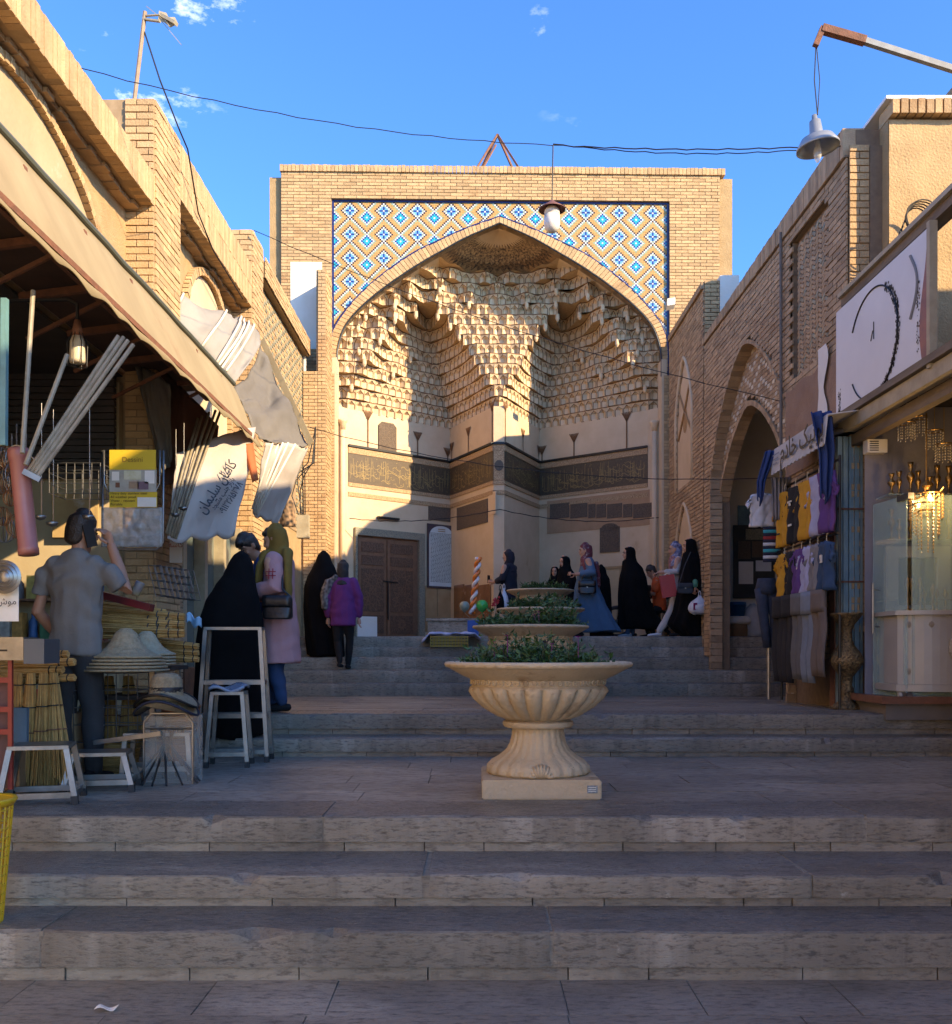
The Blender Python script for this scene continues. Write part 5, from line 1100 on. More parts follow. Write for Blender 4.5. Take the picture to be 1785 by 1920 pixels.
# ================================================================ planters down the middle of the steps
random.seed(61)
M_POT = mat('cast_stone_cream', (.60, .48, .31), (.50, .385, .235), 5, .8, .35, 45, c3=(.33, .225, .125), s3=3.2, t3=.56)
M_SOIL = mat('potting_soil', (.05, .035, .022), (.03, .02, .013), 20, .95, .5, 60)
def flute(n, a):
    return lambda r, z, u: 1 + a * (abs(math.sin(math.pi * n * u)) ** .7 - .5)
def make_planter(loc, S, label, zbase, plaque=False):
    t = thing('planter', label, 'planter', (loc[0], loc[1], zbase), 'urn planters down the steps'); c = V((loc[0], loc[1], zbase))
    def add(name, prof, n=96, fn=None, m=M_POT, cap=True, sm=True):
        k = MB(); k.lathe([(r * S, z * S) for r, z in prof], n, c, 0, fn, cap); o = k.build(name, m, t, sm)
        if sm: smooth_angle(o, 50)
        return o
    h = .35 * S; k = MB(); k.frame(c + V((-h, -h, .0)), (2 * h, 0, 0), (0, 2 * h, 0), (0, 0, .115 * S)); o = k.build('plinth', M_POT, t)
    bme = bmesh.new(); bme.from_mesh(o.data); bmesh.ops.bevel(bme, geom=bme.edges[:], offset=.008, segments=2, affect='EDGES'); bme.to_mesh(o.data); bme.free()
    add('pedestal', [(.300, .115), (.315, .13), (.312, .165), (.285, .195), (.235, .225), (.195, .26), (.172, .30), (.160, .35), (.157, .38), (.162, .395)], 144, lambda r, z, u: 1 + .05 * (abs(math.sin(math.pi * 22 * u)) ** .6 - .5))
    for a in (-2.2, -1.82, -1.32, -.94, -.3, -2.85):
        k = MB(); R_ = .30 * S; q = c + V((R_ * math.cos(a), R_ * math.sin(a), .15 * S)); tn = V((-math.sin(a), math.cos(a), 0))
        k.tube([q + tn * (.03 - .004 * i) * S * math.cos(i * .8) + UP * (.03 - .003 * i) * S * math.sin(i * .8) for i in range(9)], [.011 * S] * 9, 6); k.build('scroll', M_POT, t, True)
    k = MB()
    for j in range(-4, 5):
        a = -math.pi / 2 + j * .075; p0 = c + V((.315 * S * math.cos(-math.pi / 2 + j * .03), .315 * S * math.sin(-math.pi / 2 + j * .03), .125 * S)); p1 = c + V((.292 * S * math.cos(a), .292 * S * math.sin(a), (.20 - .004 * j * j) * S)); k.tube([p0, lerp(p0, p1, .5) + V((0, -.012 * S, 0)), p1], [.008 * S, .014 * S, .01 * S], 6)
    k.build('palmette', M_POT, t, True)
    add('collar', [(.165, .395), (.205, .40), (.218, .415), (.215, .435), (.19, .445)], 96, lambda r, z, u: 1 + .01 * math.sin(2 * math.pi * 40 * u))
    add('bowl', [(.18, .44), (.25, .47), (.33, .52), (.39, .575), (.42, .625), (.425, .645), (.40, .665)], 192, lambda r, z, u: 1 + (.09 if .45 < z / S < .64 else .0) * (abs(math.sin(math.pi * 24 * u)) ** .6 - .6))
    add('neck', [(.405, .655), (.41, .668), (.418, .690), (.415, .695), (.47, .72), (.53, .752), (.552, .766)], 96)
    k = MB()
    for j in range(52):
        a = 2 * math.pi * j / 52; q = c + V((.418 * S * math.cos(a), .418 * S * math.sin(a), .682 * S)); tn = V((-math.sin(a), math.cos(a), 0)); k.tube([q + tn * .016 * S * math.cos(b) + UP * .014 * S * math.sin(b) for b in [2 * math.pi * i / 8 for i in range(9)]], .0045 * S, 5)
    k.build('guilloche', M_POT, t, True, kind='stuff')
    add('rim', [(.552, .766), (.574, .775), (.580, .790), (.572, .803), (.545, .806), (.52, .80), (.50, .77), (.48, .74)], 144, lambda r, z, u: 1 + (.006 * math.sin(2 * math.pi * 44 * u + z * 60) if r > .56 * S else 0))
    add('soil', [(.0, .765), (.2, .772), (.48, .757), (.50, .75)], 32, None, M_SOIL, False)
    if plaque:
        k = MB(); k.frame(c + V((.265 * S, -h - .004, .04 * S)), (.06, 0, 0), (0, 0, .045), (0, .003, 0)); o = k.build('plaque', mat('grey_metal_plaque', (.12, .13, .13), (.3, .3, .3), 80, .4, metal=.5, det=1), t)
        for i in range(3): k = MB(); k.frame(c + V((.272 * S, -h - .0055, .05 * S + .011 * i)), (.044, 0, 0), (0, 0, .004), (0, .002, 0)); k.build('engraved_line', M_WHT, o)
    return t
M_LEAF = mat('dark_green_leaf', (.035, .085, .022), (.06, .125, .035), 9, .55, island=.4); M_LEAF2 = mat('bright_leaf', (.07, .16, .04), (.05, .11, .03), 9, .5, island=.35); M_STEM = mat('green_stem', (.07, .1, .04), (.1, .09, .05), 9, .8)
def make_plant(c, S, clumps, label, seed, flowers=0):
    rs = random.Random(seed); t = thing('bedding_plant', label, 'plant', c, 'plants in the planters'); lf = MB(); stm = MB()
    for (x, y, r, h) in clumps:
        nst = int(34 * (r / .1) ** 1.6)
        for i in range(nst):
            a = rs.uniform(0, 6.28); rr = r * math.sqrt(rs.random()); bx_, by_ = x + rr * math.cos(a), y + rr * math.sin(a); hh_ = h * rs.choice((.35, .6, .8, 1.0, 1.45)) * rs.uniform(.8, 1.1) * (1 - .4 * (rr / r) ** 2)
            lean = V((math.cos(a), math.sin(a), 0)) * rs.uniform(.02, .09); b0 = V(c) + V((bx_, by_, -.01)); tip = b0 + V((lean.x, lean.y, hh_))
            if i % 3 == 0: stm.tube([b0, tip], .003, 3, cap=False)
            for k in range(9):
                v = rs.uniform(.25, 1.02); p = lerp(b0, tip, v); th = rs.uniform(0, 6.28); el = rs.uniform(-.1, 1.0); l_ = rs.uniform(.028, .06) * S; d = V((math.cos(th) * math.cos(el), math.sin(th) * math.cos(el), math.sin(el))); sd = d.cross(V((rs.uniform(-1, 1), rs.uniform(-1, 1), 1.2))).normalized() * l_ * rs.uniform(.16, .26); nn = d.cross(sd).normalized() * l_ * .12
                lf.raw([p, p + d * l_ * .5 + sd + nn, p + d * l_, p + d * l_ * .5 - sd + nn], [(0, 1, 2, 3)], 1 if rs.random() < .3 else 0)
    lf.build('leaves', [M_LEAF, M_LEAF2], t, kind='stuff'); stm.build('stems', M_STEM, t, kind='stuff')
    for i in range(flowers):
        f = MB(); q = V(c) + V((rs.uniform(-.3, .3), rs.uniform(-.35, -.1), rs.uniform(.12, .2))); col = mat('magenta_petal', (.28, .02, .2)) if i % 2 else mat('dry_purple_head', (.06, .02, .045))
        for k in range(7):
            a = 2 * math.pi * k / 7; f.raw([q, q + V((math.cos(a) * .014 - math.sin(a) * .005, math.sin(a) * .014, .006)), q + V((math.cos(a) * .022, math.sin(a) * .022, .01)), q + V((math.cos(a) * .014 + math.sin(a) * .005, math.sin(a) * .014, .006))], [(0, 1, 2, 3)])
        f.tube([q, q + V((0, 0, -.12))], .002, 3); f.build('flower', col, t)
    return t
make_planter((.385, 5.93), 1.0, 'nearest cream stone urn planter, with a small metal plaque on its plinth', ZA, True)
make_planter((.545, 9.54), 1.0, 'second cream stone urn planter, on the middle landing right behind the nearest one', .87)
make_planter((.88, 13.0), 1.03, 'third cream stone urn planter, partly hidden, at the foot of the upper flight', 1.16)
k = MB(); k.frame((.45, 12.6, .7), (.86, 0, 0), (0, .85, 0), (0, 0, .46)); tag(k.build('stone_block', M_STONE), 'stone block carrying the third planter', 'stone block')
make_planter((1.05, 15.6), .95, 'farthest cream stone urn planter, on the terrace before the portal', ZT)
make_plant((.385, 5.93, ZA + .765), 1, [(-.02, -.12, .2, .17), (-.2, -.1, .12, .13), (.14, -.05, .16, .15), (-.36, -.15, .08, .07), (.37, -.1, .045, .09), (.26, -.2, .07, .08), (-.28, .1, .12, .16), (.05, .2, .2, .16), (-.42, .0, .05, .05)], 'bushy green bedding plants with a few purple flowers in the nearest planter', 1, 9)
make_plant((.545, 9.54, .87 + .765), 1.2, [(-.25, -.15, .2, .16), (.0, -.1, .2, .15), (.2, -.1, .2, .26), (.4, -.1, .1, .13), (-.38, .1, .12, .15)], 'dark green bedding plants heaped in the second planter', 2, 4)
make_plant((.88, 13.0, 1.16 + .79), 1.4, [(-.2, -.1, .2, .17), (.1, -.15, .25, .16), (.35, -.1, .12, .13)], 'low green bedding plants in the third planter', 3)
make_plant((1.05, 15.6, ZT + .73), 1.6, [(-.1, -.1, .18, .12), (.12, -.1, .2, .13), (.28, 0, .1, .1)], 'small tuft of green plants in the farthest planter', 4)
k = MB(); q = P(929, 1128, 13)
for i in range(14): k.lathe([(.0, -.02), (.02, 0), (.0, .022)], 6, q + V((rnd(-.05, .05), rnd(-.04, .04), rnd(-.06, .06))))
tag(k.build('red_flower', mat('red_petal', (.4, .02, .03), rough=.6), None, True), 'small red flower head at the left rim of the third planter', 'flower')
# ================================================================ left: awnings and shop front
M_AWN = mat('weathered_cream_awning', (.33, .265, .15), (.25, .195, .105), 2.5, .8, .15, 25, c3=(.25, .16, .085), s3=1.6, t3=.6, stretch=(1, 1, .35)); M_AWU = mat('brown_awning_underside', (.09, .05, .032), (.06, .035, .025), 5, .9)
M_GAL = mat('pale_tube', (.33, .285, .2), (.2, .165, .11), 12, .5, .1, 60)
A1 = thing('metal_awning', 'long weathered cream sheet awning with ragged lower edge over the broom shop', 'awning', (-2.4, 7, LZ(2.0)))
def awp(u, v):
    """u along the street, v from rod (0) to ragged edge (1)"""
    y = lerp(3.6, 9.8, u); rag = .028 * noise.noise(V((y * 3.2, 1, 4))) + .02 * abs(math.sin(y * 7.5))
    return V((lerp(-2.49, -2.2, v) + .012 * noise.noise(V((y * 2, v * 2, 1))), y, LZ(lerp(2.69, 2.03, v) + (rag if v > .99 else 0)) + .01 * noise.noise(V((y * 1.3, v, 7)))))
k = MB(); k.sheet(awp, 150, 6, .006); k.build('sheet', M_AWN, A1, True)
k = MB(); k.tube([awp(i / 20, 0) + V((.01, 0, .02)) for i in range(21)], .022, 8); k.build('roller_tube', mat('dark_green_tube', (.09, .1, .08), rough=.5), A1)
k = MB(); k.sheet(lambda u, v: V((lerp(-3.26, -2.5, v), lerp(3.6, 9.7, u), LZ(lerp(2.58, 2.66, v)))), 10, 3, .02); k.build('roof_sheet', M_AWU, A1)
for y in (4.4, 5.2, 6.0, 6.8, 7.6, 8.4, 9.2):
    k = MB(); k.bar((-3.25, y, LZ(2.5)), (-2.45, y, LZ(2.6)), .04, .05); k.bar((-3.2, y, LZ(2.2)), (-2.5, y, LZ(2.55)), .025, .025); k.build('rafter', M_RUST, A1)
for x, h in ((-2.46, 2.55), (-2.7, 2.5), (-2.24, 2.12)): k = MB(); k.bar((x, 3.7, LZ(h)), (x, 9.6, LZ(h)), .035, .035); k.build('purlin', M_RUST, A1)
fa = thing('awning_arms', 'fan of pale folded awning tubes under the cream awning', 'awning arms', P(60, 890, 5.0))
for x0, y0, x1, y1 in ((52, 886, 222, 630), (58, 888, 232, 632), (64, 890, 240, 638), (71, 893, 250, 646)): k = MB(); k.tube([P(x0, y0, 5.1), P(x1, y1, 5.35)], .012, 8); k.build('arm', M_GAL, fa)
for x0, y0, x1, y1 in ((48, 872, 126, 665), (42, 850, 62, 545)): k = MB(); k.tube([P(x0, y0, 5.0), P(x1, y1, 5.2)], .013, 8); k.build('stay', M_GAL, fa)
k = MB(); k.bar(P(44, 884, 5.08), P(76, 900, 5.1), .03, .03); k.build('bracket', M_STEEL, fa)
cl = thing('cage_lamp', 'bulkhead lamp in a wire cage hanging under the cream awning', 'lamp', P(145, 690, 6.0)); q = P(145, 660, 6.0)
k = MB(); k.lathe([(.03, .1), (.045, .06), (.05, -.05), (.045, -.07)], 16, q); k.build('glass_bulb', mat('dusty_bulb', (.55, .47, .33), rough=.3), cl, True)
k = MB(); k.lathe([(.018, .2), (.03, .14), (.035, .1)], 12, q); k.build('socket', M_RUST, cl, True)
for i in range(8): a = math.pi * i / 4; k = MB(); k.tube([q + V((.03 * math.cos(a), .03 * math.sin(a), .12)), q + V((.065 * math.cos(a), .065 * math.sin(a), .05)), q + V((.06 * math.cos(a), .06 * math.sin(a), -.09)), q + V((0, 0, -.1))], .003, 4); k.build('cage_wire', M_BLK, cl)
k = MB(); k.tube([q + V((0, 0, .2)), q + V((0, 0, .3)), q + V((-.06, 0, .33)), q + V((-.5, 0, .32))], .012, 6); k.build('conduit', M_BLK, cl)
# shop interior: end wall, counter, shutter
ws_ = thing('broom_shop', 'dim open shop front full of household goods under the cream awning', 'shop', (-3.3, 6.5, ZA))
k = MB(); k.frame((-5.6, 8.8, ZA - .05), (5.6 - 3.29, 0, 0), (0, .09, 0), (0, 0, LZ(2.5) - ZA)); k.build('end_wall', mat('yellowed_panel', (.46, .37, .22), (.38, .29, .16), 2, .8, .1, 30), ws_)
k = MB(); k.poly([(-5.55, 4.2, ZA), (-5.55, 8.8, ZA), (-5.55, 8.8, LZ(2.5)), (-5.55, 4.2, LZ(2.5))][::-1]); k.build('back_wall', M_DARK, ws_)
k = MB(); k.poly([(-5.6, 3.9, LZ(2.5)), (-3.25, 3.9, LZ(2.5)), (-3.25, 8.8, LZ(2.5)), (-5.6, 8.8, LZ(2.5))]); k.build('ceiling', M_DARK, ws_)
for i in range(16): k = MB(); k.frame((-5.5, 8.70, LZ(1.55 + .06 * i)), (2.2, 0, 0), (0, .06, 0), (0, 0, .05)); k.build('shutter_slat', mat('brown_shutter', (.07, .055, .045), (.05, .04, .033), 8, .6), ws_)
k = MB(); a = P(100, 1008, 8.74); b = P(186, 925, 8.74); k.frame(a, (b.x - a.x, 0, 0), (0, 0, b.z - a.z), (0, -.02, 0)); k.build('faded_map', mat('faded_map_print', (.5, .36, .16), (.38, .25, .1), 4, .8, c3=(.55, .5, .4), s3=3, t3=.58), ws_)
k = MB(); k.bar(P(7, 835, 5.0), P(9, 560, 5.0), .03, .03); k.build('door_post', mat('turquoise_post', (.13, .28, .3), (.1, .2, .2), 9, .6), ws_)
# second awning: grey hood and hanging drapes
A2 = thing('canvas_hood', 'grey canvas hood awning with white piping and dark underside, half folded', 'awning', P(460, 700, 10.4))
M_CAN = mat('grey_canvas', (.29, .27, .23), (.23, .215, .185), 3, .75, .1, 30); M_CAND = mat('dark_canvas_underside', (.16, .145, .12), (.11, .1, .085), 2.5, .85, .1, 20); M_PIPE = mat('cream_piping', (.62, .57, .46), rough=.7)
top_ = [(330, 565, 10.2), (420, 590, 10.7), (450, 595, 10.9), (465, 605, 11.0), (488, 640, 11.3)]; bot_ = [(318, 600, 9.6), (376, 655, 9.7), (402, 685, 9.75), (412, 697, 9.75), (437, 722, 9.8)]
def poly3(pts, u):
    t = u * (len(pts) - 1); i = min(int(t), len(pts) - 2); f = t - i; return lerp(P(*pts[i]), P(*pts[i + 1]), f)
def hood(u, v): 
    p = lerp(poly3(bot_, u), poly3(top_, u), v); return p + V((.10 * math.sin(math.pi * v), -.05 * math.sin(math.pi * v), .10 * math.sin(math.pi * v) - .05 * abs(math.sin(u * 12)) * math.sin(math.pi * v))) + V((.05, -.05, .04)) * noise.fractal(V((u * 4, v * 3, 2)), 1, 2, 4)
k = MB(); k.sheet(hood, 40, 12, .01); k.build('hood_canvas', M_CAN, A2, True)
for u in (0, .25, .52, .62, .75, .82):
    k = MB(); k.tube([hood(u, v / 12) + V((.012, -.02, .012)) for v in range(13)], .014, 6); k.build('piping', M_PIPE, A2, True)
und = [(490, 640, 11.3), (578, 828, 11.6), (470, 770, 9.75), (438, 724, 9.78)]
def under(u, v): 
    a = lerp(P(488, 648, 11.2), P(578, 832, 10.6), u); b = lerp(P(437, 724, 9.8), P(486, 828, 9.75), u); return lerp(a, b, v) + V((0, .05 * math.sin(v * 3.1), -.12 * math.sin(math.pi * v) * (1 - u) + .025 * math.sin(u * 10 + v * 4))) + V((.03, -.06, .06)) * noise.fractal(V((u * 4, v * 3, 6)), 1, 2, 4)
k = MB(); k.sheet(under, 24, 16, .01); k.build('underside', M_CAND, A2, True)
k = MB(); k.sheet(lambda u, v: lerp(P(488, 640, 11.25), P(580, 835, 10.6), u) + V((.05 * v, -.02, .06 * v - .02)), 12, 2, .012); k.build('front_hem', M_AWN, A2)
def drape(name, quad, d, m, label, ribs=0, wav=.03, ragged=0, parent_print=None):
    """hanging cloth through four picture corners (top left, top right, bottom right, bottom left) with depths"""
    t = thing(name, label, 'awning cloth', P(*quad[3]))
    q = [P(*x) for x in quad]
    def fn(u, v):
        p = lerp(lerp(q[0], q[1], u), lerp(q[3], q[2], u), v)
        return p + V((.02 * noise.noise(V((u * 5, v * 4, 3))), wav * math.sin(u * 8 + v * 2) + .07 * noise.fractal(V((u * 2.6, v * 2.2, quad[0][0])), 1, 2, 4), wav * .6 * math.sin(v * 5 + u * 3) - (ragged * abs(math.sin(u * 9)) * v * v)))
    k = MB(); k.sheet(fn, 36, 20, .008); k.build('cloth', m, t, True)
    return t, fn
M_DRP = mat('off_white_tarp', (.45, .40, .35), (.38, .33, .28), 2.5, .8, .15, 20, c3=(.36, .26, .17), s3=2, t3=.63)
t1, f1 = drape('hanging_tarp', [(330, 850, 8.6), (478, 800, 9.5), (440, 1005, 9.2), (312, 1005, 8.3)], 9, M_DRP, 'off-white tarp with black Persian lettering hanging from the cream awning', 0, .03, .05)
for i, (u0, u1) in enumerate(((0, .0), (.06, .03), (.16, .07), (.24, .1), (.32, .13))):
    k = MB(); p0 = f1(u0 + .25, 0) + V((0, -.03, .25)); p1 = f1(u1, .95) + V((0, -.04, 0)); k.tube([p0, lerp(p0, p1, .5) + V((0, -.02, 0)), p1], .013, 6); k.build('rib_tube', M_GAL, t1, True)
U_ = (f1(.8, .45) - f1(.55, .75)).normalized(); N_ = V((.35, -1, 0)).normalized(); Vv_ = N_.cross(U_).normalized(); Vv_ = -Vv_ if Vv_.z < 0 else Vv_
for txt, hgt, uu, vv in ((shape('کاشان سلیمان'), .13, .60, .50), (shape('بازار جنب مسجد'), .07, .68, .58), ('۰۹۱۳۲۶۱۵۳۷۸', .09, .80, .62)):
    o = f1(uu, vv) + N_ * .09; lettering(txt, hgt, o, U_, Vv_, M_BLK, t1, 'tarp_lettering', bold=.015)
t2, f2 = drape('hanging_tarp', [(497, 830, 9.9), (576, 838, 10.6), (520, 985, 10.6), (474, 960, 10.1)], 10, M_DRP, 'narrow white tarp with bundled ribs hanging beside the lettered one', 0, .02, .03)
for i in range(5):
    k = MB(); p0 = f2(.15 + .14 * i, 0) + V((0, -.03, 0)); p1 = f2(.0 + .05 * i, .95) + V((0, -.04, 0)); k.tube([p0, p1], .012, 6); k.build('rib_tube', M_PIPE, t2, True)
t3, f3 = drape('hanging_tarp', [(300, 690, 9.0), (410, 800, 9.5), (390, 900, 9.2), (305, 905, 8.8)], 9, mat('brown_tarp', (.12, .05, .03), (.09, .045, .03), 3, .85), 'rust brown tarp hanging in the shade behind the lettered one', 0, .04)
t4, f4 = drape('hanging_tarp', [(250, 680, 8.75), (318, 720, 8.8), (322, 870, 8.7), (300, 890, 8.7)], 9, M_CAND, 'dark grey tarp strip in the shade beside the brick pier', 0, .03)
k = MB(); k.sheet(lambda u, v: lerp(P(455, 835, 9.4), P(474, 905, 9.4), v) + V((.1 * u * (1 - .5 * v), -.02 * math.sin(u * 5), .03 * u)), 8, 8, .008); tag(k.build('orange_rag', mat('orange_cloth', (.45, .12, .04), (.36, .1, .03), 6, .9), None, True), 'orange cloth corner showing between the two white tarps', 'cloth')
# ================================================================ stall goods on the left landing
M_STRAW = mat('straw', (.52, .315, .10), (.37, .21, .06), 14, .85, .3, 70, island=.3); M_STRAWD = mat('red_straw', (.26, .11, .045), (.18, .08, .03), 14, .9, island=.3)
M_RUB = mat('black_rubber', (.015, .015, .016), rough=.6)
def stool(c, w_, dp, h, rz, label, top=True, rungs=(.12,), splay=.05, wd=.03, tw=None):
    t = thing('steel_stool', label, 'stool', (c[0], c[1], c[2]), 'galvanised stools beside the stall'); R = Matrix.Rotation(rz, 3, 'Z'); c = V(c)
    T = lambda x, y, z: c + R @ V((x, y, z))
    for sx in (-1, 1):
        for sy in (-1, 1):
            k = MB(); k.bar(T(sx * (w_ / 2 + splay), sy * (dp / 2 + splay * .6), .03), T(sx * w_ / 2, sy * dp / 2, h), wd, wd, 0, R @ V((0, 1, 0))); lg = k.build('leg', M_STEEL, t)
            k = MB(); k.bar(T(sx * (w_ / 2 + splay), sy * (dp / 2 + splay * .6), 0), T(sx * (w_ / 2 + splay * .92), sy * (dp / 2 + splay * .55), .045), wd * 1.25, wd * 1.25, 0, R @ V((0, 1, 0))); k.build('rubber_foot', M_RUB, lg)
    for z in rungs:
        f = 1 - z / h; x = w_ / 2 + splay * f; y = dp / 2 + splay * .6 * f
        for a, b in (((-x, -y), (x, -y)), ((-x, y), (x, y)), ((-x, -y), (-x, y)), ((x, -y), (x, y))): k = MB(); k.bar(T(*a, z), T(*b, z), wd * .5, wd * 1.1, 0, (0, 0, 1)); k.build('rung', M_STEEL, t)
    k = MB(); k.frame(T(-w_ / 2 - .012, -dp / 2 - .012, h), R @ V((w_ + .024, 0, 0)), R @ V((0, dp + .024, 0)), (0, 0, .022)); k.build('seat' if top else 'top_frame', M_STEEL, t)
    return t
random.seed(62)
q = P(92, 1518, 5.23)
stool((-2.52, 5.55, ZA), .30, .26, .31, .25, 'low galvanised step stool at the very front of the stall', rungs=(.05,))
stool((-2.35, 6.0, ZA), .30, .24, .22, .2, 'lower galvanised stool just behind the front one', rungs=(.06,))
stool((-1.86, 7.2, ZA), .22, .22, .54, .1, 'medium galvanised stool carrying a plastic packet', rungs=(.1,), splay=.04, wd=.028)
stool((-1.90, 7.52, ZA), .42, .16, 1.03, .06, 'tallest galvanised step stool in front of the black chador', rungs=(.08, .36, .62), splay=.06, wd=.03)
stool((-2.15, 6.5, ZA), .40, .28, .3, .15, 'wide galvanised bench stool behind the black rod legs', rungs=(.08,), splay=.02)
k = MB(); k.sheet(lambda u, v: V((-1.86 + .26 * (u - .5), 7.2 + .2 * (v - .5), ZA + .58 + .02 * math.sin(u * 7 + v * 3) + .02 * v)), 8, 6, .02); tag(k.build('plastic_packet', mat('clear_blue_plastic', (.3, .36, .46), rough=.15, spec=.7, alpha=.75), None, True), 'clear plastic packet lying on the medium stool', 'packet')
# black folding tripod legs
tp = thing('rod_bundle', 'bundle of black folding rod legs spreading on the flagstones', 'rod legs', (-1.95, 6.3, ZA))
for i in range(13):
    a = 2 * math.pi * i / 13; k = MB(); top = V((-2.05 + .05 * math.cos(a), 6.35 + .05 * math.sin(a), ZA + .33 + rnd(-.03, .03))); ft = V((-2.03 + rnd(.15, .24) * math.cos(a + 2.6), 6.3 + .2 * math.sin(a + 2.6), ZA + .006)); k.tube([ft, lerp(ft, top, .5), top], .007, 6); k.build('rod', M_BLK, tp)
for i in range(4): k = MB(); k.lathe([(.022, 0), (.022, .04), (.014, .045)], 10, (-2.14 + .06 * i, 6.33, ZA + .33)); k.build('hub', M_BLK, tp)
k = MB(); k.bar((-2.5, 6.25, ZA + .27), (-2.06, 6.25, ZA + .33), .04, .03); tag(k.build('strap_bundle', M_STEEL), 'grey strap bundle lying against the black rod legs', 'strap')
# brooms: helper for a reed bundle
def reeds(name, a, b, r0, r1, n, m, parent, seed=0, ties=()):
    rs = random.Random(seed); a = V(a); b = V(b); d = (b - a).normalized(); x = d.cross(V((.3, .2, 1))).normalized(); y = d.cross(x); k = MB()
    for i in range(n):
        th = rs.uniform(0, 6.28); rr = math.sqrt(rs.random()); p0 = a + (x * math.cos(th) + y * math.sin(th)) * r0 * rr; p1 = b + (x * math.cos(th) + y * math.sin(th)) * r1 * rr + d * rs.uniform(-.04, .03); k.tube([p0, lerp(p0, p1, .5) + x * rs.uniform(-.006, .006), p1], rs.uniform(.003, .0055), 4)
    o = k.build(name, m, parent, kind='stuff' )
    for v in ties:
        c = lerp(a, b, v); r = lerp(r0, r1, v) * 1.06; k = MB(); k.tube([c + (x * math.cos(t) + y * math.sin(t)) * r for t in [2 * math.pi * i / 14 for i in range(15)]], .0045, 5); k.build('binding', M_RUST if v > .5 else M_BLK, parent)
    return o
def broom(a, b, r0, r1, label, seed, group, n=70, ties=(.1, .25, .4)):
    t = thing('straw_broom', label, 'broom', a, group); reeds('reeds', a, b, r0, r1, n, M_STRAW, t, seed, ties); return t
names1 = ['topmost', 'second', 'third', 'fourth', 'fifth', 'lowest']
for i in range(6):
    y0 = 1140 + i * 9; br = P(165, y0 + rnd(-2, 2), 6.95 - .03 * i); e_ = P(322 + 24 * (i % 2) - 10 * (i == 0), 1150 + i * 7.5, 7.0 - .03 * i)
    broom(e_, br, .026, .055, f'{names1[i]} hand broom of the pile lying on the table behind the grey shirted man', i, 'hand brooms piled on the table', 60, (.06, .16, .28))
for i in range(4):
    broom(P(118 + 22 * (i % 2) + 10 * (i == 0), 1226 + i * 15, 6.0 - .02 * i), P(8, 1232 + i * 14, 6.05), .02, .045, ['topmost', 'second', 'third', 'lowest'][i] + ' hand broom in the stack below the tin box', 20 + i, 'hand brooms under the tin box', 55, (.08, .2))
for i, (x, xb) in enumerate(((34, 28), (58, 52), (82, 84), (100, 112))):
    broom(P(x, 1262, 5.9), P(xb, 1478 - 4 * i, 5.95 - .03 * i), .022, .085, ['straw broom standing nearest the red post, bristles down', 'second standing straw broom, with red stitching', 'third standing straw broom beside the man in grey', 'fourth standing straw broom beside the wire rack'][i], 40 + i, 'tall brooms standing bristles down', 90, (.1, .3, .52, .66))
for i, x in enumerate((170, 205, 240)):
    broom(P(x, 1268, 6.85), P(x - 8 + 8 * i, 1392, 6.8), .03, .09, ['first', 'second', 'third'][i] + ' straw broom behind the wire rack counted from the man', 60 + i, 'brooms behind the wire rack', 80, (.15, .6, .75))
for i in range(3):
    broom(P(372, 1212 + i * 12, 7.05), P(290, 1205 + i * 14, 7.1), .02, .04, ['top', 'middle', 'bottom'][i] + ' hand broom poking out beside the stack of straw hats', 70 + i, 'hand brooms beside the hats', 40, (.1, .3))
# table under the brooms
tb_ = thing('stall_table', 'dark low table carrying the brooms and hats', 'table', (-2.6, 6.9, ZA))
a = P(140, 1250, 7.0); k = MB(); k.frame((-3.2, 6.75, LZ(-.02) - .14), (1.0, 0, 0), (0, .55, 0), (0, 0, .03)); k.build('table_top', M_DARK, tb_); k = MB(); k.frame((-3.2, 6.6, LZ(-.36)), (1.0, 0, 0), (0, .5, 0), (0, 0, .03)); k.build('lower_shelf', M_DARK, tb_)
for x in (-3.15, -2.25):
    for y in (6.65, 7.2): k = MB(); k.bar((x, y, ZA), (x, y, LZ(-.03) - .13), .035, .035); k.build('leg', M_STEEL, tb_)
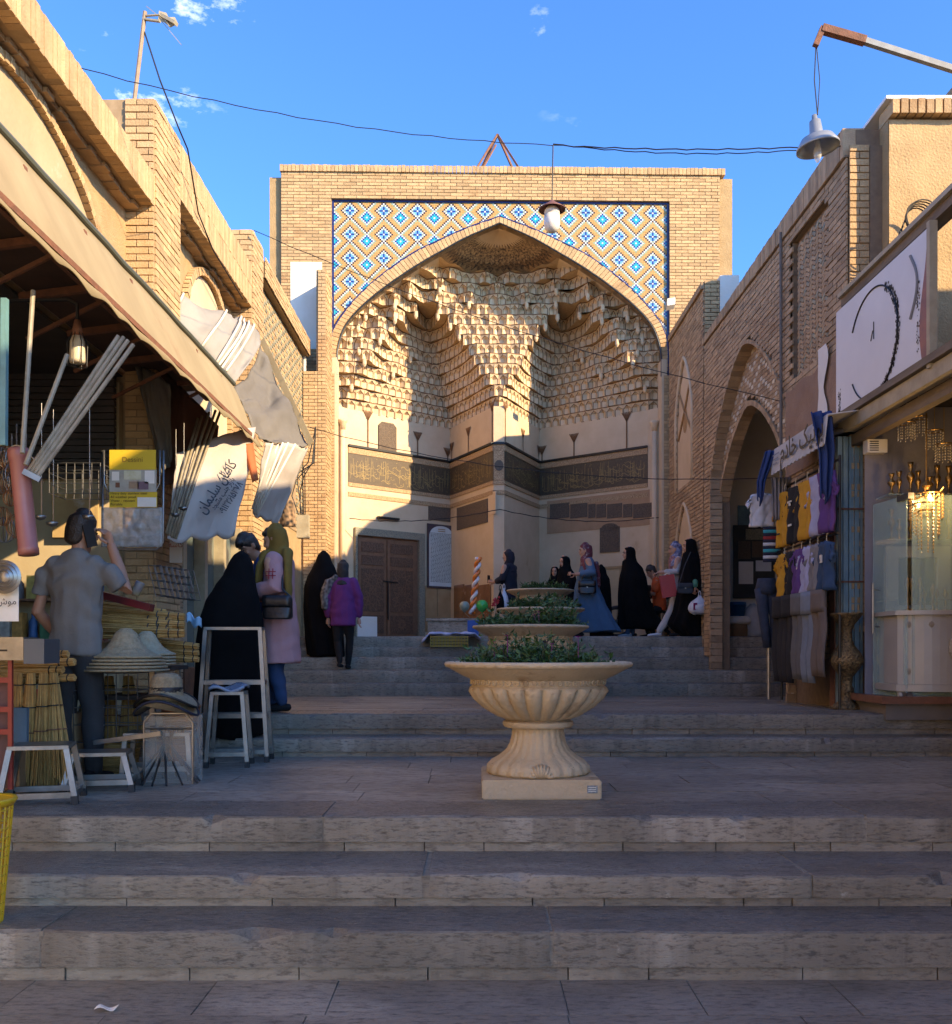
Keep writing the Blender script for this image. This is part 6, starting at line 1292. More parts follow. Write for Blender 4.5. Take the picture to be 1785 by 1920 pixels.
# woven hat stacks
M_WOV = mat('woven_palm', (.38, .31, .19), (.24, .19, .11), 40, .85, .5, 90, island=.15)
def hat(c, R_, h, m, label, tilt=0, group=None, band=None, rim=0, bend=0):
    t = thing('straw_hat', label, 'hat', c, group); k = MB(); pr = [(R_, -.012), (R_, 0), (R_ * .8, h * .10), (R_ * .58, h * .28), (R_ * .42, h * .52), (R_ * .3, h * .82), (R_ * .16, h * .97), (.001, h)] if not band else [(R_, -.004), (R_, .0), (R_ * .75, -.005), (R_ * .52, .005), (R_ * .50, h * .4), (R_ * .46, h * .85), (R_ * .36, h), (.001, h * .96)]
    fine = []
    for (r0, z0), (r1, z1) in zip(pr[:-1], pr[1:]):
        m_ = max(1, int(math.hypot(r1 - r0, z1 - z0) / .007))
        fine += [(lerp(r0, r1, i / m_) + (.0022 if (len(fine) + i) % 2 else 0), lerp(z0, z1, i / m_) + (.0022 if (len(fine) + i) % 2 else 0)) for i in range(m_)]
    k.lathe(fine + [pr[-1]], 48, c, 0, lambda r, z, u: 1 + .012 * math.sin(u * 150 + z * 300) + .02 * math.sin(u * 12.6 + c[0] * 9))
    if bend: k.v = [(x, y, z + bend * ((x - c[0]) / R_) ** 2 * R_) for x, y, z in k.v]
    k.build('crown_and_brim', m, t, True)
    if band:
        b = MB(); b.lathe([(R_ * .515, .008), (R_ * .52, h * .3), (R_ * .505, h * .32)], 30, c, 0, None, False); b.build('hat_band', band, t, True)
        b = MB(); b.tube([V((c[0] + R_ * math.cos(a_), c[1] + R_ * math.sin(a_), c[2] + bend * R_ * math.cos(a_) ** 2)) for a_ in [2 * math.pi * i / 40 for i in range(41)]], .009, 6); b.build('brim_edge', band, t, True)
    return t
c0 = P(236, 1255, 6.45)
for i in range(5): hat((c0.x, c0.y, c0.z + .022 * i), .285 - .012 * i, .19 if i == 4 else .05, M_WOV, ['bottom', 'second', 'third', 'fourth', 'topmost, pointed'][i] + ' woven palm hat of the front stack', 0, 'stack of woven palm hats')
c0 = P(275, 1243, 6.75)
for i in range(4): hat((c0.x, c0.y, c0.z + .022 * i), .2, .16 if i == 3 else .05, mat('pale_woven_palm', (.42, .37, .25), (.3, .25, .15), 40, .85, .5, 90), ['bottom', 'second', 'third', 'topmost, rounded'][i] + ' pale palm hat of the rear stack', 0, 'stack of pale palm hats')
hat(P(312, 1300, 6.2), .2, .13, M_WOV, 'straw sun hat with black brim edge and band on the clear box', 0, None, M_BLK, 0, -.45)
hat(P(312, 1312, 6.2), .2, .1, M_WOV, 'straw sun hat underneath the other black edged one', 0, None, mat('navy_band', (.015, .018, .035), rough=.8), 0, -.5)
# clear acrylic box under the sun hats
bx = thing('clear_box', 'clear plastic display box with a steel frame under the sun hats', 'box', P(312, 1440, 6.3)); a = P(270, 1445, 6.25); a.z = ZA
k = MB(); k.frame(a, (.32, 0, 0), (0, .22, 0), (0, 0, .44)); k.build('panes', mat('clear_acrylic', (.6, .6, .55), rough=.08, alpha=.25, spec=.7), bx)
k = MB(); k.tube([a, a + V((0, 0, .4)), a + V((.05, 0, .46)), a + V((.27, 0, .46)), a + V((.32, 0, .4)), a + V((.32, 0, 0))], .008, 6); k.tube([a + V((0, 0, .36)), a + V((.32, 0, .36))], .007, 6); k.build('frame', M_STEEL, bx)
# wire rack
def wire_rack(label, px0, px1, py0, py1, d, nx, ny, name='wire_rack', dep=.22):
    t = thing(name, label, 'wire rack', P((px0 + px1) / 2, py1, d)); a = P(px0, py1, d); b = P(px1, py0, d); w_, h_ = b.x - a.x, b.z - a.z
    for j in range(ny + 1):
        z = a.z + h_ * j / ny
        for y in (0, dep): k = MB(); k.tube([(a.x, d + y, z), (b.x, d + y, z)], .004, 5); k.build('wire', M_STEEL, t)
        for x in (a.x, b.x): k = MB(); k.tube([(x, d, z), (x, d + dep, z)], .004, 5); k.build('wire', M_STEEL, t)
    for i in range(nx + 1):
        for y in (0, dep): k = MB(); k.tube([(a.x + w_ * i / nx, d + y, a.z), (a.x + w_ * i / nx, d + y, b.z)], .004, 5); k.build('wire', M_STEEL, t)
    return t
wire_rack('galvanised wire shelf rack standing before the brooms', 138, 258, 1262, 1392, 6.35, 3, 4)
wire_rack('round cornered wire basket shelf hanging in the shop', 92, 188, 868, 925, 7.4, 6, 3, 'hanging_wire_shelf', .3)
bn_ = thing('grill_racks', 'bunch of small steel grill racks hung beside the brick corner', 'grill racks', P(310, 1040, 7.6))
for i in range(7):
    x = 278 + i * 8; k = MB(); a = P(x, 1060 + i, 7.5); b = P(x + 22, 1112 + i, 7.5)
    for u in (0, .5, 1): k.tube([lerp(a, a + V((.0, 0, -.25)), 0) + V((.10 * u, .03 * i, 0)), a + V((.10 * u + .06, .03 * i, -.24))], .0035, 4)
    for v in (0, .25, .5, .75, 1): k.tube([a + V((.06 * v, .03 * i, -.24 * v)), a + V((.10 + .06 * v, .03 * i, -.24 * v))], .0035, 4)
    k.build('rack', M_STEEL, bn_)
# packaged rack with yellow card
pk = thing('packaged_rack', 'steel rack in clear wrap with a yellow printed card hanging in the shop', 'packaged rack', P(250, 1035, 7.3))
q0 = P(192, 1030, 7.3); q1 = P(306, 845, 7.3); w_, h_ = q1.x - q0.x, q1.z - q0.z
k = MB(); r_ = .05; k.tube([q0 + V((0, 0, h_)), q0 + V((0, 0, r_)), q0 + V((r_, 0, 0)), q0 + V((w_ - r_, 0, 0)), q0 + V((w_, 0, r_)), q0 + V((w_, 0, h_))], .009, 8); k.build('frame_tube', M_STEEL, pk, True)
k = MB(); k.tube([q0 + V((.02, -.02, h_)), q0 + V((.02, -.02, .5)), q0 + V((.05, -.02, .44)), q0 + V((w_ - .05, -.02, .44)), q0 + V((w_ - .02, -.02, .5)), q0 + V((w_ - .02, -.02, h_))], .008, 8); k.build('inner_tube', M_STEEL, pk, True)
def card(x0, z0, x1, z1, m, nm, o=.03): k = MB(); k.frame(q0 + V((x0 * w_, -o, z0 * h_)), ((x1 - x0) * w_, 0, 0), (0, 0, (z1 - z0) * h_), (0, .004, 0)); return k.build(nm, m, pk)
M_YEL = mat('yellow_card', (.60, .42, .02), (.54, .37, .02), 6, .5)
card(.14, .80, .90, 1.0, M_YEL, 'card_header'); card(.14, .42, .92, .575, M_YEL, 'card_footer'); card(.14, .577, .91, .798, mat('room_photo', (.45, .43, .36), (.2, .2, .17), 5, .5), 'photo_print'); card(.6, .425, .91, .52, M_WHT, 'inset_picture', .033)
for x0, z0, x1, z1, m_ in ((.38, .70, .66, .79, mat('window_print', (.4, .38, .16), (.6, .58, .45), 12, .5)), (.72, .66, .88, .79, M_WHT), (.18, .69, .3, .78, M_WHT), (.46, .61, .62, .68, M_STEEL), (.6, .60, .78, .68, mat('plum_print', (.16, .1, .12))), (.24, .62, .31, .67, M_RUST)): card(x0, z0, x1, z1, m_, 'picture_detail', .032)
lettering('Dessini', .055, q0 + V((.52 * w_, -.034, .90 * h_)), (1, 0, 0), UP, mat('ochre_ink', (.25, .15, .02)), pk, 'card_lettering')
for i, s_ in enumerate(('Heavy duty stainless steel', 'All weather proof', 'Water - resistant', 'Portable')): lettering(s_, .027, q0 + V((.16 * w_, -.034, (.56 - .037 * i) * h_)), (1, 0, 0), UP, M_BLK, pk, 'card_lettering', 'LEFT')
k = MB(); k.sheet(lambda u, v: q0 + V((u * w_, -.02 + .015 * noise.noise(V((u * 9, v * 9, 1))), (.02 + .4 * v) * h_)), 20, 16, .003); k.build('clear_wrap', mat('crinkled_wrap', (.5, .5, .48), (.3, .3, .28), 14, .12, .6, 25, spec=.8, alpha=.6), pk, True)
# left edge wares
k = MB(); a = P(35, 850, 5.15); b = P(54, 1040, 5.1); k.tube([a + (a - b).normalized() * .02, a, lerp(a, b, .06), lerp(a, b, .07), lerp(a, b, .93), lerp(a, b, .94), b], [.056, .056, .056, .05, .05, .053, .053], 20); tag(k.build('plastic_pipe', mat('dusty_pink_pvc', (.33, .13, .105), (.27, .1, .085), 6, .4), None, True), 'dusty pink plastic pipe hanging at the left edge of the shop', 'pipe')
wt = thing('wire_whisks', 'tangle of copper wire whisks and baskets at the left edge', 'whisks', P(12, 960, 5.2))
for i in range(16):
    k = MB(); c_ = P(rnd(0, 34), rnd(850, 995), 5.25 + rnd(0, .1)); r = rnd(.03, .06)
    for j in range(5): a = math.pi * j / 5; k.tube([c_ + V((r * math.cos(t) * math.cos(a), r * math.cos(t) * math.sin(a), r * 1.2 * math.sin(t))) for t in [2 * math.pi * s / 14 for s in range(15)]], .0022, 4)
    k.build('whisk', mat('copper_wire', (.28, .14, .06), rough=.4, metal=.7) if i % 3 else M_STEEL, wt)
md_ = MB(); c_ = P(10, 1082, 5.1); md_.lathe([(.085, 0), (.09, .012), (.075, .02), (.07, .012), (.055, .022), (.048, .012), (.034, .022), (.028, .012), (.012, .02), (0, .02)], 40); md_.v = [(c_.x + p[0], c_.y - p[2], c_.z + p[1]) for p in md_.v]; smooth_angle(tag(md_.build('cake_mould', M_STEEL), 'round fluted tin mould hanging at the left edge', 'mould'), 30)
k = MB(); a = P(0, 1165, 5.15); k.frame(a + V((-.1, 0, 0)), (.2, 0, 0), (0, 0, .2), (0, .004, 0)); pn = k.build('price_card', M_WHT); tag(pn, 'white hand lettered card below the tin mould', 'card'); lettering(shape('موش'), .05, P(12, 1128, 5.13), (1, 0, 0), UP, M_BLK, pn)
tnb = thing('tin_box', 'galvanised tin letter box at the left edge above the broom stack', 'tin box', P(20, 1240, 5.4)); a = P(-40, 1238, 5.35)
k = MB(); k.frame(a, (.25, 0, 0), (0, .2, 0), (0, 0, .13)); k.build('case', M_STEEL, tnb); k = MB(); k.frame(a + V((.252, 0, -.02)), (.11, .01, 0), (0, .2, 0), (0, 0, .14)); k.build('side_plate', mat('dark_steel', (.1, .11, .12), rough=.5, metal=.5), tnb); k = MB(); k.frame(a + V((.1, -.003, .05)), (.06, 0, 0), (0, .002, 0), (0, 0, .01)); k.build('slot', M_BLK, tnb)
k = MB(); 
rp_ = thing('red_shelf_stand', 'red painted steel shelf stand at the left edge beside the standing brooms', 'shelf stand', P(10, 1480, 5.4))
M_RED = mat('red_paint', (.33, .04, .025), (.25, .035, .02), 8, .5)
k = MB(); k.bar(P(20, 1480, 5.4), P(20, 1236, 5.4), .022, .022); k.build('post', M_RED, rp_)
for y in (1275, 1330, 1372): k = MB(); k.bar(P(-30, y, 5.4), P(22, y, 5.4), .02, .03); k.build('shelf_rail', M_RED, rp_)
k = MB(); k.frame(P(-40, 1478, 5.45), (.18, 0, 0), (0, 0, .62), (0, .01, 0)); k.build('back_panel', mat('red_brown_panel', (.16, .06, .05), (.1, .05, .045), 7, .6), rp_)
# yellow laundry basket
lbk = thing('laundry_basket', 'yellow slotted plastic laundry basket cut by the left edge of the picture', 'basket', P(-30, 1715, 4.3)); c_ = V((-2.235, 4.28, 0.0)); M_YP = mat('yellow_plastic', (.55, .34, .01), rough=.4)
H_ = .55
for i in range(30):
    a = 2 * math.pi * i / 30; k = MB(); k.tube([c_ + V((.10 * math.cos(a), .10 * math.sin(a), .22)), c_ + V((.145 * math.cos(a), .145 * math.sin(a), .22 + H_))], .005, 5); k.build('rib', M_YP, lbk)
for j in range(14):
    r = lerp(.10, .145, j / 13); z = .22 + H_ * j / 13; k = MB(); k.tube([c_ + V((r * math.cos(t), r * math.sin(t), z)) for t in [2 * math.pi * i / 30 for i in range(31)]], .0045, 5); k.build('hoop', M_YP, lbk)
k = MB(); k.lathe([(.145, .22 + H_ - .03), (.165, .22 + H_ - .005), (.16, .22 + H_ + .008), (.14, .22 + H_)], 30, c_); k.build('rim', M_YP, lbk, True); k = MB(); k.lathe([(.1, .22), (.1, .235)], 24, c_); k.build('base', M_YP, lbk)
# odds and ends on the table
k = MB(); c_ = P(258, 1103, 6.9); k.lathe([(.032, -.05), (.034, -.045), (.034, .045), (.032, .05)], 18); R = Matrix.Rotation(.45, 3, 'Y'); k.v = [tuple(c_ + R @ V(p)) for p in k.v]; k.m = k.m; tag(k.build('blue_can', mat('blue_can_print', (.02, .06, .3), (.45, .35, .05), 7, .35, det=1), None, True), 'blue and yellow can lying on the goods beside the man in grey', 'can')
k = MB(); k.bar(P(178, 1112, 6.85), P(285, 1140, 6.8), .07, .05); tag(k.build('saw_package', mat('black_red_print', (.02, .02, .022), (.2, .02, .02), 5, .4, det=1)), 'black and red packaged saw lying on the broom pile', 'package')
k = MB(); k.sheet(lambda u, v: lerp(P(350, 1150, 7.3), P(378, 1162, 7.3), u) + V((0, .02 * math.sin(u * 6), -.07 * v + .02 * math.sin(u * 9))), 8, 5, .01); tag(k.build('blue_mask_bag', mat('pale_blue_film', (.22, .42, .6), rough=.4), None, True), 'pale blue plastic bag on the end of the broom pile', 'bag')
# second shop along the left: glazed front, brick corner, meter box, dress
s2 = thing('window_shop', 'shop window with cream posts behind the chador woman', 'shop', (-3.1, 11, ZB))
bricks(s2, (-3.05, 9.0, ZB - .3), YV, UP, .9, 2.0, M_BRKR, M_MORR, .2, .06, dep=.012)
k = MB(); k.frame((-3.2, 9.9, ZB), (.04, 0, 0), (0, 2.9, 0), (0, 0, 2.0)); k.build('window_pane', mat('dull_window', (.12, .15, .14), rough=.1, spec=.7), s2)
for y in (9.92, 10.7, 11.5, 12.3): k = MB(); k.frame((-3.16, y, ZB - .1), (.12, 0, 0), (0, .12, 0), (0, 0, 2.2)); k.build('cream_post', M_CREAMB, s2)
k = MB(); k.frame((-3.16, 9.9, ZB - .1), (.14, 0, 0), (0, 2.9, 0), (0, 0, .45)); k.build('stall_riser', M_WOOD, s2)
nt_ = MB(); a = P(318, 1055, 9.2); nt_.frame(a, (.12, 0, 0), (0, 0, .28), (0, .004, 0)); o = nt_.build('price_notice', M_SIGN); tag(o, 'white notice with red letters by the brick corner', 'notice'); lettering(shape('کاسه'), .07, a + V((.06, -.006, .17)), (1, 0, 0), UP, M_RED, o)
mb_ = thing('meter_box', 'cream electric meter box with cables on the far left wall', 'meter box', P(567, 1010, 13.2)); a = P(556, 1008, 13.2)
k = MB(); k.frame(a, (.16, 0, 0), (0, .15, 0), (0, 0, .32)); k.build('case', M_CREAMB, mb_)
for i in range(5): k = MB(); x = 560 + 3 * i; k.tube([P(x, 965, 13.2), P(x - 8 + rnd(-6, 10), 930 - 10 * i, 13.3), P(x + rnd(-12, 14), 900 - 6 * i, 13.3), P(585 + rnd(-8, 8), 868, 13.4), P(592, 800, 13.5)], .008, 5); k.build('cable', M_WIRE, mb_)
drs = thing('floral_dress', 'black floral dress hanging beyond the white tarp', 'dress', P(538, 985, 11.5)); k = MB(); k.sheet(lambda u, v: P(lerp(521, 549, u) + (2 * u - 1) * 4 * v, lerp(938, 988, v), 11.5) + V((0, .02 * math.sin(u * 9), 0)), 8, 8, .03); k.build('dress_body', mat('black_floral', (.012, .012, .014), (.35, .22, .12), 22, .85, det=0, c3=None), drs, True)
# ================================================================ crate, balloons, terrace things
cr = thing('plastic_crate', 'yellow slotted plastic crate with blue and white cloths on the top step', 'crate', P(842, 1211, 14.6)); c_ = P(842, 1211, 14.55); M_YC = mat('dull_yellow_plastic', (.36, .28, .05), (.3, .22, .04), 6, .6); w_, h_ = .58, .17; z0 = 1.466
for y in (14.62, 14.92):
    for j in range(4): k = MB(); k.frame((c_.x - w_ / 2, y, z0 + .005 + j * .046), (w_, 0, 0), (0, .012, 0), (0, 0, .02)); k.build('rail', M_YC, cr)
    for i in range(13): k = MB(); k.frame((c_.x - w_ / 2 + i * (w_ - .014) / 12, y - .003, z0), (.014, 0, 0), (0, .018, 0), (0, 0, h_)); k.build('slat', M_YC, cr)
for x in (-w_ / 2, w_ / 2 - .012): k = MB(); k.frame((c_.x + x, 14.634, z0), (.012, 0, 0), (0, .284, 0), (0, 0, h_)); k.build('end_panel', M_YC, cr)
k = MB(); k.sheet(lambda u, v: V((c_.x - .42 + .9 * u, 14.6 + .4 * v, z0 + h_ + .03 + .05 * noise.noise(V((u * 6, v * 4, 2))) - .12 * max(0, .12 - u) * 8 - .1 * max(0, u - .9) * 8)), 30, 10, .02); tag(k.build('folded_cloths', mat('blue_white_cloth', (.2, .24, .45), (.6, .62, .68), 7, .85, .2, 30), None, True), 'blue and white cloths heaped over the yellow crate', 'cloth')
bc = MB(); q = P(887, 1178, 15.4); bc.frame((q.x - .09, 15.3, ZT), (.18, 0, 0), (0, .12, 0), (0, 0, .26)); bc.frame((q.x - .02, 15.29, ZT), (.02, 0, 0), (0, .008, 0), (0, 0, .262)); tag(bc.build('blue_box', mat('blue_board', (.02, .09, .38), (.015, .07, .3), 5, .5)), 'bright blue box holding the balloons on the terrace', 'box')
bst = thing('twisted_balloon', 'tall twisted orange and white balloon stick rising from the blue box', 'balloon', P(885, 1150, 15.45)); b0 = P(885, 1150, 15.45); b1 = P(897, 1046, 15.45)
for ph, m_ in ((0, mat('orange_balloon', (.7, .17, .02), rough=.25)), (math.pi, mat('white_balloon', (.72, .66, .6), rough=.25))):
    k = MB(); k.tube([lerp(b0, b1, i / 60) + V((.03 * math.cos(i * .42 + ph), .03 * math.sin(i * .42 + ph), 0)) for i in range(61)], .03, 10); k.build('balloon_strand', m_, bst, True)
def balloon(px, py, r, m, label):
    k = MB(); q = P(px, py, 15.42); k.lathe([(.002, -1.25 * r), (.012, -1.2 * r), (.006, -1.1 * r), (.5 * r, -.85 * r), (.85 * r, -.45 * r), (r, .05 * r), (.86 * r, .55 * r), (.5 * r, .9 * r), (.001, r)], 24, q); k.tube([q + V((0, 0, -1.2 * r)), V((P(887, 1165, 15.42)))], .003, 4); tag(k.build('balloon', m, None, True), label, 'balloon')
balloon(904, 1136, .098, mat('green_balloon', (.05, .42, .08), rough=.2), 'round green balloon to the right of the twisted stick'); balloon(871, 1137, .085, mat('printed_balloon', (.42, .4, .3), (.1, .2, .15), 5, .25, c3=(.5, .35, .05), s3=4), 'small printed foil balloon left of the twisted stick')
# notice with pointed arch by the door
ntc = thing('tall_notice', 'tall white notice with pointed top and dense text beside the carved door', 'notice board', wp(0, .86, 2.6))
tA, zA = whit(0, 799, 1102); tB, zB = whit(0, 850, 987)
k = MB(); wframe(0, tA, tB, zA, zB, .03, .05, k); k.build('navy_panel', mat('plum_panel', (.04, .03, .055), (.08, .06, .05), 25, .4), ntc)
k = MB(); tm_ = (tA + tB) / 2; hw = (tB - tA) * .45; zs_ = lerp(zA, zB, .78)
k.poly([wp(0, tm_ - hw, zA + .04, .056), wp(0, tm_ + hw, zA + .04, .056), wp(0, tm_ + hw, zs_, .056)] + [wp(0, tm_ + hw * math.cos(a), zs_ + (zB - .03 - zs_) * math.sin(a) ** .8, .056) for a in [math.pi * i / 16 for i in range(1, 16)]] + [wp(0, tm_ - hw, zs_, .056)]); k.build('white_sheet', mat('printed_sheet', (.60, .64, .6), (.54, .58, .54), 4, .5), ntc)
tx = MB(); rs = random.Random(9); L0_ = math.dist(*seg(0))
for i in range(38):
    z = lerp(zA + .13, zs_ + .1, i / 37); x = (tm_ - hw * .9) * L0_
    while x < (tm_ + hw * .86) * L0_: l_ = rs.uniform(.02, .06); stroke(tx, 0, [(x, z), (x + l_, z)], .0575, .011); x += l_ + .012
tx.build('printed_text', mat('dark_green_ink', (.05, .08, .06)), ntc, kind='stuff')
for z in (zB - .1, zB - .14): k = MB(); stroke(k, 0, [((tm_ - hw * .3) * L0_, z), ((tm_ + hw * .3) * L0_, z)], .058, .018); k.build('gold_title', M_GILT, ntc)
sl_ = thing('stone_plaque', 'dark carved stone plaque with chamfered top on the sunlit wall above the band', 'plaque', wp(0, .4, 5.4)); ta, z0_ = whit(0, 709, 848); tb2, z1_ = whit(0, 742, 796); L_ = math.dist(*seg(0)); k = MB()
zz0, zz1 = 5.325, max(z0_, z1_); prf = [(ta, zz0), (tb2, zz0), (tb2, zz1 - .07), (tb2 - .03, zz1), (ta + .03, zz1), (ta, zz1 - .07)]
k.loft([[wp(0, t, z, o) for t, z in prf] for o in (.002, .03)]); k.build('slab', M_CARV, sl_)
# motorbike parked behind the walkers
mbk = thing('parked_motorbike', 'dark motorbike parked on the terrace behind the walking women', 'motorbike', P(1215, 1190, 17.2)); cx_ = P(1215, 1190, 17.2).x
for dx in (-.55, .55):
    k = MB(); k.tube([(cx_ + dx + .26 * math.cos(t), 17.25, ZT + .29 + .26 * math.sin(t)) for t in [2 * math.pi * i / 24 for i in range(25)]], .035, 8); wh = k.build('tyre', M_RUB, mbk, True); k = MB(); k.tube([(cx_ + dx, 17.2, ZT + .29), (cx_ + dx, 17.3, ZT + .29)], .05, 10)
    for i in range(8): a = math.pi * i / 4; k.tube([(cx_ + dx, 17.25, ZT + .29), (cx_ + dx + .24 * math.cos(a), 17.25, ZT + .29 + .24 * math.sin(a))], .005, 4)
    k.build('rim', M_STEEL, wh)
k = MB(); k.tube([(cx_ - .55, 17.25, ZT + .29), (cx_ - .36, 17.25, ZT + .72), (cx_ - .3, 17.25, ZT + .9)], .03, 8); k.tube([(cx_ - .36, 17.25, ZT + .68), (cx_ + .1, 17.25, ZT + .6), (cx_ + .55, 17.25, ZT + .3)], .03, 8); k.build('frame', M_BLK, mbk)
k = MB(); k.tube([(cx_ - .3, 17.25, ZT + .76), (cx_ - .1, 17.25, ZT + .8), (cx_ + .06, 17.25, ZT + .72)], [.05, .12, .06], 12); k.build('fuel_tank', mat('dark_red_enamel', (.12, .02, .02), rough=.2), mbk, True)
k = MB(); k.tube([(cx_ + .05, 17.25, ZT + .74), (cx_ + .35, 17.25, ZT + .75), (cx_ + .62, 17.25, ZT + .8)], [.07, .1, .06], 10, 0, True, .5); k.build('saddle', M_BLK, mbk, True)
k = MB(); k.tube([(cx_ - .28, 17.0, ZT + .98), (cx_ - .33, 17.1, ZT + .95), (cx_ - .33, 17.4, ZT + .95), (cx_ - .28, 17.5, ZT + .98)], .014, 6); k.build('handlebar', M_BLK, mbk)
for y in (17.02, 17.48): k = MB(); k.tube([(cx_ - .3, y, ZT + .97), (cx_ - .36, y, ZT + 1.12)], .006, 5); k.tube([(cx_ - .36 + .05 * math.cos(t), y, ZT + 1.15 + .05 * math.sin(t)) for t in [2 * math.pi * i / 14 for i in range(15)]], .009, 5); k.build('mirror', M_BLK, mbk)
k = MB(); k.box((cx_ + .05, 17.25, ZT + .38), (.34, .2, .26)); k.build('engine', M_RUST, mbk); k = MB(); k.box((cx_ - .2, 17.0, ZT + .32), (.16, .01, .1)); k.build('number_plate', M_WHT, mbk)
# ================================================================ wires, lamps, aerial
def sag(a, b, s, n=24): return [lerp(a, b, i / n) - UP * s * 4 * (i / n) * (1 - i / n) + V((0, 0, .006 * math.sin(i * 2.3))) for i in range(n + 1)]
def wire(a, b, s, r, label):
    k = MB(); k.tube(sag(a, b, s), r, 5); tag(k.build('overhead_wire', M_WIRE), label, 'wire', 'overhead wires')
pL = P(152, 128, 7.6); pM = P(1037, 272, 9.0); pR = P(1500, 276, 9.0); pR2 = P(1790, 272, 9.2)
wire(pL, pM, .12, .004, 'thin wire from the left roof edge to the hanging bulb'); wire(pM, pR, .03, .006, 'twisted wire from the hanging bulb to the lamp arm'); wire(pR, pR2, .0, .007, 'wire stretched from the lamp arm over the plaster gable'); wire(pM + V((0, 0, .01)), pR + V((0, .05, .0)), .06, .005, 'slack second strand beside the twisted wire')
wire(P(476, 432, 12.7), P(1465, 752, 10.8), .18, .005, 'long wire slanting across the portal vault from left pier to right wall'); wire(P(575, 800, 13), P(1480, 895, 10.8), .25, .005, 'low wire crossing the inscription band to the clothes stall'); wire(P(655, 972, 17.9), P(936, 955, 17.7), .12, .008, 'slack cable looped over the carved door to the centre pier'); wire(P(936, 955, 17.7), P(1235, 970, 17.9), .14, .008, 'slack cable looped across the right hand niche wall')
hb = thing('hanging_bulb', 'milky bulb under a red brown tin shade hanging from the wire before the portal', 'lamp', P(1035, 437, 9)); q = P(1035, 388, 9.0)
k = MB(); k.lathe([(.02, .06), (.03, .045), (.125, -.02), (.128, -.028), (.06, .0), (.03, .01)], 28, q); k.build('tin_shade', mat('red_brown_enamel', (.2, .09, .065), (.15, .07, .05), 8, .5), hb, True)
k = MB(); k.lathe([(.045, 0), (.07, -.03), (.075, -.075)], 28, q, 0, lambda r, z, u: 1 + .02 * math.sin(u * 2 * math.pi * 28)); k.build('fluted_collar', M_WHT, hb, True); k = MB(); k.lathe([(.074, -.076), (.076, -.16), (.066, -.205), (.04, -.235), (.001, -.245)], 24, q); k.build('glass_globe', mat('milky_glass', (.68, .65, .58), rough=.2), hb, True)
k = MB(); k.tube([q + V((0, 0, .05)), pM], .006, 5); k.build('flex', M_WIRE, hb)
sl2 = thing('street_lamp', 'grey dish lamp hanging from a rusty arm at the top right', 'street lamp', P(1785, 130, 7.9)); q = P(1533, 270, 7.9)
k = MB(); k.bar(P(1800, 134, 7.9), P(1618, 76, 7.9), .045, .045); k.build('pipe_arm', mat('grey_pipe_paint', (.3, .32, .31), (.2, .2, .19), 9, .5), sl2); k = MB(); k.bar(P(1622, 77, 7.88), P(1541, 54, 7.88), .06, .06); k.bar(P(1543, 52, 7.88), P(1529, 86, 7.88), .045, .045); k.build('angle_iron', M_RUST, sl2)
k = MB(); k.tube([P(1530, 86, 7.9), P(1527, 150, 7.9), q + V((0, 0, .24))], .005, 5); k.tube([P(1531, 86, 7.9), P(1537, 150, 7.9), q + V((0, 0, .24))], .004, 5); k.build('flex', M_WIRE, sl2)
k = MB(); k.lathe([(.02, .24), (.025, .2), (.045, .19), (.055, .08), (.06, .07), (.13, .045), (.172, -.02), (.174, -.04), (.17, -.04), (.168, -.02), (.125, .035), (.04, .05)], 32, q); k.v = [tuple(q + Matrix.Rotation(-.12, 3, 'Y') @ (V(p) - q)) for p in k.v]; k.build('dish_shade', mat('grey_lamp_enamel', (.33, .36, .38), (.28, .3, .32), 6, .35, metal=.3), sl2, True)
k = MB(); k.lathe([(.022, .04), (.024, -.02), (.034, -.06), (.03, -.11), (.012, -.15), (.001, -.155)], 18, q); k.build('bulb', mat('clear_bulb', (.7, .72, .72), rough=.08, alpha=.5, spec=.8), sl2, True)
ae = thing('tv_aerial', 'home made television aerial on a wooden pole above the left pier', 'aerial', P(245, 250, 9.2)); a = P(243, 262, 9.1); b = P(272, 22, 9.1)
k = MB(); k.tube([a, b], .02, 7); k.build('pole', mat('grey_wood_pole', (.36, .27, .18), (.25, .18, .12), 9, .9), ae)
b2 = P(268, 36, 9.1)
for i, (x0, y0, x1, y1, w2) in enumerate(((268, 36, 300, 40, .03), (275, 12, 302, 34, .012), (300, 36, 340, 84, .012), (303, 30, 330, 44, .06), (302, 24, 318, 50, .02), (268, 30, 300, 28, .02))): k = MB(); k.bar(P(x0, y0, 9.1), P(x1, y1, 9.05), w2, w2 * .5); k.build('aerial_arm', M_CREAMB, ae)
k = MB(); k.raw([P(298, 20, 9.08), P(312, 24, 9.08), P(316, 32, 9.08), P(328, 32, 9.08), P(334, 44, 9.08), P(320, 52, 9.08), P(308, 42, 9.08), P(296, 40, 9.08)] + [P(298, 20, 9.1), P(312, 24, 9.1), P(316, 32, 9.1), P(328, 32, 9.1), P(334, 44, 9.1), P(320, 52, 9.1), P(308, 42, 9.1), P(296, 40, 9.1)], [tuple(range(8)), tuple(range(15, 7, -1))] + [(i, i + 8, (i + 1) % 8 + 8, (i + 1) % 8) for i in range(8)]); k.build('reflector_plate', M_CREAMB, ae)
k = MB(); k.tube([P(271, 60, 9.1), P(300, 150, 9.05), P(335, 240, 9.3), P(352, 280, 9.5), P(372, 400, 10.2), P(400, 470, 10.9), P(455, 560, 12)], .008, 5); k.build('aerial_cable', M_WIRE, ae)
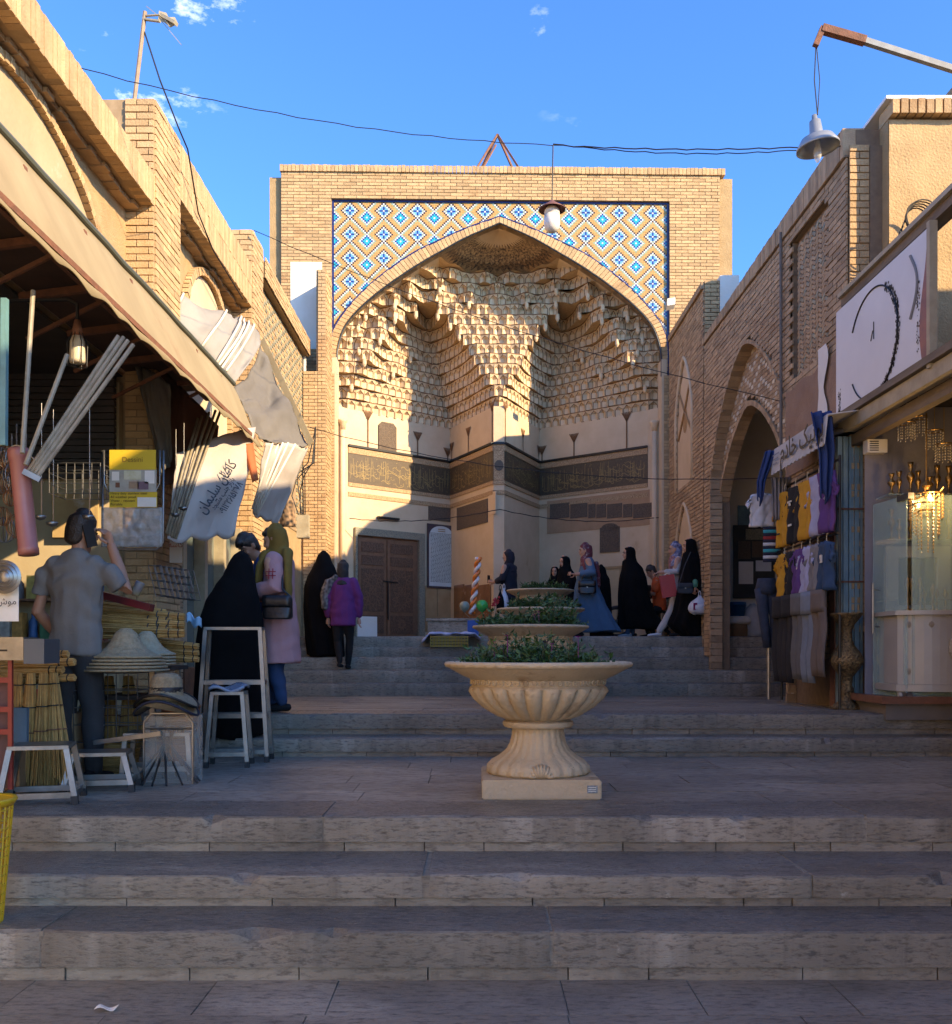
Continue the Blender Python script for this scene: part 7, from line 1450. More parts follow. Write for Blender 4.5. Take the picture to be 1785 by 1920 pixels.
k = MB(); k.sheet(lambda u, v: V((-1.52 + .075 * u + .01 * v, 3.8 + .035 * v, .012 + .008 * math.sin(u * 5 + v * 2))), 6, 4, .002); tag(k.build('paper_scrap', M_WHT), 'crumpled white paper scrap on the ground at the foot of the steps', 'paper')
# ================================================================ people
random.seed(71)
M_SKIN = mat('warm_skin', (.50, .29, .19), (.44, .24, .155), 9, .55); M_SKIN2 = mat('tanned_skin', (.36, .19, .115), (.31, .16, .095), 9, .55)
M_HAIR = mat('black_hair', (.012, .009, .008), (.025, .018, .014), 30, .5, .4, 90); M_CHAD = mat('black_chador', (.0035, .0035, .004), (.007, .007, .0075), 5, 1, .1, 25, spec=.15); M_LIP = mat('lip', (.33, .1, .09))
def cm(name, c, k=.82, s=9, **kw): return mat('garment_' + name, c, tuple(x * k for x in c), s, .9, .12, 60, **kw)
TMP = bpy.data.scenes.new('scratch')
class Fig:
    def __init__(s, loc, heading, scale, label, cat='person'):
        s.T = Matrix.Translation(V(loc)) @ Matrix.Rotation(math.radians(heading), 4, 'Z') @ Matrix.Scale(scale, 4); s.t = thing('person', label, cat, loc); s.body = []
    def w(s, p): return s.T @ V(p)
def ring_chain(mb, ch, n=12):
    pts = [V(c[:3]) for c in ch]; N = len(ch); rings = []
    def axes(i):
        t = (pts[min(i + 1, N - 1)] - pts[max(i - 1, 0)]).normalized(); r = V((1, 0, 0)) if abs(t.x) < .8 else V((0, 1, 0)); e1 = (r - t * r.dot(t)).normalized(); return t, e1, t.cross(e1)
    for i, c in enumerate(ch):
        t, e1, e2 = axes(i); rx = c[3]; ry = c[4] if len(c) > 4 else rx
        def rg(k, off): return [pts[i] + t * off + e1 * rx * k * math.cos(a) + e2 * ry * k * math.sin(a) for a in [2 * math.pi * j / n for j in range(n)]]
        m_ = min(rx, ry)
        flat = len(c) > 5
        if i == 0 and not flat: rings += [rg(.45, -m_ * .75), rg(.8, -m_ * .45)]
        rings.append(rg(1, 0))
        if i == N - 1 and not flat: rings += [rg(.8, m_ * .45), rg(.45, m_ * .75)]
    mb.loft(rings)
def blob(chains, voxel=.014, it=3, wrinkle=0, seed=0):
    mb = MB()
    for c in chains: ring_chain(mb, c)
    me = bpy.data.meshes.new('b'); me.from_pydata(mb.v, [], mb.f); o = bpy.data.objects.new('b', me); TMP.collection.objects.link(o)
    md = o.modifiers.new('r', 'REMESH'); md.mode = 'VOXEL'; md.voxel_size = voxel
    vl = TMP.view_layers[0]; vl.update(); out = bpy.data.meshes.new_from_object(o.evaluated_get(vl.depsgraph)); bpy.data.objects.remove(o); bpy.data.meshes.remove(me)
    bm = bmesh.new(); bm.from_mesh(out)
    for _ in range(it): bmesh.ops.smooth_vert(bm, verts=bm.verts, factor=.5, use_axis_x=True, use_axis_y=True, use_axis_z=True)
    if wrinkle:
        bm.normal_update()
        for v in bm.verts:
            p = v.co; f = noise.noise(V((p.x * 7 + seed, p.y * 7, p.z * 3.2))) + .6 * noise.noise(V((p.x * 13, p.y * 13 + seed, p.z * 9))) + .5 * math.sin(p.z * 26 + 9 * noise.noise(V((p.x * 4, p.y * 4, p.z * 3 + seed))))
            v.co += v.normal * wrinkle * f
    bm.to_mesh(out); bm.free(); return out
def wear(fig, name, chains, m, voxel=.016, it=3, wrinkle=0, seed=0, parent=None):
    me = blob(chains, voxel, it, wrinkle, seed); me.transform(fig.T); me.materials.clear(); me.materials.append(m); me.polygons.foreach_set('use_smooth', [True] * len(me.polygons)); return link(name, me, parent or fig.t)
def head_chains(hc, yaw=0, pitch=0):
    R = Matrix.Translation(V(hc)) @ Matrix.Rotation(math.radians(yaw), 4, 'Z') @ Matrix.Rotation(math.radians(-pitch), 4, 'X')
    def X(ch): return [(*(R @ V(c[:3])), *c[3:]) for c in ch]
    skull = [(0, .05, -.112, .026, .030), (0, .036, -.095, .043, .050), (0, .018, -.06, .057, .074), (0, .003, -.02, .067, .088), (0, -.004, .03, .072, .094), (0, -.010, .07, .066, .088), (0, -.012, .1, .048, .066)]
    nose = [(0, .088, .012, .009), (0, .104, -.018, .012), (0, .098, -.03, .014)]; lips = [(-.018, .079, -.06, .009), (0, .086, -.06, .011), (.018, .079, -.06, .009)]; brow = [(-.045, .066, .028, .014), (0, .083, .026, .015), (.045, .066, .028, .014)]
    cheeks = [[(-.035, .062, -.03, .02), (-.03, .06, -.045, .018)], [(.035, .062, -.03, .02), (.03, .06, -.045, .018)]]; ears = [[(-.073, -.012, .018, .014, .02), (-.073, -.01, -.025, .01, .014)], [(.073, -.012, .018, .014, .02), (.073, -.01, -.025, .01, .014)]]
    return R, [X(c) for c in [skull, nose, lips, brow] + cheeks + ears]
def hand_chains(w_, d, side, curl=.5, n=None):
    w_ = V(w_); d = V(d).normalized(); s = V(side); s = (s - d * s.dot(d)).normalized(); n = d.cross(s); out = [[(*w_, .022, .018), (*(w_ + d * .04), .034, .016), (*(w_ + d * .082), .036, .014)]]
    for k, (o, l_) in enumerate(((-.029, .066), (-.010, .076), (.010, .071), (.028, .056))):
        p = w_ + d * .082 + s * o; ch = [(*p, .0085)]; a = 0
        for j in range(3): a += curl * .75; p = p + (d * math.cos(a) + n * math.sin(a)) * l_ * (.42, .33, .25)[j]; ch.append((*p, .0085 - .001 * j))
        out.append(ch)
    p = w_ + d * .025 - s * .03; q = p + (d * .6 - s * .7 + n * .25).normalized() * .035; r = q + (d * .9 - s * .1 + n * .4 * curl).normalized() * .034; out.append([(*p, .013), (*q, .0105), (*r, .009)])
    return out
def body(fig, head=(0, 0, 1.58), yaw=0, pitch=0, limbs=(), hands=(), skin=M_SKIN, neck=None, face=True, top=True):
    """one continuous skin: head, neck, bare limbs, hands with five fingers"""
    R, hcs = head_chains(head, yaw, pitch); nk = neck or [(head[0] * .6, head[1] * .4 - .01, 1.36, .06), (head[0] * .9, head[1] * .8 - .015, 1.46, .052), (*(V(head) + V((0, -.012, -.07))), .05)]
    me = blob(hcs + [nk] + list(limbs), .0095, 2); bm = bmesh.new(); bm.from_mesh(me)
    for h in hands: bm.from_mesh(blob(hand_chains(*h), .0055, 2))
    bm.to_mesh(me); bm.free(); me.transform(fig.T); me.materials.clear(); me.materials.append(skin); me.polygons.foreach_set('use_smooth', [True] * len(me.polygons)); o = link('body', me, fig.t)
    if face:
        for sx in (-1, 1):
            k = MB(); k.lathe([(.001, -.007), (.012, -.003), (.014, 0), (.012, .003), (.001, .007)], 10); k.v = [tuple(fig.w(R @ V((sx * .031 + p[0], .0835 + p[1] * .3, .004 + p[2])))) for p in k.v]; k.build('eye', M_BLK, o, True)
            k = MB(); k.tube([fig.w(R @ V((sx * x, y, z))) for x, y, z in ((.014, .097, .027), (.032, .092, .034), (.05, .078, .027))], .0042 * fig.T.to_scale().x, 5); k.build('eyebrow', M_HAIR, o)
        k = MB(); k.tube([fig.w(R @ V((x, .094 - abs(x) * .35, -.059))) for x in (-.022, -.01, 0, .01, .022)], [.002, .0048, .005, .0048, .002], 6); k.build('lips', M_LIP, o)
    return R, o
def shoe(fig, a, d, m, L_=.25, name='shoe'):
    a = V(a); d = V((d[0], d[1], 0)).normalized(); return wear(fig, name, [[(*(a - d * .055 + V((0, 0, .045))), .038, .036), (*(a + d * .05 + V((0, 0, .035))), .042, .03), (*(a + d * (L_ - .09) + V((0, 0, .025))), .042, .022)]], m, .012, 2)
def leg(h, k, a, r=(.095, .062, .045)): h, k, a = V(h), V(k), V(a); return [(*h, r[0]), (*lerp(h, k, .5), (r[0] + r[1]) * .52), (*k, r[1]), (*lerp(k, a, .4), r[1] * .98), (*a, r[2])]
def arm(s, e, w_, r=(.055, .042, .03)): s, e, w_ = V(s), V(e), V(w_); return [(*s, r[0]), (*lerp(s, e, .5), r[0] * .92), (*e, r[1]), (*lerp(e, w_, .5), (r[1] + r[2]) * .55), (*w_, r[2])]
def chador(fig, rings, m=M_CHAD, pleat=.035, npl=11, seed=0, name='chador', hem_back=0, open_face=None, th=None):
    """draped cloak; rings are (z, rx, ry, xo, yo); open_face = (z0, z1, half angle) leaves the face bare"""
    k = MB(); n = 64; rows = 44; zs_ = [r[0] for r in rings]; out = []
    for i in range(rows + 1):
        z = lerp(zs_[0], zs_[-1], i / rows); j = max(0, min(len(rings) - 2, next((q for q in range(len(rings) - 1) if rings[q + 1][0] >= z), len(rings) - 2))); f = (z - rings[j][0]) / max(1e-6, rings[j + 1][0] - rings[j][0]); f = f * f * (3 - 2 * f) * .4 + f * .6
        rx, ry, xo, yo = [lerp(rings[j][c], rings[j + 1][c], f) for c in (1, 2, 3, 4)]; row = []
        amp = pleat * max(0, 1 - (z - zs_[0]) / (zs_[-1] - zs_[0]) * 1.15)
        for a_ in range(n):
            a = 2 * math.pi * a_ / n; pl_ = 1 + amp / max(rx, .05) * (math.sin(npl * a + seed + 1.6 * math.sin(z * 3 + seed)) + .6 * math.sin(5 * a + seed * 2 + z * 2)) * .6 + .02 * noise.noise(V((math.cos(a) * 2, math.sin(a) * 2, z * 3 + seed)))
            p = V((xo + rx * pl_ * math.cos(a), yo + ry * pl_ * math.sin(a) - hem_back * max(0, -math.sin(a)) * max(0, .5 - z), z + (.02 * math.sin(a * 3 + seed) if i == 0 else 0)))
            if open_face and open_face[0] < z < open_face[1]:
                da = abs((a - math.pi / 2 + math.pi) % (2 * math.pi) - math.pi)
                if da < open_face[2]:
                    e = math.cos(da / open_face[2] * math.pi / 2) ** .6 * math.sin(math.pi * (z - open_face[0]) / (open_face[1] - open_face[0])) ** .5; p.y -= .062 * e
            row.append(fig.w(p))
        out.append(row)
    k.loft(out); return k.build(name, m, fig.t, True)
def hooded(low, hd):
    x, y, z = hd; return low + [(z - .13, .118, .128, x, y - .02), (z - .05, .098, .113, x, y - .014), (z + .03, .096, .113, x, y - .014), (z + .085, .083, .1, x, y - .014), (z + .12, .052, .066, x, y - .014), (z + .136, .01, .012, x, y - .014)]
def scarf_chains(head, drop=.2, wide=.15):
    hx, hy, hz = head
    return [[(hx, hy - .01, hz + .118, .05, .064), (hx, hy - .008, hz + .09, .08, .104), (hx, hy - .012, hz + .062, .088, .106), (hx, hy - .03, hz + .035, .089, .098), (hx, hy - .044, hz - .02, .089, .09), (hx, hy - .042, hz - .08, .085, .086), (hx * .9, hy * .8 - .005, hz - .125, .085, .098), (hx * .6, hy * .4, hz - .2, wide, .12), (hx * .5, hy * .3, hz - .2 - drop * .5, wide * 1.25, .135, 1)]]
NAVY = cm('navy', (.010, .012, .024)); JEAN = cm('jeans', (.04, .065, .12)); BLK = cm('black', (.006, .006, .0065))
# ---- man in grey T-shirt, seen from behind, phone at his right ear
f = Fig((-2.66, 6.35, ZA), -14, 1.05, 'man in grey t-shirt seen from behind, holding a phone to his ear')
el, wr_ = (.325, .06, 1.20), (.185, .10, 1.50)
R, bo = body(f, (.02, .03, 1.585), -28, 8, [arm((.17, 0, 1.34), el, wr_, (.036, .041, .03)), arm((-.2, 0, 1.34), (-.275, -.01, 1.08), (-.22, .16, .9), (.036, .042, .03))], [(wr_, (-.35, -.1, .9), (.2, 1, 0), .55), ((-.22, .16, .9), (.1, .6, -.5), (1, 0, 0), .5)], M_SKIN2)
wear(f, 'shirt', [[(0, 0, .80, .175, .115, 1), (0, 0, .95, .172, .112), (0, 0, 1.12, .178, .118), (0, 0, 1.26, .192, .122), (0, -.005, 1.36, .185, .105), (0, -.01, 1.42, .11, .075)], [(.13, 0, 1.375, .07), (.215, .01, 1.34, .066), (.29, .045, 1.225, .064, .064, 1)], [(-.13, 0, 1.375, .07), (-.215, 0, 1.335, .066), (-.262, 0, 1.18, .062, .062, 1)]], cm('grey_tee', (.17, .165, .155), .85), .012, 2, .0115, 4)
wear(f, 'trousers', [[(0, 0, .80, .15, .1), (0, 0, .88, .14, .09)], leg((-.085, 0, .80), (-.09, .02, .46), (-.09, -.02, .07), (.09, .072, .058)), leg((.085, 0, .80), (.10, .03, .46), (.1, .04, .07), (.09, .072, .058))], cm('charcoal_jeans', (.03, .03, .032)), .016, 3, .006)
for a in ((-.09, -.02, 0), (.1, .04, 0)): shoe(f, a, (0, 1), BLK)
Rh = R; wear(f, 'hair', [[(*(Rh @ V(c[:3])), *c[3:]) for c in [(0, -.05, -.06, .066, .045), (0, -.036, -.02, .077, .07), (0, -.018, .035, .082, .09), (0, -.003, .065, .082, .1), (0, .0, .09, .075, .096), (0, -.002, .115, .052, .068)]]], M_HAIR, .01, 2, .003)
ph = MB(); c_ = f.w(Rh @ V((.095, .01, -.03))); ph.box((0, 0, 0), (.012, .07, .15)); ph.v = [tuple(c_ + Matrix.Rotation(math.radians(-42), 3, 'Z') @ Matrix.Rotation(.25, 3, 'X') @ V(p)) for p in ph.v]; tag(ph.build('mobile_phone', M_BLK), 'black mobile phone held to the ear of the man in grey', 'phone')
# ---- black chador in front, from behind
f = Fig((-2.07, 8.02, .714), 8, 1.0, 'woman in a full black chador seen from behind beside the tall steel stool')
hd = (.085, .085, 1.405); body(f, hd, -20, 15, face=True, neck=[(.06, .04, 1.2, .06), (.08, .06, 1.32, .05)])
chador(f, [(.0, .285, .26, 0, 0), (.35, .285, .25, 0, 0), (.75, .28, .235, .0, 0), (.95, .265, .22, .01, .0), (1.12, .225, .2, .02, .01), (1.26, .17, .17, .045, .03), (1.36, .125, .14, .07, .05), (1.46, .1, .12, .085, .065), (1.53, .06, .08, .09, .07), (1.56, .015, .02, .09, .07)], seed=2, pleat=.02, npl=9)
# ---- man in checked blue shirt bending to the chador woman
f = Fig((-1.93, 8.95, ZB - .005), 118, .98, 'dark haired man in blue checked shirt bending towards the chador woman')
R, bo = body(f, (0, .20, 1.54), 8, 38, [arm((.2, .08, 1.34), (.24, .2, 1.08), (.14, .34, .98))], [((.14, .34, .98), (-.4, .8, 0), (0, 0, 1), .5)], M_SKIN2, [(0, .05, 1.34, .06), (0, .12, 1.44, .055), (0, .17, 1.5, .05)])
chk = cm('blue_check', (.035, .075, .24), .55, 55); wear(f, 'shirt', [[(0, 0, .85, .17, .115, 1), (0, .01, 1.05, .17, .115), (0, .04, 1.25, .195, .12), (0, .06, 1.36, .17, .1), (0, .09, 1.42, .09, .07)], arm((.17, .06, 1.35), (.24, .2, 1.08), (.16, .32, .99), (.075, .06, .045)), arm((-.17, .06, 1.35), (-.25, .12, 1.08), (-.2, .28, .96), (.075, .06, .045))], chk, .015, 3, .005, 7)
wear(f, 'trousers', [[(0, 0, .88, .16, .11), (0, 0, .95, .155, .105)], leg((-.085, 0, .86), (-.09, .02, .46), (-.09, -.02, .06)), leg((.085, 0, .86), (.09, .03, .46), (.1, .02, .06))], BLK, .018)
for a in ((-.09, -.02, 0), (.1, .02, 0)): shoe(f, a, (0, 1), BLK)
wear(f, 'hair', [[(*(R @ V(c[:3])), *c[3:]) for c in [(0, -.05, -.06, .066, .045), (0, -.036, -.02, .077, .07), (0, -.018, .035, .082, .09), (0, -.003, .065, .082, .1), (0, .0, .09, .075, .096), (0, -.002, .115, .052, .068)]], [(*(R @ V((.02, .085, .07))), .045, .022), (*(R @ V((-.02, .06, .1))), .06, .04)]], M_HAIR, .01, 2, .004)
# ---- woman in pink coat with olive scarf
f = Fig((-1.73, 8.42, ZB - .002), 82, .985, 'woman in long pink coat and olive headscarf standing in profile')
hd = (0, .05, 1.535); ww = (-.10, .31, 1.03)
R, bo = body(f, hd, 0, 14, [arm((-.2, .02, 1.33), (-.25, -.03, 1.08), ww), arm((.19, .02, 1.33), (.24, .02, 1.08), (.12, .3, 1.02))], [(ww, (.2, .9, -.1), (0, .1, 1), .55), ((.12, .3, 1.02), (-.4, .9, 0), (0, 0, 1), .6)])
wear(f, 'coat', [[(0, -.01, .43, .225, .185, 1), (0, -.005, .6, .21, .172), (0, 0, .82, .195, .16), (0, 0, 1.0, .175, .135), (0, .01, 1.15, .18, .135), (0, .005, 1.3, .185, .115), (0, 0, 1.40, .09, .07)], arm((-.155, .0, 1.35), (-.245, -.05, 1.10), (-.12, .27, 1.05), (.085, .082, .05)), arm((.155, .0, 1.35), (.245, .0, 1.08), (.13, .27, 1.03), (.08, .075, .05))], cm('dusty_pink', (.43, .24, .245), .9), .014, 3, .0055, 3)
wear(f, 'jeans', [leg((-.075, 0, .6), (-.08, .02, .42), (-.075, -.05, .09), (.09, .072, .052)), leg((.075, 0, .6), (.08, .06, .42), (.085, .09, .09), (.09, .07, .052))], cm('blue_jeans', (.025, .055, .13)), .014, 3, .006)
for a in ((-.075, -.05, 0), (.085, .09, 0)): shoe(f, a, (0, 1), BLK)
OLV = cm('olive_scarf', (.20, .125, .018), .75, 7)
wear(f, 'headscarf', [[(0, .035, 1.655, .05, .064), (0, .036, 1.622, .082, .1), (0, .028, 1.59, .09, .102), (0, .01, 1.545, .09, .094), (0, .005, 1.47, .087, .088), (0, .02, 1.41, .10, .10), (0, .02, 1.35, .13, .13)], [(-.07, .10, 1.40, .06, .045), (-.12, .14, 1.28, .07, .03), (-.13, .155, 1.12, .075, .025), (-.13, .16, 1.06, .06, .02)], [(-.06, -.09, 1.42, .06, .05), (-.13, -.12, 1.3, .07, .035), (-.17, -.135, 1.1, .06, .03), (-.18, -.14, .98, .05, .025)], [(.06, .09, 1.38, .06, .05), (.0, .14, 1.34, .05, .04), (-.08, .12, 1.38, .05, .05)]], OLV, .013, 2, .006, 5)
wear(f, 'hair', [[(*(R @ V((0, .035, .085))), .055, .05), (*(R @ V((0, .06, .075))), .05, .03), (*(R @ V((-.04, .04, .06))), .03, .04)]], M_HAIR, .01, 2)
em = MB()
for o in (-.017, .017):
    em.tube([f.w((-.33, -.035 + o, 1.165)), f.w((-.322, -.035 + o, 1.255))], .004, 5); em.tube([f.w((-.328, -.08, 1.21 + o)), f.w((-.328, .01, 1.21 + o))], .004, 5)
em.build('sleeve_embroidery', cm('crimson', (.3, .02, .03)), f.t)
def handbag(c, w_, h_, dep, rz, m, label, strap=None, clasp=False):
    t = thing('handbag', label, 'handbag', c); R = Matrix.Rotation(rz, 3, 'Z'); k = MB(); rings = []
    for v in (0, .08, .3, .6, .85, 1.0):
        s_ = .86 if v == 0 else 1.0 if v < .9 else .93; dd = dep * (1 - .45 * v); rings.append([V(c) + R @ V((w_ / 2 * s_ * math.copysign(abs(math.cos(a)) ** .35, math.cos(a)), dd / 2 * math.copysign(abs(math.sin(a)) ** .6, math.sin(a)), h_ * (v - .5))) for a in [2 * math.pi * j / 20 for j in range(20)]])
    k.loft(rings); k.build('bag_body', m, t, True); k = MB(); k.sheet(lambda u, v: V(c) + R @ V((w_ * .96 * (u - .5), -dep * .36 - .012 * math.sin(math.pi * v), h_ * (.5 - .5 * v))), 6, 5, .008); k.build('flap', m, t, True)
    if clasp: k = MB(); k.box(V(c) + R @ V((0, -dep * .42, .0)), (.02, .012, .018), 0, rz); k.build('clasp', M_STEEL, t)
    if strap: k = MB(); k.tube(strap, .009, 6); k.build('strap', m, t)
LEA = mat('black_leather', (.012, .012, .013), rough=.35, bump=.2, bscale=30)
c_ = P(521, 1139, 8.12); handbag(c_, .25, .2, .12, math.radians(-4), LEA, 'black leather shoulder bag on the hip of the woman in pink', [c_ + V((.11, 0, .09)), P(530, 1105, 8.14), P(528, 1075, 8.2)])
# ---- chador and purple tunic climbing
f = Fig((-2.34, 14.62, 1.313), -4, 1.06, 'woman in a full black chador climbing the upper flight by the arcade wall')
body(f, (.0, .06, 1.40), 0, 0, neck=[(0, .03, 1.2, .05), (0, .04, 1.32, .05)]); chador(f, [(.02, .26, .24, .05, 0), (.3, .27, .24, .02, 0), (.7, .285, .24, 0, 0), (1.0, .27, .22, -.01, 0), (1.15, .23, .19, -.01, .01), (1.28, .17, .16, 0, .02), (1.40, .11, .125, 0, .03), (1.48, .085, .1, 0, .035), (1.54, .02, .03, 0, .035)], seed=5, pleat=.025)
f = Fig((-1.985, 14.25, 1.127), -2, .985, 'woman in purple tunic and dark headscarf climbing the upper flight, seen from behind')
body(f, (.0, .03, 1.52), 0, 5, [], [((.235, .05, .78), (0, .1, -1), (0, 1, 0), .4), ((-.24, .06, .78), (0, .1, -1), (0, 1, 0), .4)], face=True)
wear(f, 'tunic', [[(0, 0, .66, .20, .13, 1), (0, 0, .85, .195, .13), (0, 0, 1.05, .175, .12), (0, 0, 1.25, .185, .118), (0, 0, 1.36, .15, .09), (0, 0, 1.40, .08, .07)], arm((.15, 0, 1.34), (.25, .0, 1.08), (.235, .04, .82), (.078, .066, .05)), arm((-.15, 0, 1.34), (-.25, .0, 1.08), (-.24, .05, .82), (.078, .066, .05))], cm('purple_tunic', (.13, .025, .15), .85), .016, 3, .007, 9)
wear(f, 'trousers', [leg((-.08, 0, .75), (-.085, .02, .42), (-.03, -.1, .12)), leg((.08, 0, .75), (.09, .08, .46), (.06, .1, .08))], BLK, .016)
shoe(f, (-.03, -.12, .03), (0, 1), BLK); shoe(f, (.06, .08, 0), (0, 1), BLK)
wear(f, 'headscarf', scarf_chains((0, .03, 1.52), .1, .12), cm('charcoal_scarf', (.035, .035, .035), .5, 14), .014, 2, .005)
wear(f, 'plaid_shawl', [[(-.10, -.06, 1.40, .06, .05), (-.2, -.05, 1.33, .075, .075), (-.27, -.02, 1.15, .075, .08), (-.275, .0, .95, .06, .075)]], mat('grey_plaid', (.22, .22, .22), (.05, .05, .055), 24, .9, det=0), .014, 2, .006)
# ---- navy woman with phone by the centre pier
f = Fig((P(957, 1190, 16.95).x, 16.95, ZT), 62, .93, 'woman in navy looking at a phone beside the centre pier')
R, bo = body(f, (0, .05, 1.54), 10, 28, [arm((-.2, .02, 1.34), (-.23, .08, 1.08), (-.1, .32, 1.06)), arm((.2, .02, 1.34), (.22, .1, 1.1), (.06, .36, 1.08))], [((-.1, .32, 1.06), (.1, .9, .2), (0, .2, 1), .4), ((.06, .36, 1.08), (-.3, .8, .2), (0, 0, 1), .5)])
wear(f, 'tunic', [[(0, 0, .72, .19, .14, 1), (0, 0, .95, .175, .125), (0, 0, 1.2, .18, .12), (0, 0, 1.36, .14, .09)], arm((-.15, 0, 1.34), (-.23, .07, 1.1), (-.15, .22, 1.07), (.075, .065, .055)), arm((.15, 0, 1.34), (.22, .08, 1.1), (.12, .25, 1.08), (.075, .065, .055))], NAVY, .017, 3, .006, 2)
wear(f, 'jeans', [leg((-.08, 0, .8), (-.085, .02, .44), (-.08, .0, .07)), leg((.08, 0, .8), (.085, .02, .44), (.09, .05, .07))], JEAN, .018)
for a in ((-.08, 0, 0), (.09, .05, 0)): shoe(f, a, (0, 1), BLK)
wear(f, 'headscarf', scarf_chains((0, .045, 1.54), .22, .16), NAVY, .014, 2, .005)
k = MB(); k.box(f.w((-.01, .46, 1.13)), (.075, .012, .14), 0, 1.0); tag(k.build('mobile_phone', M_BLK), 'phone in the hands of the woman in navy', 'phone')
def carrier(c, w_, h_, m, label, knot=True, seed=0):
    t = thing('carrier_bag', label, 'carrier bag', c); k = MB(); rings = []
    for i in range(9):
        v = i / 8; s_ = [.55, .9, 1, 1, .95, .8, .5, .22, .1][i]; rings.append([V(c) + V((w_ / 2 * s_ * math.cos(a) * (1 + .08 * noise.noise(V((a * 2, v * 5, seed)))), w_ * .3 * s_ * math.sin(a), -h_ * (1 - v) + .012 * math.sin(a * 5 + seed))) for a in [2 * math.pi * j / 20 for j in range(20)]])
    k.loft(rings); k.build('bag_body', m, t, True)
    for sx in (-1, 1): k = MB(); k.tube([V(c) + V((sx * .02, 0, -.02)), V(c) + V((sx * .015, 0, .05)), V(c) + V((0, 0, .08))], .006, 5); k.build('handle', m, t)
    return t
M_PLB = mat('white_plastic_bag', (.66, .66, .68), (.55, .56, .6), 8, .4, .3, 30)
carrier(P(945, 1103, 16.7), .16, .38, M_PLB, 'white plastic bag hanging from the arm of the woman in navy'); carrier(P(938, 1105, 16.65), .14, .42, M_CHAD, 'black cloth bag hanging from the arm of the woman in navy', seed=3)
# ---- two faces behind the planters
f = Fig((P(1041, 1190, 17.4).x, 17.4, ZT), 165, .80, 'girl in black headscarf looking over the farthest planter'); body(f, (0, .06, 1.50), 0, 0, neck=[(0, .02, 1.3, .05), (0, .03, 1.42, .05)])
chador(f, hooded([(.0, .25, .22, 0, 0), (.6, .25, .22, 0, 0), (1.05, .24, .2, 0, 0), (1.25, .19, .16, 0, .01)], (0, .06, 1.50)), seed=1, open_face=(1.38, 1.575, .8))
f = Fig((P(1063, 1190, 17.1).x, 17.1, ZT), 110, .90, 'woman in black chador behind the farthest planter, face half turned'); body(f, (0, .06, 1.50), 15, 5, neck=[(0, .02, 1.3, .05), (0, .03, 1.42, .05)])
chador(f, hooded([(.0, .28, .24, 0, 0), (.6, .27, .23, 0, 0), (1.05, .25, .2, 0, 0), (1.25, .2, .17, 0, .01)], (0, .06, 1.50)), seed=4, open_face=(1.38, 1.575, .8))
# ---- woman in blue dress
f = Fig((P(1103, 1190, 16.1).x, 16.1, ZT), 88, .95, 'woman in long blue dress and maroon flowered scarf walking left')
ww = (-.2, .24, 1.10)
R, bo = body(f, (0, .06, 1.53), 0, 3, [arm((-.2, .02, 1.34), (-.27, -.06, 1.12), ww)], [(ww, (.0, .9, .1), (0, .1, 1), .6)])
BLU = cm('denim_blue', (.07, .14, .235), .85); chador(f, [(.10, .2, .42, 0, -.16), (.35, .2, .34, 0, -.09), (.62, .195, .27, 0, -.02), (.85, .19, .22, 0, .02), (1.05, .185, .18, 0, .02), (1.25, .185, .14, 0, .01), (1.36, .13, .1, 0, 0), (1.42, .06, .06, 0, 0)], BLU, .03, 8, 3, 'dress')
wear(f, 'sleeve', [arm((-.15, 0, 1.33), (-.26, -.05, 1.12), (-.21, .14, 1.1), (.085, .085, .06))], BLU, .015, 3, .006); wear(f, 'trousers', [leg((-.07, 0, .6), (-.08, .05, .42), (-.07, .16, .06)), leg((.07, 0, .6), (.08, -.06, .42), (.08, -.3, .1))], BLK, .018)
shoe(f, (-.07, .16, 0), (0, 1), BLK); shoe(f, (.08, -.3, .03), (0, 1), BLK)
FLO = mat('maroon_flowered_scarf', (.16, .035, .045), (.10, .025, .035), 9, .85, c3=(.33, .3, .3), s3=14, t3=.55); wear(f, 'headscarf', scarf_chains((0, .055, 1.53), .36, .17) + [[(-.05, -.13, 1.3, .09, .05), (-.05, -.17, 1.1, .08, .04), (-.05, -.18, .9, .06, .03)]], FLO, .014, 2, .007, 8)
c_ = P(1101, 1101, 15.85); handbag(c_, .30, .22, .12, math.radians(-5), LEA, 'black handbag on the arm of the woman in the blue dress', [c_ + V((-.1, 0, .09)), c_ + V((-.06, -.02, .2)), c_ + V((.05, -.02, .2)), c_ + V((.1, 0, .09))], True)
f = Fig((P(1127, 1190, 16.6).x, 16.6, ZT), -60, .92, 'person in black chador just behind the blue dress'); chador(f, [(.0, .22, .2, 0, 0), (.5, .2, .19, 0, 0), (.9, .18, .18, 0, 0), (1.1, .16, .15, 0, .01), (1.2, .1, .1, 0, .01), (1.3, .08, .09, 0, 0), (1.38, .02, .02, 0, 0)], seed=8)
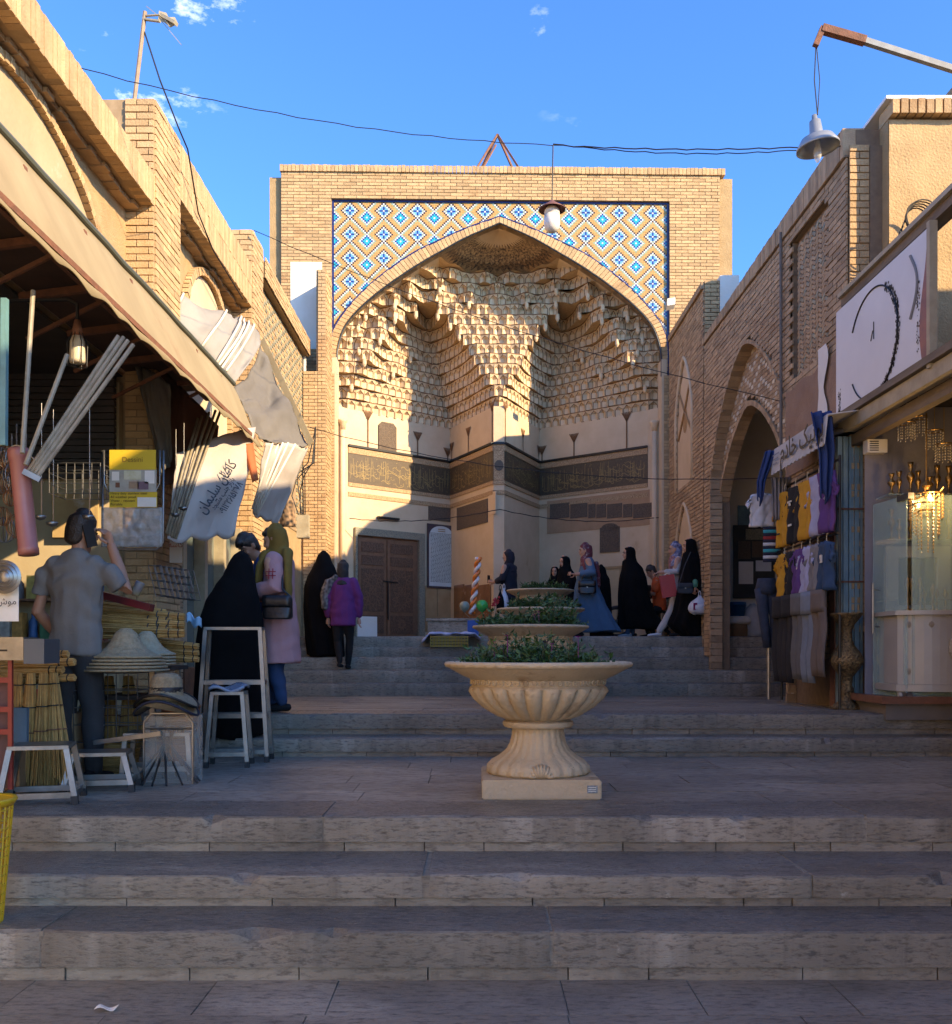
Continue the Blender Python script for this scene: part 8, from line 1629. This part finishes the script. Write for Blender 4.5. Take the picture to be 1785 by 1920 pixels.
# ---- chador walking left, grey fringe band
f = Fig((P(1188, 1190, 16.6).x, 16.6, ZT), 92, .975, 'woman in black chador and jeans walking left, face in profile'); body(f, (0, .09, 1.49), 0, 0, neck=[(0, .03, 1.3, .05), (0, .05, 1.42, .05)])
chador(f, hooded([(.16, .27, .40, 0, -.14), (.4, .27, .33, 0, -.06), (.75, .27, .27, 0, 0), (1.05, .25, .24, 0, .01), (1.22, .2, .19, 0, .02)], (0, .09, 1.49)), seed=6, open_face=(1.37, 1.565, .8), hem_back=.25)
wear(f, 'jeans', [leg((-.07, 0, .6), (-.08, .06, .42), (-.06, .12, .06)), leg((.07, 0, .6), (.08, .03, .42), (.08, .0, .06))], cm('mid_jeans', (.05, .09, .16)), .018); shoe(f, (-.06, .12, 0), (0, 1), cm('pale_shoe', (.35, .36, .38))); shoe(f, (.08, 0, 0), (0, 1), BLK)
wear(f, 'under_scarf', [[(0, .075, 1.585, .055, .05), (0, .095, 1.57, .05, .03)]], cm('pale_blue_band', (.3, .36, .45)), .012)
# ---- man in orange leaning on the bike
f = Fig((P(1236, 1190, 17.0).x, 17.0, ZT), 80, .93, 'man in orange t-shirt leaning on the motorbike with a black bag')
ww = (-.1, .40, .88); R, bo = body(f, (0, .14, 1.26), 5, 25, [arm((-.2, .05, 1.06), (-.24, .1, .82), ww, (.05, .042, .03)), arm((.2, .05, 1.06), (.22, .15, .85), (.06, .4, .86), (.05, .042, .03))], [(ww, (.1, .9, .1), (0, 0, 1), .6), ((.06, .4, .86), (-.2, .9, .1), (0, 0, 1), .6)], M_SKIN2, [(0, .06, 1.05, .06), (0, .09, 1.13, .055), (0, .12, 1.2, .05)])
wear(f, 'shirt', [[(0, -.02, .52, .17, .13, 1), (0, .0, .75, .172, .125), (0, .03, .95, .19, .12), (0, .05, 1.06, .16, .1), (0, .07, 1.12, .08, .07)], [(.15, .04, 1.08, .07), (.225, .06, 1.0, .074), (.24, .08, .9, .07)], [(-.15, .04, 1.08, .07), (-.225, .06, 1.0, .074), (-.245, .08, .9, .07)]], cm('orange_tee', (.52, .085, .015), .88), .015, 3, .006, 5)
wear(f, 'trousers', [leg((-.09, 0, .55), (-.12, .3, .42), (-.1, .2, .07)), leg((.09, 0, .55), (.1, .25, .4), (.1, .1, .07))], BLK, .018); shoe(f, (-.1, .2, 0), (0, 1), BLK); shoe(f, (.1, .1, 0), (0, 1), BLK)
wear(f, 'hair', [[(*(R @ V(c[:3])), *c[3:]) for c in [(0, -.05, -.06, .066, .045), (0, -.036, -.02, .077, .07), (0, -.018, .035, .082, .09), (0, -.003, .065, .082, .1), (0, .0, .09, .075, .096), (0, -.002, .115, .052, .068)]]], M_HAIR, .011, 2, .003)
c_ = P(1211, 1108, 16.75); handbag(c_, .17, .2, .1, .4, LEA, 'black bag with hanging straps held by the man in orange', [c_ + V((-.05, -.03, -.08)), c_ + V((-.05, -.03, -.3)), c_ + V((.02, -.03, -.3)), c_ + V((.02, -.03, -.08))])
# ---- woman with patterned scarf and red bag, white trousers
f = Fig((P(1270, 1190, 15.75).x, 15.75, ZT), 88, .94, 'woman in patterned blue scarf and white trousers striding left with a red bag')
ww = (-.16, .34, 1.12); R, bo = body(f, (0, .05, 1.53), 0, 5, [arm((-.19, .02, 1.34), (-.25, .08, 1.12), ww)], [(ww, (.0, .8, -.3), (0, .2, 1), .9)])
wear(f, 'tunic', [[(0, -.01, .72, .18, .15, 1), (0, 0, .95, .17, .13), (0, 0, 1.2, .175, .12), (0, 0, 1.36, .13, .09)], arm((-.15, 0, 1.33), (-.245, .06, 1.12), (-.19, .24, 1.12), (.075, .065, .05))], cm('white_tunic', (.5, .48, .46)), .016, 3, .006)
wear(f, 'trousers', [leg((-.08, 0, .78), (-.09, .12, .44), (-.08, .33, .09), (.1, .075, .06)), leg((.08, 0, .78), (.085, -.02, .44), (.08, -.2, .1), (.1, .075, .06))], cm('white_trousers', (.5, .48, .45)), .017, 3, .006); shoe(f, (-.08, .36, 0), (0, 1), cm('white_trainer', (.6, .6, .6))); shoe(f, (.08, -.2, .02), (0, 1), MATS['garment_white_trainer'])
wear(f, 'headscarf', scarf_chains((0, .04, 1.53), .2, .15), mat('blue_white_scarf', (.30, .32, .45), (.04, .05, .12), 22, .85, det=1), .014, 2, .007); wear(f, 'neck_scarf', [[(0, .05, 1.36, .11, .1), (0, .08, 1.27, .1, .08), (-.03, .1, 1.15, .06, .05)]], mat('pink_patterned_scarf', (.42, .2, .19), (.1, .06, .08), 20, .85, det=1), .014, 2, .006)
rbg = thing('red_bag', 'large red shopping bag with white emblem carried by the woman in white trousers', 'shopping bag', P(1252, 1130, 15.5)); c_ = P(1252, 1098, 15.5); ax = V((.95, -.1, .12)).normalized(); az = V((-.17, 0, 1)).normalized(); k = MB(); k.frame(c_ - ax * .12 - az * .19, ax * .24, az * .36, ax.cross(az) * .08); k.build('bag_body', mat('red_plastic', (.45, .03, .028), (.38, .025, .025), 7, .4, .2, 25), rbg)
k = MB(); n_ = az.cross(ax)
for i in range(9): a, b = rnd(-.06, .06), rnd(-.05, .06); k.tube([c_ + ax * a + az * b - ax.cross(az) * .006, c_ + ax * (a + rnd(-.04, .04)) + az * (b + rnd(-.04, .04)) - ax.cross(az) * .006], .008, 5)
k.tube([c_ - ax * .05 - az * .11 - ax.cross(az) * .006, c_ + ax * .06 - az * .11 - ax.cross(az) * .006], .007, 5); k.build('white_emblem', M_WHT, rbg); k = MB(); k.tube([c_ + az * .17 + ax * -.03, c_ + az * .2 + ax * .02, c_ + az * .17 + ax * .07], .012, 6); k.build('handle', M_WHT, rbg)
# ---- chador at right with purse and carrier
f = Fig((P(1299, 1190, 15.3).x, 15.3, ZT), 86, .965, 'woman in black chador with grey purse and plastic carrier, rightmost of the walkers'); ww = (-.27, .0, .80)
body(f, (0, .06, 1.50), 0, 5, [], [(ww, (0, .15, -1), (0, 1, 0), .9)], neck=[(0, .03, 1.3, .05), (0, .04, 1.42, .05)])
chador(f, hooded([(.02, .24, .26, 0, -.04), (.2, .25, .36, 0, .03), (.45, .25, .3, 0, .01), (.8, .245, .25, 0, 0), (1.05, .23, .22, 0, 0), (1.24, .19, .18, 0, .01)], (0, .06, 1.50)), seed=9, open_face=(1.38, 1.575, .75)); shoe(f, (0, .22, 0), (0, 1), BLK)
wear(f, 'cuff', [[(-.25, .0, .9, .045), (-.268, .0, .82, .04)]], cm('green_cuff', (.1, .28, .17)), .012)
c_ = P(1285, 1103, 15.0); handbag(c_, .24, .16, .08, -.12, cm('grey_leather', (.045, .052, .06)), 'grey crossbody purse over the rightmost black chador', [c_ + V((-.1, 0, .06)), P(1284, 1060, 15.0), P(1295, 1035, 15.05)], True)
cb_ = carrier(P(1312, 1117, 14.95), .36, .29, M_PLB, 'white plastic carrier with magenta print held by the rightmost chador woman', seed=6)
for dx, dz in ((-.09, -.17), (.1, -.16)):
    k = MB(); c2 = P(1312, 1117, 14.95) + V((dx, -.115 + abs(dx) * .2, dz)); k.sheet(lambda u, v: c2 + V((.06 * (u - .5), .01 * math.sin(u * 3), .11 * (v - .5))), 4, 4, .006); k.build('magenta_print', cm('magenta', (.25, .01, .08)), cb_)
# ---- child in orange with a blue cap, half hidden
f = Fig((P(492, 1190, 10.6).x, 10.6, .835), 160, .96, 'person in orange top and blue cap half hidden behind the woman in pink'); R, bo = body(f, (0, .04, 1.54), 30, 5)
wear(f, 'top', [[(0, 0, .8, .17, .12, 1), (0, 0, 1.1, .17, .12), (0, 0, 1.3, .18, .115), (0, 0, 1.4, .09, .07)], arm((.15, 0, 1.34), (.25, .0, 1.08), (.22, .1, .85), (.07, .06, .05)), arm((-.15, 0, 1.34), (-.25, .0, 1.08), (-.22, .1, .85), (.07, .06, .05))], cm('salmon', (.5, .18, .07)), .018, 3, .005); wear(f, 'trousers', [leg((-.08, 0, .85), (-.08, .02, .45), (-.08, 0, .05)), leg((.08, 0, .85), (.08, .02, .45), (.08, 0, .05))], JEAN, .02); wear(f, 'cap', [[(*(R @ V((0, -.01, .05))), .082, .098), (*(R @ V((0, -.008, .1))), .066, .08)], [(*(R @ V((0, .08, .055))), .06, .012), (*(R @ V((0, .13, .045))), .045, .01)]], cm('blue_cap', (.05, .09, .2)), .012)
# ================================================================ crowded shelves, left shop and lamp shop
random.seed(81)
ORD = ['first', 'second', 'third', 'fourth', 'fifth', 'sixth', 'seventh', 'eighth', 'ninth', 'tenth', 'eleventh', 'twelfth']
shf = thing('wall_shelves', 'narrow wooden shelves on the end wall of the broom shop', 'shelves', (-3.8, 8.7, LZ(.1)))
for h in (.05, .42): k = MB(); k.frame((-4.45, 8.5, LZ(h)), (1.15, 0, 0), (0, .29, 0), (0, 0, .02)); k.build('shelf_board', M_WOOD, shf)
cols = [(.32, .05, .04), (.04, .12, .3), (.45, .36, .1), (.5, .48, .42), (.07, .2, .1), (.3, .16, .06), (.55, .3, .08), (.1, .1, .11)]
for r, h in enumerate((.05, .42)):
    for i in range(9):
        x = -4.4 + i * .12; c = cols[(i * 3 + r) % 8]; m_ = mat('pack_%d' % ((i * 3 + r) % 8), c, tuple(v * .6 for v in c), 20, .5, det=1); k = MB(); hh_ = rnd(.14, .27)
        if (i + r) % 3 == 0: k.lathe([(.035, 0), (.038, .01), (.038, hh_ * .7), (.014, hh_ * .85), (.014, hh_), (.018, hh_)], 14, (x + .05, 8.6, LZ(h) + .02)); nm, ct = 'bottle', 'bottle'
        else: k.frame((x, 8.55 + rnd(0, .03), LZ(h) + .02), (.095, rnd(-.01, .01), 0), (0, .1, 0), (0, 0, hh_)); nm, ct = 'packet', 'packet'
        tag(k.build(nm, m_, None, nm == 'bottle'), f'{ORD[i]} {nm} from the left on the {"lower" if r == 0 else "upper"} shop shelf', ct, 'goods on the shop shelves')
# strings of small wares hanging from the awning purlin
for i, px in enumerate((78, 100, 168, 330, 345)):
    y = 6.0 if i < 3 else 8.0; t = thing('hanging_ladle', f'{ORD[i]} steel ladle counted from the left, hanging under the awning', 'ladle', P(px, 990, y), 'ladles under the awning'); q = P(px, 905 + 12 * (i % 2), y)
    k = MB(); k.tube([q + V((0, 0, .5)), q], .0015, 4); k.build('string', M_WHT, t); k = MB(); k.tube([q + V((.015, 0, 0)), q + V((0, 0, .02)), q + V((0, 0, -.2))], .004, 5); k.build('handle', M_STEEL, t); k = MB(); k.lathe([(.001, -.03), (.03, -.02), (.038, 0), (.034, 0), (.026, -.016), (.001, -.024)], 14, q + V((0, -.02, -.21))); k.build('scoop', M_STEEL, t, True)
# basket of brushes, baskets below the table
def basket(c, r, h, m, label):
    t = thing('wicker_basket', label, 'basket', c, 'wicker baskets under the table'); k = MB()
    for j in range(int(h / .012)):
        rr = r * (.82 + .18 * j * .012 / h); k.tube([V(c) + V(((rr + .004 * math.sin(a * 14 + j * math.pi)) * math.cos(a), (rr + .004 * math.sin(a * 14 + j * math.pi)) * math.sin(a), .012 * j)) for a in [2 * math.pi * i / 42 for i in range(43)]], .0065, 5, cap=False)
    k.build('weave', m, t, True, kind='stuff'); k = MB(); k.tube([V(c) + V((r * 1.02 * math.cos(a), r * 1.02 * math.sin(a), h)) for a in [2 * math.pi * i / 30 for i in range(31)]], .013, 6); k.build('rim', m, t, True)
basket((-2.55, 6.75, ZA + .02), .17, .22, M_STRAW, 'honey wicker basket under the table behind the wire rack'); basket((-2.2, 6.95, ZA + .02), .15, .2, M_STRAWD, 'red brown wicker basket under the table near the medium stool'); basket((-2.12, 6.85, ZA + .3), .13, .17, M_STRAWD, 'red brown wicker basket beside the sun hats')
# brass goods crowding the lamp shop
gs = thing('glass_shelf_unit', 'glass shelves with brass feet along the lamp shop side wall', 'shelves', (3.9, 8.6, LZ(-.4)))
for h in (.42, .95, 1.35): k = MB(); k.frame((3.64, 8.42, LZ(h)), (1.0, 0, 0), (0, .26, 0), (0, 0, .012)); k.build('glass_shelf', M_GLASS, gs)
for r, h in enumerate((.95, 1.35)):
    for i in range(9):
        x = 3.7 + i * .085; hh_ = rnd(.16, .3); s_ = rnd(.8, 1.2); k = MB(); k.lathe([(.026 * s_, 0), (.028 * s_, .01), (.009, .03), (.011, hh_ * .35), (.028 * s_, hh_ * .5), (.03 * s_, hh_ * .6), (.01, hh_ * .72), (.022, hh_ * .9), (.026, hh_)], 12, (x, 8.5 + .04 * (i % 2), LZ(h) + .013)); tag(k.build('brass_lamp', M_BRASS, None, True), f'{ORD[i]} brass lamp from the glass door on the {"lower" if r == 0 else "upper"} glass shelf', 'brass lamp', 'brass lamps on the glass shelves')
for i, (px, py) in enumerate(((1700, 800), (1722, 790), (1752, 815), (1770, 840))):
    q = P(px, py, 8.25); t = thing('small_chandelier', f'{ORD[i]} small unlit crystal chandelier from the glass door under the shop ceiling', 'chandelier', q, 'unlit chandeliers in the lamp shop'); k = MB(); k.tube([q + V((0, 0, .35)), q + V((0, 0, .05))], .004, 5); k.tube([q + V((.07 * math.cos(a), .07 * math.sin(a), .03)) for a in [2 * math.pi * j / 16 for j in range(17)]], .006, 5); k.build('ring', M_BRASS, t)
    for j in range(10):
        a = 2 * math.pi * j / 10; s_ = MB()
        for n_ in range(6): s_.lathe([(.001, -.01), (.007, 0), (.001, .01)], 5, q + V((.07 * math.cos(a), .07 * math.sin(a), .01 - .024 * n_)))
        s_.build('crystal_strand', mat('clear_crystal', (.6, .55, .45), rough=.1, spec=.9, trans=.3), t)

# more wares stacked round the feet of the stall
for i, (x, y, z, w_, d_, h_, c) in enumerate(((-3.05, 5.75, ZA, .3, .25, .3, (.32, .2, .1)), (-3.0, 5.8, ZA + .3, .26, .22, .22, (.12, .2, .28)), (-2.95, 6.35, ZA, .28, .28, .45, (.36, .25, .13)), (-2.95, 6.4, ZA + .45, .2, .2, .16, (.4, .1, .06)))):
    k = MB(); k.frame((x, y, z + .002), (w_, .02 * (i % 2), 0), (-.02, d_, 0), (0, 0, h_)); o = k.build('cardboard_box', mat('carton_%d' % i, c, tuple(v * .75 for v in c), 5, .85, .1)); tag(o, ['brown carton at the bottom of the pile behind the standing brooms', 'dull blue carton on top of the pile behind the standing brooms', 'tall tan carton behind the man in grey', 'small red carton on the tall tan one'][i], 'carton')
    k = MB(); k.frame((x + w_ * .42, y - .003, z + .004), (w_ * .12, 0, 0), (0, 0, h_), (0, .002, 0)); attach(k.build('parcel_tape', M_CREAMB), o)
for i in range(6):
    px = 4 + 9 * i; q = P(px, 835 + 9 * (i % 3), 5.35); t = thing('wire_strainer', f'{ORD[i]} round wire strainer from the left edge, hung above the pink pipe', 'strainer', q, 'strainers at the left edge'); k = MB(); k.tube([q + V((.05 * math.cos(a), 0, .05 * math.sin(a) - .05)) for a in [2 * math.pi * j / 18 for j in range(19)]], .004, 5); k.tube([q, q + V((0, 0, .12))], .004, 5); k.build('hoop', M_STEEL, t)
    k = MB()
    for j in range(-3, 4): k.tube([q + V((.013 * j, 0, -.05 - .046 * math.sqrt(max(0, 1 - (j / 4) ** 2)))), q + V((.013 * j, .02, -.05)), q + V((.013 * j, 0, -.05 + .046 * math.sqrt(max(0, 1 - (j / 4) ** 2))))], .0015, 4)
    k.build('mesh', M_BRASS, t)
